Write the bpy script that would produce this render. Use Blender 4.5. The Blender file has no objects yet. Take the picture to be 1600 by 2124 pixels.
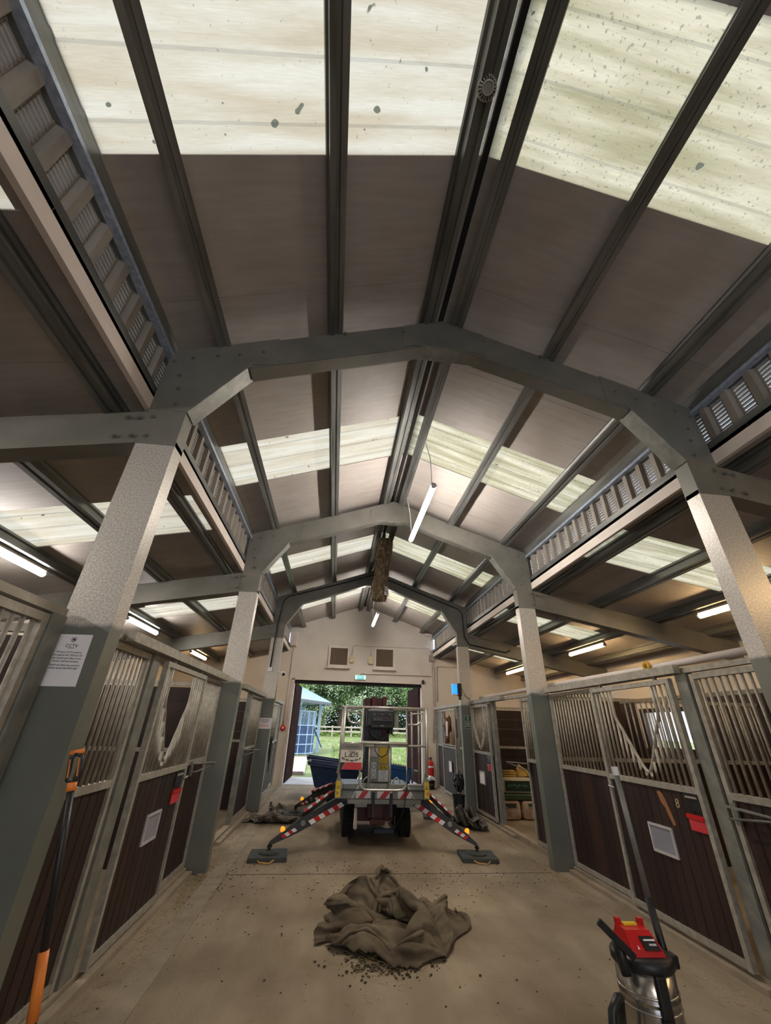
import bpy, math, random
from mathutils import Vector, Matrix
random.seed(7)
R = random.Random(11)
scn = bpy.context.scene
COL = scn.collection

# ------------------------------------------------------------------ camera, sky, sun, exposure
cam = bpy.data.cameras.new('camera')
cam.sensor_fit = 'HORIZONTAL'; cam.sensor_width = 36.0; cam.lens = 36.0*816.39/1600.0
cam.clip_start = 0.05; cam.clip_end = 300
camo = bpy.data.objects.new('camera', cam); COL.objects.link(camo)
_r = Vector((0.99279229, -0.1171624, 0.02522797)); _u = Vector((-0.07818738, -0.47364015, 0.87724098)); _w = Vector((0.09083068, 0.87289059, 0.4793869))
camo.matrix_world = Matrix(((_r.x, _u.x, -_w.x, 0), (_r.y, _u.y, -_w.y, 0), (_r.z, _u.z, -_w.z, 1.6), (0, 0, 0, 1)))
scn.camera = camo

W = bpy.data.worlds.new('sky'); scn.world = W; W.use_nodes = True
_n = W.node_tree.nodes; _l = W.node_tree.links
_bg = _n['Background']
_tc = _n.new('ShaderNodeTexCoord'); _ns = _n.new('ShaderNodeTexNoise'); _ns.inputs['Scale'].default_value = 2.2; _ns.inputs['Detail'].default_value = 5
_cr = _n.new('ShaderNodeValToRGB'); _cr.color_ramp.elements[0].position = .35; _cr.color_ramp.elements[1].position = .68
_cr.color_ramp.elements[0].color = (.62, .76, 1.0, 1); _cr.color_ramp.elements[1].color = (.92, .96, 1.0, 1)
_l.new(_tc.outputs['Generated'], _ns.inputs['Vector']); _l.new(_ns.outputs['Fac'], _cr.inputs['Fac']); _l.new(_cr.outputs['Color'], _bg.inputs['Color'])
_bg.inputs['Strength'].default_value = 2.7
_sd = bpy.data.lights.new('sun', 'SUN'); _sd.energy = 2.2; _sd.angle = math.radians(6); _sd.color = (1, .95, .86)
_so = bpy.data.objects.new('sun', _sd); COL.objects.link(_so); _so.rotation_euler = (math.radians(38), math.radians(-22), 0)
scn.view_settings.view_transform = 'Standard'; scn.view_settings.look = 'None'
scn.view_settings.gamma = 1.0; scn.view_settings.use_curve_mapping = False
scn.view_settings.exposure = 0.0
scn.cycles.use_denoising = True
scn.cycles.max_bounces = 10; scn.cycles.diffuse_bounces = 6; scn.cycles.transparent_max_bounces = 12
scn.cycles.sample_clamp_indirect = 6.0
TUBE_COOL, TUBE_SIDE, TUBE_WARM = 165.0, 100.0, 52.0

# ------------------------------------------------------------------ helpers
ORG = {}
def V3(p): return Vector(p)
class MB:
    def __init__(s): s.v = []; s.f = []
    def poly(s, pts):
        n = len(s.v); s.v += [tuple(p) for p in pts]; s.f.append(tuple(range(n, n+len(pts)))); return s
    def box(s, x0, y0, z0, x1, y1, z1):
        if x0 > x1: x0, x1 = x1, x0
        if y0 > y1: y0, y1 = y1, y0
        if z0 > z1: z0, z1 = z1, z0
        n = len(s.v)
        s.v += [(x0,y0,z0),(x1,y0,z0),(x1,y1,z0),(x0,y1,z0),(x0,y0,z1),(x1,y0,z1),(x1,y1,z1),(x0,y1,z1)]
        for q in ((0,3,2,1),(4,5,6,7),(0,1,5,4),(1,2,6,5),(2,3,7,6),(3,0,4,7)): s.f.append(tuple(n+i for i in q))
        return s
    def prism(s, pts, vec):
        n = len(s.v); k = len(pts); vec = V3(vec)
        s.v += [tuple(p) for p in pts] + [tuple(V3(p)+vec) for p in pts]
        s.f.append(tuple(range(n+k-1, n-1, -1))); s.f.append(tuple(range(n+k, n+2*k)))
        for i in range(k):
            j = (i+1) % k; s.f.append((n+i, n+j, n+k+j, n+k+i))
        return s
    def bar(s, p, q, w, h, up=(0,0,1)):
        p, q = V3(p), V3(q); d = (q-p).normalized(); a = d.cross(V3(up))
        if a.length < 1e-4: a = d.cross(V3((0,1,0)))
        a.normalize(); b = a.cross(d).normalized()
        return s.prism([p-a*w/2-b*h/2, p+a*w/2-b*h/2, p+a*w/2+b*h/2, p-a*w/2+b*h/2], q-p)
    def tube(s, pts, r, n=8, cap=True):
        pts = [V3(p) for p in pts]; rings = []
        rr = r if isinstance(r, (list, tuple)) else [r]*len(pts)
        ref = None
        for i, p in enumerate(pts):
            d = (pts[min(i+1, len(pts)-1)] - pts[max(i-1, 0)]).normalized()
            if ref is None:
                ref = d.cross(V3((0,0,1)))
                if ref.length < .05: ref = d.cross(V3((0,1,0)))
            ref = (ref - d*ref.dot(d))
            if ref.length < 1e-5: ref = d.orthogonal()
            ref.normalize(); b = d.cross(ref)
            base = len(s.v)
            for k in range(n):
                a = 2*math.pi*k/n; s.v.append(tuple(p + ref*rr[i]*math.cos(a) + b*rr[i]*math.sin(a)))
            rings.append(base)
        for i in range(len(rings)-1):
            for k in range(n):
                k2 = (k+1) % n; s.f.append((rings[i]+k, rings[i]+k2, rings[i+1]+k2, rings[i+1]+k))
        if cap:
            s.f.append(tuple(rings[0]+k for k in range(n-1, -1, -1))); s.f.append(tuple(rings[-1]+k for k in range(n)))
        return s
    def lathe(s, prof, c=(0,0,0), n=16, axis=(0,0,1), sx=1, sy=1):
        c = V3(c); ax = V3(axis).normalized(); a = ax.orthogonal().normalized()
        if abs(ax.z) > .99: a = V3((1,0,0))
        b = ax.cross(a); rings = []
        for (r, z) in prof:
            base = len(s.v); r = max(r, 1e-4)
            for k in range(n):
                t = 2*math.pi*k/n; s.v.append(tuple(c + ax*z + a*r*sx*math.cos(t) + b*r*sy*math.sin(t)))
            rings.append(base)
        for i in range(len(rings)-1):
            for k in range(n):
                k2 = (k+1) % n; s.f.append((rings[i]+k, rings[i]+k2, rings[i+1]+k2, rings[i+1]+k))
        s.f.append(tuple(rings[0]+k for k in range(n-1, -1, -1))); s.f.append(tuple(rings[-1]+k for k in range(n)))
        return s
    def grid(s, fn, nu, nv):
        base = len(s.v)
        for i in range(nu+1):
            for j in range(nv+1): s.v.append(tuple(fn(i/nu, j/nv)))
        for i in range(nu):
            for j in range(nv):
                a = base+i*(nv+1)+j; s.f.append((a, a+1, a+nv+2, a+nv+1))
        return s
    def mesh(s, name, mat, org=(0,0,0), smooth=False):
        me = bpy.data.meshes.new(name); o = V3(org)
        me.from_pydata([tuple(V3(p)-o) for p in s.v], [], s.f); me.materials.append(mat)
        if smooth: me.polygons.foreach_set('use_smooth', [True]*len(me.polygons))
        me.update(); return me
    def build(s, name, mat, parent=None, smooth=False, bevel=0, solid=0, sub=0, label=None, fix=False):
        org = ORG[parent.name] if parent is not None else V3((0,0,0))
        me = s.mesh(name, mat, org, smooth)
        if fix or smooth:
            import bmesh
            bm = bmesh.new(); bm.from_mesh(me); bmesh.ops.recalc_face_normals(bm, faces=bm.faces); bm.to_mesh(me); bm.free()
        o = bpy.data.objects.new(name, me); COL.objects.link(o)
        if parent is not None: o.parent = parent
        ORG[o.name] = org
        if solid: m = o.modifiers.new('solid', 'SOLIDIFY'); m.thickness = solid; m.offset = 0
        if sub: m = o.modifiers.new('sub', 'SUBSURF'); m.levels = sub; m.render_levels = sub
        if bevel: m = o.modifiers.new('bevel', 'BEVEL'); m.width = bevel; m.segments = 2; m.limit_method = 'ANGLE'
        if label: o['label'] = label
        return o
def place(name, me, loc, parent, rot=None):
    o = bpy.data.objects.new(name, me); COL.objects.link(o); o.parent = parent
    o.location = V3(loc) - ORG[parent.name]
    if rot: o.rotation_euler = rot
    ORG[o.name] = V3(loc); return o
def tag(o, label, cat, group=None, kind=None):
    if label: o['label'] = label
    if cat: o['category'] = cat
    if group: o['group'] = group
    if kind: o['kind'] = kind
    return o
def thing(name, label, cat, loc=(0,0,0), group=None, kind=None):
    o = bpy.data.objects.new(name, None); COL.objects.link(o); o.location = loc; o.empty_display_size = .1
    ORG[o.name] = V3(loc); return tag(o, label, cat, group, kind)
def struct(name, loc=(0,0,0), label=None):
    o = bpy.data.objects.new(name, None); COL.objects.link(o); o.location = loc; ORG[o.name] = V3(loc); o['kind'] = 'structure'
    if label: o['label'] = label
    return o
def text(name, body, mat, parent, loc, rot, size, ext=.001, align='CENTER', sx=1.0, shear=0, space=1.0):
    c = bpy.data.curves.new(name, 'FONT'); c.body = body; c.size = size; c.extrude = ext; c.align_x = align; c.align_y = 'CENTER'; c.shear = shear
    c.space_line = space; c.resolution_u = 3
    c.materials.append(mat); o = bpy.data.objects.new(name, c); COL.objects.link(o); o.parent = parent
    o.location = V3(loc)-ORG[parent.name]; o.rotation_euler = rot; o.scale = (sx, 1, 1); ORG[o.name] = V3(loc); return o

# ------------------------------------------------------------------ materials
def mt(name, c1, c2=None, rough=.6, metal=0.0, scale=5.0, stretch=(1,1,1), detail=4, bump=0.0, bscale=None, lo=.35, hi=.65, spec=.4, c3=None, s3=1.2, l3=(.55,.75), rv=0):
    m = bpy.data.materials.new(name); m.use_nodes = True; N = m.node_tree.nodes; L = m.node_tree.links
    b = N['Principled BSDF']; b.inputs['Roughness'].default_value = rough; b.inputs['Metallic'].default_value = metal
    b.inputs['Specular IOR Level'].default_value = spec
    if c2 is None: b.inputs['Base Color'].default_value = (*c1, 1)
    if c2 is not None or bump:
        g = N.new('ShaderNodeNewGeometry'); mp = N.new('ShaderNodeMapping'); mp.inputs['Scale'].default_value = stretch
        L.new(g.outputs['Position'], mp.inputs['Vector'])
    if c2 is not None:
        n = N.new('ShaderNodeTexNoise'); n.inputs['Scale'].default_value = scale; n.inputs['Detail'].default_value = detail
        L.new(mp.outputs['Vector'], n.inputs['Vector'])
        r = N.new('ShaderNodeValToRGB'); r.color_ramp.elements[0].position = lo; r.color_ramp.elements[1].position = hi
        r.color_ramp.elements[0].color = (*c1, 1); r.color_ramp.elements[1].color = (*c2, 1)
        L.new(n.outputs['Fac'], r.inputs['Fac']); out = r.outputs['Color']
        if c3 is not None:
            n2 = N.new('ShaderNodeTexNoise'); n2.inputs['Scale'].default_value = s3; n2.inputs['Detail'].default_value = 6
            L.new(g.outputs['Position'], n2.inputs['Vector'])
            mr = N.new('ShaderNodeMapRange'); mr.inputs['From Min'].default_value = l3[0]; mr.inputs['From Max'].default_value = l3[1]
            L.new(n2.outputs['Fac'], mr.inputs['Value'])
            mx = N.new('ShaderNodeMix'); mx.data_type = 'RGBA'; mx.inputs['B'].default_value = (*c3, 1)
            L.new(mr.outputs['Result'], mx.inputs['Factor']); L.new(out, mx.inputs['A']); out = mx.outputs['Result']
        if rv:
            oi = N.new('ShaderNodeObjectInfo'); mr2 = N.new('ShaderNodeMapRange'); mr2.inputs['To Min'].default_value = 1-rv; mr2.inputs['To Max'].default_value = 1+rv
            L.new(oi.outputs['Random'], mr2.inputs['Value'])
            hs = N.new('ShaderNodeHueSaturation'); L.new(mr2.outputs['Result'], hs.inputs['Value']); L.new(out, hs.inputs['Color']); out = hs.outputs['Color']
        L.new(out, b.inputs['Base Color'])
    if bump:
        nb = N.new('ShaderNodeTexNoise'); nb.inputs['Scale'].default_value = bscale or scale*4; nb.inputs['Detail'].default_value = 5
        L.new(mp.outputs['Vector'], nb.inputs['Vector'])
        bp = N.new('ShaderNodeBump'); bp.inputs['Strength'].default_value = bump; bp.inputs['Distance'].default_value = .02
        L.new(nb.outputs['Fac'], bp.inputs['Height']); L.new(bp.outputs['Normal'], b.inputs['Normal'])
    return m
def emis(name, col, st):
    m = bpy.data.materials.new(name); m.use_nodes = True; b = m.node_tree.nodes['Principled BSDF']
    b.inputs['Base Color'].default_value = (*col, 1); b.inputs['Emission Color'].default_value = (*col, 1); b.inputs['Emission Strength'].default_value = st
    return m
def skin_mat(name, base, stain, thr=.74, fine=.70):
    m = bpy.data.materials.new(name); m.use_nodes = True; N = m.node_tree.nodes; L = m.node_tree.links
    N.remove(N['Principled BSDF']); out = N['Material Output']
    g = N.new('ShaderNodeNewGeometry'); mp = N.new('ShaderNodeMapping'); mp.inputs['Scale'].default_value = (.35, 3.2, 0)
    L.new(g.outputs['Position'], mp.inputs['Vector'])
    n = N.new('ShaderNodeTexNoise'); n.inputs['Scale'].default_value = 2.4; n.inputs['Detail'].default_value = 5; L.new(mp.outputs['Vector'], n.inputs['Vector'])
    r = N.new('ShaderNodeValToRGB'); r.color_ramp.elements[0].position = .36; r.color_ramp.elements[1].position = .62
    r.color_ramp.elements[0].color = (*stain, 1); r.color_ramp.elements[1].color = (*base, 1); L.new(n.outputs['Fac'], r.inputs['Fac'])
    # fine streaks down the slope
    mp2 = N.new('ShaderNodeMapping'); mp2.inputs['Scale'].default_value = (2, 30, 0); L.new(g.outputs['Position'], mp2.inputs['Vector'])
    n2 = N.new('ShaderNodeTexNoise'); n2.inputs['Scale'].default_value = 5; n2.inputs['Detail'].default_value = 4; L.new(mp2.outputs['Vector'], n2.inputs['Vector'])
    mr = N.new('ShaderNodeMapRange'); mr.inputs['To Min'].default_value = .80; mr.inputs['To Max'].default_value = 1.12; L.new(n2.outputs['Fac'], mr.inputs['Value'])
    # lichen spots
    vo = N.new('ShaderNodeTexNoise'); vo.inputs['Scale'].default_value = 13; vo.inputs['Detail'].default_value = 1.0; L.new(g.outputs['Position'], vo.inputs['Vector'])
    ms = N.new('ShaderNodeMapRange'); ms.inputs['From Min'].default_value = thr; ms.inputs['From Max'].default_value = thr+.02; L.new(vo.outputs['Fac'], ms.inputs['Value'])
    ns3 = N.new('ShaderNodeTexNoise'); ns3.inputs['Scale'].default_value = 45; ns3.inputs['Detail'].default_value = 2; L.new(g.outputs['Position'], ns3.inputs['Vector'])
    ms3 = N.new('ShaderNodeMapRange'); ms3.inputs['From Min'].default_value = fine; ms3.inputs['From Max'].default_value = fine+.06; ms3.inputs['To Max'].default_value = .55; L.new(ns3.outputs['Fac'], ms3.inputs['Value'])
    mxa = N.new('ShaderNodeMath'); mxa.operation = 'MAXIMUM'; L.new(ms.outputs['Result'], mxa.inputs[0]); L.new(ms3.outputs['Result'], mxa.inputs[1])
    mu = N.new('ShaderNodeMix'); mu.data_type = 'RGBA'; mu.blend_type = 'MULTIPLY'; mu.inputs['Factor'].default_value = 1
    L.new(r.outputs['Color'], mu.inputs['A']); L.new(mr.outputs['Result'], mu.inputs['B'])
    sp = N.new('ShaderNodeMix'); sp.data_type = 'RGBA'; sp.inputs['B'].default_value = (.10, .10, .075, 1)
    L.new(mxa.outputs['Value'], sp.inputs['Factor']); L.new(mu.outputs['Result'], sp.inputs['A'])
    tr = N.new('ShaderNodeBsdfTranslucent'); df = N.new('ShaderNodeBsdfDiffuse'); ad = N.new('ShaderNodeMixShader'); ad.inputs['Fac'].default_value = .8
    L.new(sp.outputs['Result'], tr.inputs['Color']); L.new(sp.outputs['Result'], df.inputs['Color'])
    L.new(df.outputs['BSDF'], ad.inputs[1]); L.new(tr.outputs['BSDF'], ad.inputs[2]); L.new(ad.outputs['Shader'], out.inputs['Surface'])
    return m

MAT = dict(
 roof = mt('roof_liner', (.375,.335,.30), (.42,.38,.345), rough=.5, scale=2.5, stretch=(1,9,1), bump=.05, bscale=6, c3=(.30,.26,.225), s3=1.1, l3=(.5,.8)),
 wood_in = mt('flashing', (.50,.44,.38), (.58,.52,.46), rough=.6, scale=3),
 purlin = mt('purlin_steel', (.12,.12,.11), (.25,.255,.245), rough=.38, metal=.6, scale=6, stretch=(1,.15,1)),
 eave = mt('galvanised_sky_tint', (.36,.43,.56), (.52,.60,.75), rough=.3, metal=.5, scale=30),  # blue sky reflection on the steel lip, put into its base colour
 frame = mt('frame_paint', (.155,.15,.125), (.20,.19,.165), rough=.45, metal=.2, scale=3, c3=(.2,.19,.16), s3=2),
 sheet = mt('louvre_sheet', (.20,.175,.15), (.28,.25,.215), rough=.55, metal=.2, scale=8, stretch=(1,1,.3)),
 trimw = mt('white_trim', (.60,.52,.46), (.66,.58,.52), rough=.6, scale=3),
 sky = skin_mat('rooflight_sheet', (.415,.38,.305), (.335,.285,.20)),
 sky2 = skin_mat('rooflight_sheet_mossy', (.45,.40,.285), (.26,.23,.135), .76, .625),
 cream = mt('cream_wall', (.58,.525,.455), (.64,.58,.51), rough=.85, scale=1.3, c3=(.49,.43,.36), s3=.9, l3=(.55,.8), bump=.1, bscale=14),
 floor = mt('dusty_concrete', (.26,.20,.13), (.355,.28,.195), rough=.9, scale=2.2, stretch=(1.5,.45,1), detail=9, bump=.35, bscale=60, c3=(.165,.12,.075), s3=.9, l3=(.46,.74)),
 strip = mt('channel_concrete', (.255,.20,.14), (.33,.265,.19), rough=.9, scale=5, bump=.3, bscale=50),
 plank = mt('dark_board', (.016,.0075,.0055), (.032,.014,.010), rough=.55, scale=5, stretch=(1,1,.12), c3=(.07,.028,.012), s3=2.2, l3=(.64,.8), rv=.38, bump=.15, bscale=30),
 galv = mt('galvanised_steel', (.285,.26,.215), (.40,.37,.31), rough=.5, metal=.25, scale=18, c3=(.30,.27,.22), s3=3),
 galvd = mt('dull_galvanised_steel', (.16,.16,.14), (.24,.235,.205), rough=.5, metal=.25, scale=9),
 black = mt('black_plastic', (.012,.012,.013), (.022,.022,.022), rough=.4, scale=10),
 steel = mt('bright_steel', (.55,.53,.48), (.68,.65,.6), rough=.25, metal=.9, scale=14),
 white = mt('white_plastic', (.72,.70,.68), (.78,.76,.74), rough=.4, scale=5),
 paper = mt('paper', (.78,.74,.74), (.84,.80,.80), rough=.8, scale=3),
 ink = mt('ink', (.03,.03,.035)),
 red = mt('red_paint', (.48,.012,.014), (.58,.02,.02), rough=.35, scale=6),
 maroon = mt('maroon_door', (.026,.008,.008), (.040,.013,.012), spec=.05, rough=.85, scale=4, stretch=(1,1,.2)),
 dark = mt('dark_gap', (.012,.011,.01), (.02,.018,.016), rough=.9, scale=4),
)
# column: bare spangled galvanising above, grey-green paint brushed on below about two metres
def column_mat():
    m = mt('column_steel', (.47,.43,.375), (.66,.615,.55), rough=.36, metal=.3, scale=85, detail=2, lo=.4, hi=.6)
    N = m.node_tree.nodes; L = m.node_tree.links; b = N['Principled BSDF']; src = b.inputs['Base Color'].links[0].from_socket
    g = N.new('ShaderNodeNewGeometry'); sx = N.new('ShaderNodeSeparateXYZ'); L.new(g.outputs['Position'], sx.inputs[0])
    n = N.new('ShaderNodeTexNoise'); n.inputs['Scale'].default_value = 3; L.new(g.outputs['Position'], n.inputs['Vector'])
    ad = N.new('ShaderNodeMath'); ad.operation = 'MULTIPLY_ADD'; ad.inputs[1].default_value = .12; L.new(n.outputs['Fac'], ad.inputs[0]); L.new(sx.outputs['Z'], ad.inputs[2])
    mr = N.new('ShaderNodeMapRange'); mr.inputs['From Min'].default_value = 2.15; mr.inputs['From Max'].default_value = 2.18; L.new(ad.outputs[0], mr.inputs['Value'])
    n2 = N.new('ShaderNodeTexNoise'); n2.inputs['Scale'].default_value = 4; n2.inputs['Detail'].default_value = 6; L.new(g.outputs['Position'], n2.inputs['Vector'])
    r2 = N.new('ShaderNodeValToRGB'); r2.color_ramp.elements[0].color = (.148,.153,.128,1); r2.color_ramp.elements[1].color = (.20,.206,.175,1); L.new(n2.outputs['Fac'], r2.inputs['Fac'])
    mx = N.new('ShaderNodeMix'); mx.data_type = 'RGBA'; L.new(mr.outputs['Result'], mx.inputs['Factor']); L.new(r2.outputs['Color'], mx.inputs['A']); L.new(src, mx.inputs['B'])
    L.new(mx.outputs['Result'], b.inputs['Base Color']); return m
MAT['column'] = column_mat()

# ------------------------------------------------------------------ dimensions
CX = .822; XL, XR = -1.378, 3.021; PW = .29; FR = [-1.15, 2.67, 6.49, 10.31]; HD = .07
YB, YF = 14.36, -5.0                       # far gable, rear end
SKY_Y = [(-3.45,-2.5),(.35,1.262),(4.15,5.08),(8.05,8.88),(11.6,12.55)]
def zmain(d): return 5.50-.355*d
def zlean(d): return 3.93-.2*(d-2.5)
DW = 6.18
def sheets():
    ys = [YF-.3]; out = []
    prev = YF-.3
    for a, b in SKY_Y:
        n = max(1, round((a-prev)/.97)); out += [(prev+(a-prev)*i/n, prev+(a-prev)*(i+1)/n, False) for i in range(n)]
        out.append((a, b, True)); prev = b
    n = round((YB-prev)/.97); out += [(prev+(YB-prev)*i/n, prev+(YB-prev)*(i+1)/n, False) for i in range(n)]
    return out

# ------------------------------------------------------------------ floor
fl = MB().box(CX-DW-.3, YF-.3, -.25, CX+DW+.3, YB+.32, 0).build('floor', MAT['floor']); fl['kind'] = 'structure'
dc = MB(); dc.prism([(-1.30,3.4,.0),(-1.10,3.4,.0),(-1.10,3.4,.006),(-1.30,3.4,.006)], (-.1,10.9,0)).build('drain_channel', MAT['strip'], fl)
for y in (6.40, 2.2, 10.6):
    MB().box(-1.6, y-.006, -.01, 3.0, y+.006, .0015).build('slab_joint', MAT['dark'], fl)
MB().prism([(2.93,4.3,0),(2.96,4.3,0),(2.96,4.3,.004),(2.93,4.3,.004)], (.2,9.9,0)).build('slab_edge', MAT['strip'], fl)

# ------------------------------------------------------------------ roofs
ceil = struct('ceiling')
def slope_panel(sd, d0, d1, zf, y0, y1, th=.04):
    m = MB(); a = (CX+sd*d0, y0, zf(d0)); b = (CX+sd*d1, y0, zf(d1))
    m.prism([a, b, (b[0],y0,b[2]+th), (a[0],y0,a[2]+th)], (0, y1-y0, 0)); return m
def light_panel(sd, d0, d1, zf, y0, y1):
    prof = []; y = y0
    while y < y1-1e-4:
        for dy, dz in ((0,0),(.12,0),(.135,.012),(.165,.012),(.18,0)):
            if y+dy < y1: prof.append((y+dy, dz))
        y += .305
    prof.append((y1, 0))
    m = MB(); n = 5
    m.grid(lambda u, v: (CX+sd*(d0+(d1-d0)*v), prof[round(u*(len(prof)-1))][0], zf(d0+(d1-d0)*v)+.012+prof[round(u*(len(prof)-1))][1]), len(prof)-1, n)
    return m
for sd in (-1, 1):
    for (a, b, lt) in sheets():
        if lt: light_panel(sd, .015, 2.60, zmain, a-.02, b+.02).build('skylight_panel', MAT['sky' if sd < 0 else 'sky2'], ceil)
        else: slope_panel(sd, .0, 2.62, zmain, a+.002, b-.002).build('roof_panel', MAT['roof'], ceil)
MB().box(CX-.022, YF, 5.455, CX+.022, YB, 5.50).build('ridge_strip', MAT['dark'], ceil)
MB().prism([(CX-.06,YF,5.535),(CX,YF,5.55),(CX+.06,YF,5.535),(CX+.06,YF,5.55),(CX,YF,5.57),(CX-.06,YF,5.55)], (0,YB-YF,0)).build('ridge_cap', MAT['roof'], ceil)
def purlin(sd, d, zf, slope, par, y0=YF, y1=YB):
    # lipped section seen from below: two flanges with a groove between
    dx = V3((sd, 0, -slope)).normalized(); nz = V3((sd*slope, 0, 1)).normalized()
    o = V3((CX+sd*d, y0, zf(d)))
    sec = [(-.055,0),(-.055,-.03),(-.035,-.045),(-.035,-.105),(-.06,-.125),(-.06,-.15),(-.016,-.15),(-.010,-.135),(.012,-.135),(.018,-.15),(.06,-.15),(.06,-.125),(.035,-.105),(.035,-.045),(.055,-.03),(.055,0)]
    MB().prism([o+dx*a+nz*b for a, b in sec], (0, y1-y0, 0)).build('purlin', MAT['purlin'], par)
for sd in (-1, 1):
    for d in (.19, 1.13, 2.12): purlin(sd, d, zmain, .355, ceil)
side_roof = {}
for sd, nm in ((-1, 'ceiling_left'), (1, 'ceiling_right')):
    c = side_roof[sd] = struct(nm)
    for (a, b, lt) in sheets():
        if lt:
            slope_panel(sd, 2.5, 2.66, zlean, a+.002, b-.002).build('roof_panel', MAT['roof'], c)
            light_panel(sd, 2.66, 4.80, zlean, a-.0, b+.03).build('skylight_panel', MAT['sky' if sd < 0 else 'sky2'], c)
            slope_panel(sd, 4.80, DW+.3, zlean, a+.002, b-.002).build('roof_panel', MAT['roof'], c)
        else: slope_panel(sd, 2.5, DW+.3, zlean, a+.002, b-.002).build('roof_panel', MAT['roof'], c)
    for d in (2.78, 3.72, 4.76, 5.7): purlin(sd, d, zlean, .2, c)

# ------------------------------------------------------------------ clerestory strips with louvred sheet
slat_me = {}
for sd, nm in ((-1, 'wall_clerestory_left'), (1, 'wall_clerestory_right')):
    w = struct(nm); x = CX+sd*2.5
    MB().box(x-sd*.012, YF, 3.80, x+sd*.03, YB, 3.92).build('white_trim', MAT['trimw'], w)
    MB().box(x, YF, 3.90, x+sd*.06, YB, 4.04).build('cill_angle', MAT['purlin'], w)
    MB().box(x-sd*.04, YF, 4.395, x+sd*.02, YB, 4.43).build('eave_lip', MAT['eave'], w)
    MB().box(x+sd*.02, YF, 4.40, x+sd*.10, YB, 4.45).build('eave_closure', MAT['purlin'], w)
    MB().box(x+sd*.0, YF, 4.43, x+sd*.06, YB, 4.64).build('eave_beam', MAT['purlin'], w)
    pit = .235
    rib = MB().prism([(x+sd*.06,-.055,4.03),(x+sd*.01,-.03,4.03),(x+sd*.01,.03,4.03),(x+sd*.06,.055,4.03),(x+sd*.068,.055,4.03),(x+sd*.068,-.055,4.03)], (0,0,.375)).mesh('rib', MAT['sheet'], (x, 0, 4.03))
    sl = MB().prism([(x+sd*.045,-.058,-.005),(x+sd*.082,-.058,.005),(x+sd*.088,-.058,.026),(x+sd*.045,-.058,.014)], (0,.116,0)).mesh('slat', MAT['sheet'], (x, 0, 0))
    edge = MB().box(x+sd*.05, -.065, 4.03, x+sd*.066, -.053, 4.40).box(x+sd*.05, .053, 4.03, x+sd*.066, .065, 4.40).mesh('slot_edge', MAT['sheet'], (x,0,4.03))
    for k in range(int((YB+.1-(-1.0))/pit)):
        y = -1.0+k*pit
        place('rib', rib, (x, y, 4.03), w)
        place('slot_edge', edge, (x, y+pit/2, 4.03), w)
    far = MB(); cnt = 0
    for k in range(int((YB+.1-(-1.0))/pit)):
        y = -1.0+k*pit+pit/2
        for j in range(9):
            z = 4.05+j*.039
            if (sd < 0 and .6 < y < 6.4 or sd > 0 and 2.6 < y < 6.6) and cnt < 290:
                place('slat', sl, (x, y, z), w); cnt += 1
            else: far.prism([(x+sd*.045,y-.058,z-.005),(x+sd*.082,y-.058,z+.005),(x+sd*.088,y-.058,z+.026),(x+sd*.045,y-.058,z+.014)], (0,.116,0))
    o = far.build('slat_rows', MAT['sheet'], w); o['kind'] = 'stuff'

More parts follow.
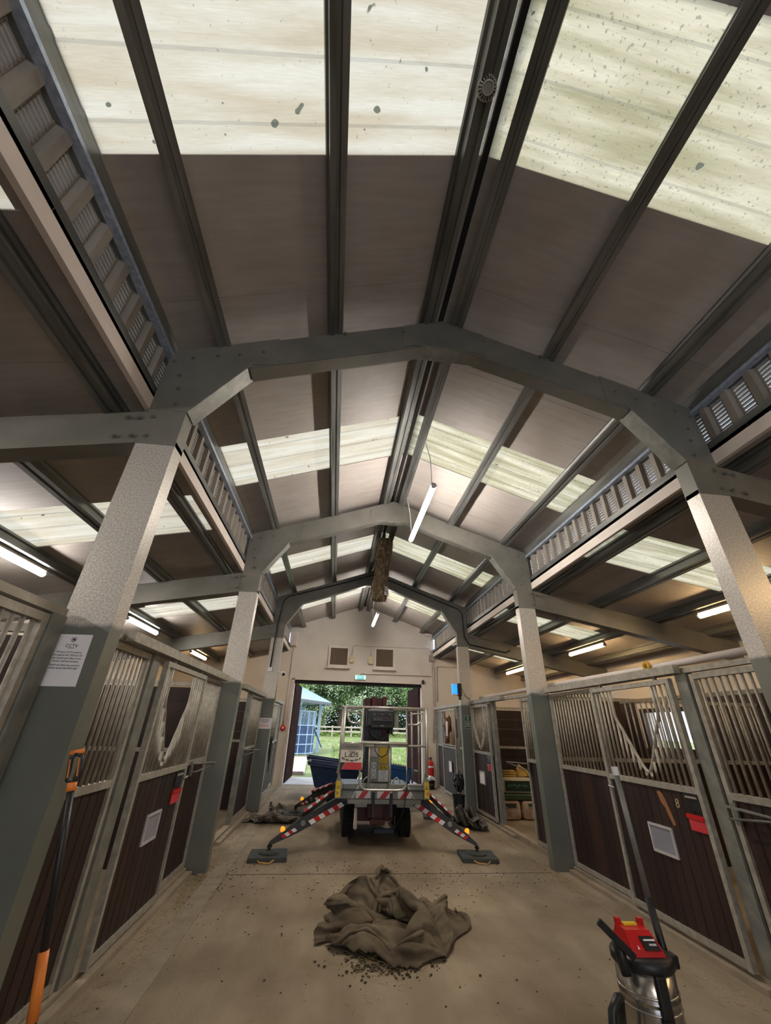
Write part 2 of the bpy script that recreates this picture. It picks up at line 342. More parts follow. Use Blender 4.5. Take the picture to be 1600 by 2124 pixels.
# ------------------------------------------------------------------ portal frames
names = ['rearmost steel portal frame behind the viewer', 'nearest steel portal frame, its rafters spanning the top of the picture',
         'middle steel portal frame arching just in front of the lift', 'farthest steel portal frame, next to the cream gable wall']
bolt_me = MB().lathe([(.018,0),(.018,-.012),(.009,-.012),(.009,-.02)], n=6, axis=(0,1,0)).mesh('bolt', MAT['frame'])
for fi, yc in enumerate(FR):
    t = thing('portal_frame', names[fi], 'steel frame', (CX, yc, 0), kind='thing')
    y0, y1 = yc-HD, yc+HD
    def pr(pts, name, mat, e=0.0):
        return MB().prism([(p[0], y0-e, p[1]) for p in pts], (0, 2*HD+2*e, 0)).build(name, MAT[mat], t, fix=True)
    for sd in (-1, 1):
        X = lambda d: CX+sd*d
        pr([(X(2.2),0),(X(2.2+PW),0),(X(2.2+PW),3.5),(X(2.2),3.5)], 'column', 'column')
        pr([(X(2.2),3.46),(X(2.2+PW),3.46),(X(2.2+PW),3.81),(X(2.2),3.81)], 'column_head', 'frame', .004)
        pr([(X(2.2),3.805),(X(2.2+PW),3.805),(X(2.2+PW),4.475),(X(1.6),4.80),(X(1.6),4.452),(X(1.79),4.42)], 'knee_plate', 'frame', .006)
        pr([(X(1.80),5.02-.355*1.8-.02),(X(1.80),5.355-.355*1.8),(X(.02),5.355),(X(.02),5.0)], 'rafter', 'frame')
        MB().bar((X(2.195),yc,3.80),(X(1.785),yc,4.425), .17, .014, up=(sd*.83,0,.55)).build('haunch_flange', MAT['galvd'], t)
        MB().bar((X(1.79),yc,4.385),(X(.32),yc,4.90), .15, .012, up=(0,0,1)).build('bottom_flange', MAT['frame'], t)
        pr([(X(2.2+PW-.02),3.47),(X(2.2+PW-.02),3.785),(X(DW),3.785-.19*(DW-2.47)),(X(DW),3.47-.19*(DW-2.47))], 'side_beam', 'frame', -.006)
        pr([(X(2.2+PW),3.455),(X(2.2+PW),3.47),(X(DW),3.47-.19*(DW-2.49)),(X(DW),3.455-.19*(DW-2.49))], 'beam_flange', 'frame', .012)
        if fi:
            for (d, z) in ((2.44,4.36),(2.30,4.42),(2.10,4.48),(1.92,4.53),(1.72,4.60),(2.36,4.2),(2.33,4.05),(2.30,3.88),(2.44,3.72),(2.54,3.70),(2.62,3.69),(2.44,3.53),(2.54,3.52),(2.66,3.50),(1.0,4.98),(.42,5.12)):
                place('bolt', bolt_me, (X(d), y0-.006, z), t)
    pr([(CX-.42,4.88+.005),(CX-.32,4.94),(CX+.32,4.94),(CX+.42,4.885),(CX+.42,5.21),(CX,5.362),(CX-.42,5.21)], 'apex_plate', 'frame', .008)
    MB().box(CX-.33, y0-.012, 4.925, CX+.33, y1+.012, 4.94).build('apex_flange', MAT['galvd'], t)

# ------------------------------------------------------------------ walls
def gable(name, y0, th, door):
    dl, dr, dz = door
    pts = [(CX-DW,0),(dl,0),(dl,dz),(dr,dz),(dr,0),(CX+DW,0),(CX+DW,zlean(DW)+.05),(CX+2.53,zlean(2.53)+.03),(CX+2.53,zmain(2.53)+.02),(CX,5.52),(CX-2.53,zmain(2.53)+.02),(CX-2.53,zlean(2.53)+.03),(CX-DW,zlean(DW)+.05)]
    # concave outline: split at the door head
    m = MB()
    m.prism([(p[0],y0,p[1]) for p in [(CX-DW,0),(dl,0),(dl,dz),(CX-DW,dz)]], (0,th,0))
    m.prism([(p[0],y0,p[1]) for p in [(dr,0),(CX+DW,0),(CX+DW,dz),(dr,dz)]], (0,th,0))
    m.prism([(CX-DW,y0,dz),(CX+DW,y0,dz)]+[(p[0],y0,p[1]) for p in pts[6:]], (0,th,0))
    o = m.build(name, MAT['cream']); o['kind'] = 'structure'; return o
wb = gable('wall_back', YB, .28, (-1.36, 2.90, 2.905))
MB().box(-1.44, YB-.02, 0, -1.36, YB+.02, 2.95).box(2.90, YB-.02, 0, 2.98, YB+.02, 2.95).box(-1.44, YB-.02, 2.905, 2.98, YB+.02, 2.95).build('door_lining', MAT['trimw'], wb)
MB().box(-1.5, YB+.06, 2.80, 3.0, YB+.2, 2.92).build('door_header', MAT['dark'], wb)
wf = gable('wall_front', YF-.28, .28, (-1.36, 2.90, 2.905))
for sd, nm in ((-1, 'wall_left'), (1, 'wall_right')):
    x = CX+sd*DW
    if sd > 0:
        m = MB(); wy0, wy1, wz0, wz1 = 7.9, 9.3, 1.35, 2.05
        m.box(x, YF, 0, x+.25, wy0, 3.25).box(x, wy1, 0, x+.25, YB, 3.25).box(x, wy0, 0, x+.25, wy1, wz0).box(x, wy0, wz1, x+.25, wy1, 3.25)
        o = m.build(nm, MAT['cream'])
    else: o = MB().box(x, YF, 0, x-.25, YB, 3.25).build(nm, MAT['cream'])
    o['kind'] = 'structure'
    pl = MB().box(-.012, .006, 0, .03, .234, 2.06 if sd < 0 else 2.25).mesh('plank', MAT['plank'])
    y = YF+.3
    while y < YB-.3:
        q = place('plank', pl, (x-sd*.02, y, 0), o)
        if sd > 0 and 7.66 < y < 9.3: q.scale = (1, 1, .595)
        y += .24
    MB().box(x-sd*.035, YF+.2, 2.06 if sd < 0 else 2.25, x+sd*.0, YB-.2, 2.13 if sd < 0 else 2.32).build('plank_cap', MAT['galvd'], o)
w1 = struct('window_1'); xw = CX+DW
MB().box(xw-.05, 7.84, 1.29, xw+.06, 7.92, 2.11).box(xw-.05, 9.28, 1.29, xw+.06, 9.36, 2.11).box(xw-.05, 7.92, 1.29, xw+.06, 9.28, 1.37).box(xw-.05, 7.92, 2.03, xw+.06, 9.28, 2.11).build('window_frame', MAT['plank'], w1)
for k in range(8): MB().tube([(xw-.03, 8.05+k*.16, 1.36), (xw-.03, 8.05+k*.16, 2.04)], .012, 6).build('bar', MAT['galv'], w1)
MB().box(xw+.02, 8.58, 1.37, xw+.05, 8.63, 2.03).build('mullion', MAT['trimw'], w1)
# barn doors swung outward
for k, (x, ang) in enumerate(((-1.36, .03), (2.88, -.02))):
    d = struct('door_%d' % (k+1)); d['label'] = 'dark maroon barn door leaf folded back outside the opening'
    m = MB(); L = 2.1
    for j in range(11):
        a = j*L/11
        m.box(x-.03+ang*a, YB+.3+a+.004, .03, x+.03+ang*a, YB+.3+a+L/11-.004, 2.86)
    m.build('board', MAT['maroon'], d)
    mm = MB()
    for z in (.25, 1.45, 2.6): mm.box(x-.045, YB+.3, z, x+.045, YB+.3+L, z+.12)
    mm.build('ledge', MAT['maroon'], d)

# ------------------------------------------------------------------ tube lamps
M_cool = emis('lamp_diffuser_cool', (1.0, .93, .86), TUBE_COOL); M_side = emis('lamp_diffuser_side', (1.0, .94, .88), TUBE_SIDE); M_warm = emis('lamp_diffuser_warm', (1.0, .68, .34), TUBE_WARM)
def lamp(label, p, L, hang, mat, group):
    t = thing('tube_light', label, 'light', p, group)
    x, y, z = p
    MB().tube([(x,y-L/2,z),(x,y+L/2,z)], .037, 12).build('diffuser', mat, t, smooth=True)
    MB().box(x-(.022 if hang else .038), y-L/2, z+.036, x+(.022 if hang else .038), y+L/2, z+.062).build('housing', MAT['galv'], t)
    for s in (-1, 1): MB().lathe([(.036,-.02),(.036,.02)], (x, y+s*(L/2+.015), z), 12, (0,1,0)).build('end_cap', MAT['white'], t)
    if hang:
        for s in (-1, 1): MB().tube([(x,y+s*L*.46,z+.05),(x-.02,y+s*(L*.46+.03),z+hang*.6),(1.02,y+s*L*.46,z+hang)], .006, 5).build('hanging_cord', MAT['white'], t)
    else:
        for s in (-1, 1): MB().box(x-.02, y+s*L*.35-.02, z+.05, x+.02, y+s*L*.35+.02, z+.078).build('bracket', MAT['galvd'], t)
    return t
lamp('long tube light hanging on cords below the ridge, above the space before the lift', (1.10,5.28,4.47), 1.75, .82, M_cool, 'hall tube lights')
lamp('long tube light hanging below the ridge close to the cream gable wall', (1.02,11.9,4.42), 1.5, .9, M_cool, 'hall tube lights')
lamp('tube light below the ridge behind the viewer', (1.02,-2.9,4.47), 1.75, .84, M_cool, 'hall tube lights')
for x, y, m, l in ((CX-4.76,4.75,M_side,'white tube light under the side roof, cut by the picture edge'),
                   (CX-4.76,8.55,M_side,'short looking white tube light under the side roof between the two left columns'),
                   (CX-4.76,12.3,M_warm,'amber tube light under the left side roof next to the gable wall'),
                   (CX-4.76,.9,M_side,'tube light under the side roof over the barred stall at the picture edge')): lamp(l, (x,y,3.25), 1.35, 0, m, 'stall tube lights')
for x, y, m, l in ((CX+4.76,4.9,M_warm,'amber tube light half hidden behind the large right column'),
                   (CX+4.76,8.75,M_warm,'warm tube light over the right stalls, just above the sloping side beam'),
                   (CX+4.76,12.7,M_warm,'small warm tube light over the horse stall near the gable wall'),
                   (CX+4.76,.9,M_warm,'warm tube light at the near right end of the building')): lamp(l, (x,y,3.25), 1.35, 0, m, 'stall tube lights')

# ------------------------------------------------------------------ stall fronts
bar_me = MB().tube([(0,0,0),(0,0,1)], .0125, 8).mesh('bar', MAT['galv'], smooth=True)
plank_me = MB().prism([(-.008,.012,0),(.006,.012,0),(.016,.085,0),(.016,.915,0),(.006,.988,0),(-.008,.988,0),(-.016,.915,0),(-.016,.085,0)], (0,0,1)).mesh('plank', MAT['plank'])
ZS, ZT = 1.172, 2.11
def yoke_z(a): return 1.262+.453*(math.sqrt(a*a+.03)-.1732)/.8417
def panel(t, px, ya, yb, ax, bars=True, cut=None, ztop=ZT, sheet=None):
    m = MB(); w = .045
    for (nm, z0, z1) in (('bottom_rail', .075, .125), ('sill_rail', ZS-.025, ZS+.025), ('head_rail', ztop-.045, ztop)):
        MB().box(px-.022, ya+w, z0, px+.022, yb-w, z1).build(nm, MAT['galv'], t)
    for y in (ya, yb-w): MB().box(px-.024, y, .07, px+.024, y+w, ztop).build('stile', MAT['galv'], t)
    n = max(1, round((yb-ya-2*w)/.118)); wd = (yb-ya-2*w)/n
    for i in range(n):
        o = place('plank', plank_me, (px-ax*.012, ya+w+i*wd, .11), t); o.scale = (1, wd, ZS-.02-.11)
    if sheet: MB().box(px-.006, ya+w, ZS, px+.006, yb-w, ztop-.04).build('steel_sheet', MAT[sheet], t); return
    if not bars: return
    nb = max(2, round((yb-ya-2*w)/.075)); sp = (yb-ya-2*w)/nb
    for i in range(nb):
        y = ya+w+(i+.5)*sp; top = ztop-.03
        if cut:
            dy = abs(y-cut)
            if dy < .34: top = yoke_z(min(1,dy/.31))-.008
        o = place('bar', bar_me, (px, y, ZS+.02), t); o.scale = (1, 1, top-ZS-.02)
    if cut:
        pts = [(px+ax*.012, cut-.35, ztop-.02), (px+ax*.012, cut-.35, 1.80), (px+ax*.012, cut-.33, 1.73)]
        for k in range(1, 20):
            a = -1+2*k/20; pts.append((px+ax*.012, cut+.31*a, yoke_z(a)))
        pts += [(px+ax*.012, cut+.33, 1.73), (px+ax*.012, cut+.35, 1.80), (px+ax*.012, cut+.35, ztop-.02)]
        MB().tube([(px, p[1], p[2]) for p in pts], .0165, 8).build('yoke_rail', MAT['galv'], t, smooth=True)
def upright(t, px, ya, yb, ax, zt=2.125):
    MB().box(px-.04, ya, 0, px+.04, yb, zt).build('upright', MAT['galvd'], t)
def stall(label, sd, y0, y1, panels, door=None, posts=(), track=None, near_top=None, latch=True):
    px = -1.655 if sd < 0 else 3.32; ax = -sd
    t = thing('stall_front', label, 'stall front', (px, (y0+y1)/2, 0), 'stall fronts along the aisle')
    for (a, b, kw) in panels:
        panel(t, px, a, b, ax, **kw)
    for (a, b) in posts: upright(t, px+ax*.0, a, b, ax)
    MB().box(px-.03, y0, 2.125, px+.03, y1, 2.17).build('top_rail', MAT['galv'], t)
    MB().box(px-.05, y0, 0, px+.05, y1, .065).build('kerb', MAT['strip'], t)
    if track:
        a, b = track; x = px+ax*.075
        MB().prism([(x-.035,a,2.125),(x+.035,a,2.125),(x+.035,a,2.20),(x-.035,a,2.20)], (0,b-a,0)).build('door_track', MAT['galv'], t)
        MB().box(px+ax*.06, a, .0, px+ax*.13, b, .04).build('floor_guide', MAT['strip'], t)
    if door:
        a, b, cut = door; x = px+ax*.075
        d = bpy.data.objects.new('sliding_door', None); COL.objects.link(d); d.parent = t; ORG[d.name] = ORG[t.name]
        panel(d, x, a, b, ax, cut=cut, ztop=2.09)
        for y in (a+.2, b-.2): MB().box(x-.012, y-.02, 2.09, x+.012, y+.02, 2.13).build('hanger', MAT['galvd'], d)
        if latch: MB().tube([(x+ax*.03,b-.02,1.08),(x+ax*.06,b-.06,1.08),(x+ax*.06,b-.16,1.07)], .01, 6).build('latch', MAT['steel'], d)
    return t
K = dict
stall('barred stall front on the near side of the column with the camera notice', -1, -1.0, 2.56, [(-1.0,2.44,K())], posts=((2.45,2.56),))
stall('stall front with closed door bearing notice and red pouch, beyond the shovel', -1, 2.76, 6.40, [(2.76,3.87,K()),(5.37,6.40,K())], door=(4.10,5.38,4.65), posts=((3.89,4.05),), track=(3.3,6.38))
stall('open stall front with a dark doorway behind the second left column', -1, 6.6, 10.22, [(6.6,7.58,K()),(8.84,10.22,K())], posts=((7.58,7.66),(8.70,8.84)), track=(7.7,10.1))
stall('narrow looking pale lit stall front between the farthest left column and gable wall', -1, 10.42, 14.1, [(10.42,11.4,K()),(12.75,14.0,K(sheet='galvd'))], door=(11.5,12.75,None), posts=((11.4,11.48),(14.0,14.1)), track=(10.6,13.9))
stall('stall front numbered 8 with a notched sliding door and red pouch, beside the vacuum cleaner', 1, 2.76, 6.40, [(2.76,3.64,K()),(5.15,6.40,K())], door=(3.82,5.16,4.45), posts=((3.66,3.79),), track=(3.70,6.38))
stall('open stall front with a dark doorway showing wrapped bales inside', 1, 6.6, 10.22, [(6.6,7.49,K()),(8.99,10.22,K())], door=(9.02,10.2,9.68), posts=((8.85,8.98),), track=(8.2,10.2))
stall('stall front where the horse looks out near the gable wall', 1, 10.42, 14.1, [(10.42,11.5,K()),(13.04,14.0,K(sheet='galvd'))], door=None, posts=((11.5,11.58),(14.0,14.1)), track=(10.8,14.05))
# horse stall: lower door only, closed, open top half
t = thing('stall_half_door', 'grey brown boarded lower door below the horse, pale paper pinned on it', 'stall door', (3.245,12.3,0))
panel(t, 3.245, 11.6, 13.02, -1, bars=False, ztop=ZS+.05)
for y in (11.6, 12.98): MB().box(3.225, y, 1.22, 3.265, y+.04, 2.09).build('stile', MAT['galv'], t)
MB().box(3.225, 11.64, 2.05, 3.265, 12.98, 2.09).build('head_rail', MAT['galv'], t)
for i in range(5):
    o = place('bar', bar_me, (3.245, 11.68+i*.075, ZS+.04), t); o.scale = (1,1,.82)
# partitions between stalls
pb = MB().box(0,-.015,.0008,1,.015,.1992).mesh('board', MAT['plank'])
for sd in (-1, 1):
    px = -1.655 if sd < 0 else 3.32; wx = CX+sd*(DW-.04)
    for fi, y in enumerate(FR):
        yy = y+.02
        t = thing('stall_partition', ('dark boarded stall partition behind the %s column on the %s of the aisle' % (['rearmost','nearest','second','farthest'][fi], 'near' if 0 else ('red pouch and framed notice side' if sd < 0 else 'horse side'))), 'partition', ((px+wx)/2, yy, 0), 'stall partitions')
        xa, xb = (wx, px-.05) if sd < 0 else (px+.05, wx)
        barred = sd > 0 and fi == 2
        for k in range(6 if barred else 10):
            o = place('board', pb, (xa, yy, .03+k*.2), t); o.scale = (xb-xa, 1, 1)
        MB().box(xa, yy-.02, 1.23, xb, yy+.02, 1.28).build('mid_rail', MAT['galv'], t)
        MB().box(xa, yy-.02, 2.05, xb, yy+.02, 2.10).build('head_rail', MAT['galv'], t)
        if barred:
            for k in range(6, 10):
                o = place('board', pb, (xa, yy, .03+k*.2+.05), t); o.scale = (1.15, 1, 1)
            xa += 1.2
            n = int((xb-xa)/.09)
            for k in range(n):
                o = place('bar', bar_me, (xa+(k+.5)*(xb-xa)/n, yy, 1.27), t); o.scale = (1,1,.79)
# ------------------------------------------------------------------ platform lift
LM = dict(
 body = mt('lift_grey', (.20,.195,.16), (.26,.255,.21), rough=.4, metal=.3, scale=5),
 tube = mt('basket_aluminium', (.50,.48,.42), (.60,.58,.52), rough=.35, metal=.6, scale=12),
 beam = mt('outrigger_black', (.025,.025,.026), (.04,.038,.036), rough=.45, scale=8),
 red = MAT['red'], white = MAT['white'],
 dred = mt('dark_red_paint', (.05,.008,.007), (.085,.013,.012), rough=.5, scale=6),
 yel = mt('yellow_sticker', (.72,.47,.02), (.78,.52,.03), rough=.5, scale=5),
 rub = mt('black_rubber', (.006,.006,.006), (.014,.013,.012), rough=.85, scale=20, bump=.3),
 amber = emis('amber_lens', (1.0,.36,.02), .9),
 cream = mt('cream_board', (.70,.62,.52), (.74,.66,.56), rough=.5, scale=4),
 pad = mt('pad_grey', (.045,.047,.043), (.075,.076,.068), rough=.8, scale=12),
)
lift = thing('platform_lift', 'grey platform lift on four striped outriggers standing across the aisle', 'lift', (.82,8.2,0))
B = lambda m, nm, mat, par=lift, **k: m.build(nm, mat, par, **k)
# basket
bk = MB(); r = .018; F, Bk = 7.0, 7.62
def rt(m, pts, rr=r): m.tube(pts, rr, 8)
rt(bk, [(.14,F,1.87),(1.50,F,1.875)]); rt(bk, [(.14,Bk,1.87),(1.50,Bk,1.875)]); rt(bk, [(.14,F,1.87),(.14,Bk,1.87)]); rt(bk, [(1.50,F,1.875),(1.50,Bk,1.875)])
rt(bk, [(.18,F,1.87),(.17,F,1.2),(.13,F,.98)], .024); rt(bk, [(1.48,F,1.875),(1.48,F,1.38),(1.47,F,.95)], .024)
rt(bk, [(.16,Bk,1.87),(.16,Bk,.74)]); rt(bk, [(1.47,Bk,1.87),(1.47,Bk,.74)]); rt(bk, [(1.33,Bk-.1,1.84),(1.34,Bk-.1,.82)], .016)
basket = B(bk, 'basket_frame', LM['tube'], smooth=True)
g = MB(); rt(g, [(.46,F,1.87),(.45,F,.90),(.47,F,.84),(.53,F,.79),(.62,F,.785),(1.02,F,.785),(1.10,F,.79),(1.15,F,.84),(1.17,F,.92),(1.165,F,1.87)], .015); B(g, 'basket_gate', LM['tube'], smooth=True)
g = MB(); rt(g, [(.59,F+.02,1.37),(.59,F+.02,.79)], .014); rt(g, [(.905,F+.02,1.37),(.905,F+.02,.79)], .014); B(g, 'gate_bars', LM['tube'], smooth=True)
g = MB(); rt(g, [(.45,F-.02,1.385),(1.17,F-.02,1.378)], .024); rt(g, [(.47,F,1.34),(1.48,F,1.355)], .017); rt(g, [(.17,F,1.37),(.46,F,1.37)], .016); B(g, 'mid_rail', LM['tube'], smooth=True)
for s, nm in ((1, 'hand_loop'), (-1, 'hand_loop')):
    c = .82; X = lambda x: c+s*(x-c)
    g = MB(); rt(g, [(X(.20),F+.03,1.80),(X(.36),F+.03,1.80),(X(.42),F+.03,1.77)], .014); rt(g, [(X(.225),F+.03,1.80),(X(.23),F+.03,1.72),(X(.255),F+.03,1.67),(X(.31),F+.03,1.645),(X(.46),F+.03,1.64)], .014); B(g, nm, LM['tube'], smooth=True)
m = MB()
for k in range(9): m.box(.20, F+.03+k*.066, .77, 1.44, F+.08+k*.066, .78)
B(m, 'basket_floor', MAT['black'])
# control console
B(MB().box(.545, 7.24, 1.60, 1.0, 7.5, 1.85), 'control_console', MAT['black'], bevel=.02)
cp = B(MB().prism([(.63,7.235,1.70),(.95,7.235,1.70),(.95,7.19,1.665),(.63,7.19,1.665)], (0,.0,.0)).box(.63, 7.2, 1.68, .955, 7.25, 1.80), 'control_panel', mt('console_grey', (.03,.03,.03), (.05,.048,.048), rough=.6))
for i in range(7): MB().lathe([(.011,0),(.009,-.03)], (.665+i*.042, 7.2, 1.78), 8, (0,1,0)).build('lever', MAT['black' if i % 3 else 'galvd'], cp)
for i in range(6): MB().box(.665+i*.046, 7.194, 1.705, .685+i*.046, 7.201, 1.722).build('button', LM['dred'] if i > 2 else MAT['galvd'], cp)
B(MB().tube([(.62,7.2,1.60),(.97,7.2,1.60)], .04, 10), 'console_pad', MAT['black'], smooth=True)
m = MB(); pts = []
for k in range(150):
    a = k/149; x = .56+.40*a; z = 1.60-.18*math.sin(math.pi*a)**.7; pts.append((x+.0, 7.18+.022*math.cos(k*1.35), z+.022*math.sin(k*1.35)))
B(m.tube(pts, .006, 5), 'coiled_cable', MAT['black'], smooth=True)
B(MB().tube([(.66,6.97,1.37),(.67,6.96,1.28),(.72,6.96,1.22),(.78,6.96,1.20),(.85,6.96,1.24),(.89,6.97,1.37)], .008, 6), 'hanging_cable', MAT['black'], smooth=True)
B(MB().tube([(1.165,6.985,1.87),(1.18,6.97,1.3),(1.16,6.97,.8),(1.12,7.0,.55),(1.03,7.05,.37)], .007, 6), 'trailing_cable', MAT['black'], smooth=True)
# boom head and mast behind the basket
m = MB().box(.535, 7.75, 1.86, .64, 8.3, 2.05).box(.64, 7.85, 1.92, .92, 9.2, 2.06).box(.66, 7.76, 1.87, .74, 7.9, 2.08).box(.86, 7.76, 1.87, .93, 7.9, 2.08); B(m, 'boom_head', LM['dred'], bevel=.01)
B(MB().box(.53, 7.55, 1.35, .63, 8.4, 1.9).box(.95, 7.55, 1.5, 1.02, 8.2, 1.95), 'boom_side', MAT['black'], bevel=.01)
B(MB().box(.60, 7.75, .70, .98, 8.6, 1.62), 'mast_core', MAT['black'])
B(MB().box(.86, 7.70, 1.40, .93, 7.75, 1.60), 'red_mast_plate', LM['dred'])
m = MB().box(.645, 7.68, .80, 1.02, 7.74, 1.345); mast = B(m, 'mast_cover', LM['body'], bevel=.012)
for x0, z0, x1, z1, mm in ((.67,1.165,.79,1.34,'white'),(.685,.98-.02,.765,1.085,'white'),(.685,.865,.765,.955,'white')):
    MB().box(x0, 7.674, z0, x1, 7.679, z1).build('sticker', LM[mm], mast)
MB().box(.81, 7.674, 1.07, .96, 7.679, 1.34).build('sticker', LM['yel'], mast, label='yellow warning sticker')
MB().box(.81, 7.674, .985, .955, 7.679, 1.055).build('sticker', LM['yel'], mast, label='small yellow warning sticker')
MB().box(.805, 7.674, .82, .965, 7.679, .975).build('sticker', LM['white'], mast, label='white diagram sticker')
# pictograms
def ring(x, z, rr, y=7.672):
    m = MB()
    for k in range(16):
        a, b = 2*math.pi*k/16, 2*math.pi*(k+1)/16
        m.poly([(x+rr*math.cos(a),y,z+rr*math.sin(a)),(x+rr*math.cos(b),y,z+rr*math.sin(b)),(x+rr*.8*math.cos(b),y,z+rr*.8*math.sin(b)),(x+rr*.8*math.cos(a),y,z+rr*.8*math.sin(a))])
    return m
pic = [ring(.70,1.255,.022),ring(.76,1.255,.022),ring(.70,1.195,.022),ring(.76,1.195,.022),ring(.725,1.025,.034),ring(.725,.91,.034)]
for q in pic[:4]: q.build('pictogram', MAT['red'], mast)
for q in pic[4:]: q.build('pictogram', MAT['ink'], mast)
m = MB().lathe([(.018,0),(.018,.002)], (.76,7.672,1.31), 10, (0,1,0)).box(.695,7.672,1.285,.705,7.674,1.335); m.build('pictogram', MAT['ink'], mast)
def warn(x, z, w, y, par):
    MB().prism([(x-w/2,y,z),(x+w/2,y,z),(x,y,z+w*.9)], (0,.002,0)).build('warning_triangle', MAT['ink'], par)
    MB().prism([(x-w*.32,y-.001,z+w*.1),(x+w*.32,y-.001,z+w*.1),(x,y-.001,z+w*.68)], (0,.001,0)).build('triangle_face', LM['yel'], par)
    MB().box(x-w*.04,y-.002,z+w*.28,x+w*.04,y-.001,z+w*.55).box(x-w*.04,y-.002,z+w*.16,x+w*.04,y-.001,z+w*.23).build('exclamation_mark', MAT['ink'], par)
warn(.85, 1.0, .05, 7.672, mast)
MB().box(.895,7.672,1.01,.905,7.674,1.04).box(.91,7.672,1.0,.935,7.674,1.01).build('pictogram', MAT['ink'], mast)
m = MB()
for x, z in ((.83,.94),(.86,.92),(.90,.945),(.93,.90),(.84,.86),(.88,.85),(.92,.84)): m.box(x,7.672,z,x+.022,7.673,z+.004).box(x,7.672,z-.02,x+.004,7.673,z)
m.build('diagram_lines', MAT['galvd'], mast)
# chain cable guide
m = MB()
for k in range(22): m.box(.565, 7.62, .82+k*.026, .62, 7.68, .842+k*.026)
B(m, 'cable_chain', MAT['black'])
# body beam
body = B(MB().prism([(.20,7.12,.66),(1.46,7.12,.66),(1.46,7.12,.845),(.22,7.12,.845)], (0,.10,0)), 'chassis_beam', LM['body'], bevel=.006)
B(MB().box(.22,7.22,.62,1.44,9.2,.70), 'deck', MAT['black'])
MB().prism([(.24,7.112,.84),(.47,7.112,.845),(.48,7.112,.855),(.24,7.112,.85)], (0,.01,0)).bar((.47,7.11,.85),(.36,7.11,.665),.012,.012,up=(0,1,0)).bar((1.18,7.11,.85),(1.30,7.11,.665),.012,.012,up=(0,1,0)).bar((1.18,7.11,.845),(1.45,7.11,.845),.012,.012,up=(0,1,0)).build('beam_ribs', LM['tube'], body)
for x0, x1 in ((.42,.635),(.735,.96),(1.045,1.255)):
    MB().box(x0, 7.105, .672, x1, 7.118, .768).build('hazard_plate', LM['white'], body)
    w = x1-x0; MB().prism([(x0+w*.15,7.103,.672),(x0+w*.55,7.103,.672),(x0+w*.92,7.103,.768),(x0+w*.52,7.103,.768)], (0,.002,0)).build('hazard_stripe', LM['red'], body)
m = MB().box(.30,7.13,.60,1.40,7.3,.655).box(.42,7.2,.55,.6,7.5,.62).box(1.05,7.2,.55,1.3,7.5,.62); B(m, 'tail_bumper', LM['body'])
for s in (-1, 1):
    X = lambda x: .815+s*(x-.815)
    post = B(MB().prism([(X(.11),7.06,.67),(X(.20),7.06,.67),(X(.205),7.06,.86),(X(.175),7.06,.93),(X(.165),7.06,.99),(X(.14),7.06,.99),(X(.135),7.06,.93),(X(.11),7.06,.86)], (0,.09,0)), 'corner_post', LM['body'], fix=True)
    MB().box(X(.12),7.052,.685,X(.185),7.058,.885).build('sticker', LM['yel'], post); warn(X(.1525), .79, .055, 7.050, post)
    MB().box(X(.135),7.050,.71,X(.145),7.052,.76).box(X(.15),7.050,.735,X(.17),7.052,.742).build('pictogram', MAT['ink'], post)
    B(MB().tube([(X(.66),7.25,.80),(X(.62),7.25,.90),(X(.58),7.25,.92),(X(.54),7.25,.88),(X(.53),7.25,.84)], .009, 6), 'lifting_hook', LM['tube'], smooth=True)
    # tracks
    x0, x1 = X(.27), X(.45)
    prof = []
    yc0, yc1, zc, rr = 7.95, 9.35, .27, .19
    for k in range(9): a = math.pi/2+math.pi*k/8; prof.append((yc0+rr*math.cos(a), zc+rr*math.sin(a)))
    for k in range(9): a = -math.pi/2+math.pi*k/8; prof.append((yc1+rr*math.cos(a), zc+rr*math.sin(a)))
    tr = B(MB().prism([(x0,p[0],p[1]) for p in prof], (x1-x0,0,0)), 'track', LM['rub'], fix=True, bevel=.015)
    lug = MB()
    for k in range(26):
        i = k/26*len(prof); a = prof[int(i)]; b = prof[(int(i)+1) % len(prof)]; f = i-int(i); y = a[0]+(b[0]-a[0])*f; z = a[1]+(b[1]-a[1])*f
        lug.box(x0+(x1-x0)*.05, y-.02, z-.02, x0+(x1-x0)*.44, y+.02, z+.02).box(x0+(x1-x0)*.56, y-.02, z-.02, x0+(x1-x0)*.95, y+.02, z+.02)
    lug.build('track_lugs', LM['rub'], tr)['kind'] = 'stuff'
B(MB().box(.5,7.7,.3,1.05,9.4,.62).box(.62,7.32,.40,.70,7.5,.62).box(.68,7.3,.38,.86,7.45,.62).box(.66,7.26,.33,.88,7.4,.40), 'undercarriage', LM['dred'], bevel=.01)
B(MB().box(.72,7.45,.20,1.06,7.5,.25).box(.72,7.45,.20,.735,7.5,.36).box(1.045,7.45,.2,1.06,7.5,.4), 'tow_bracket', mt('dark_blue_paint',(.02,.03,.06),(.03,.045,.08)))
B(MB().lathe([(.026,.50),(.026,.36),(.03,.34),(.03,.25),(.018,.235)], (.455,7.5,0), 10).tube([(.45,7.5,.62),(.45,7.5,.49)], .012, 6), 'grease_canister', LM['cream'], smooth=True)
for x in (.68, .945): B(MB().box(x-.022,7.075,.45,x+.022,7.125,.74), 'ladder_lock', MAT['black'], bevel=.006)
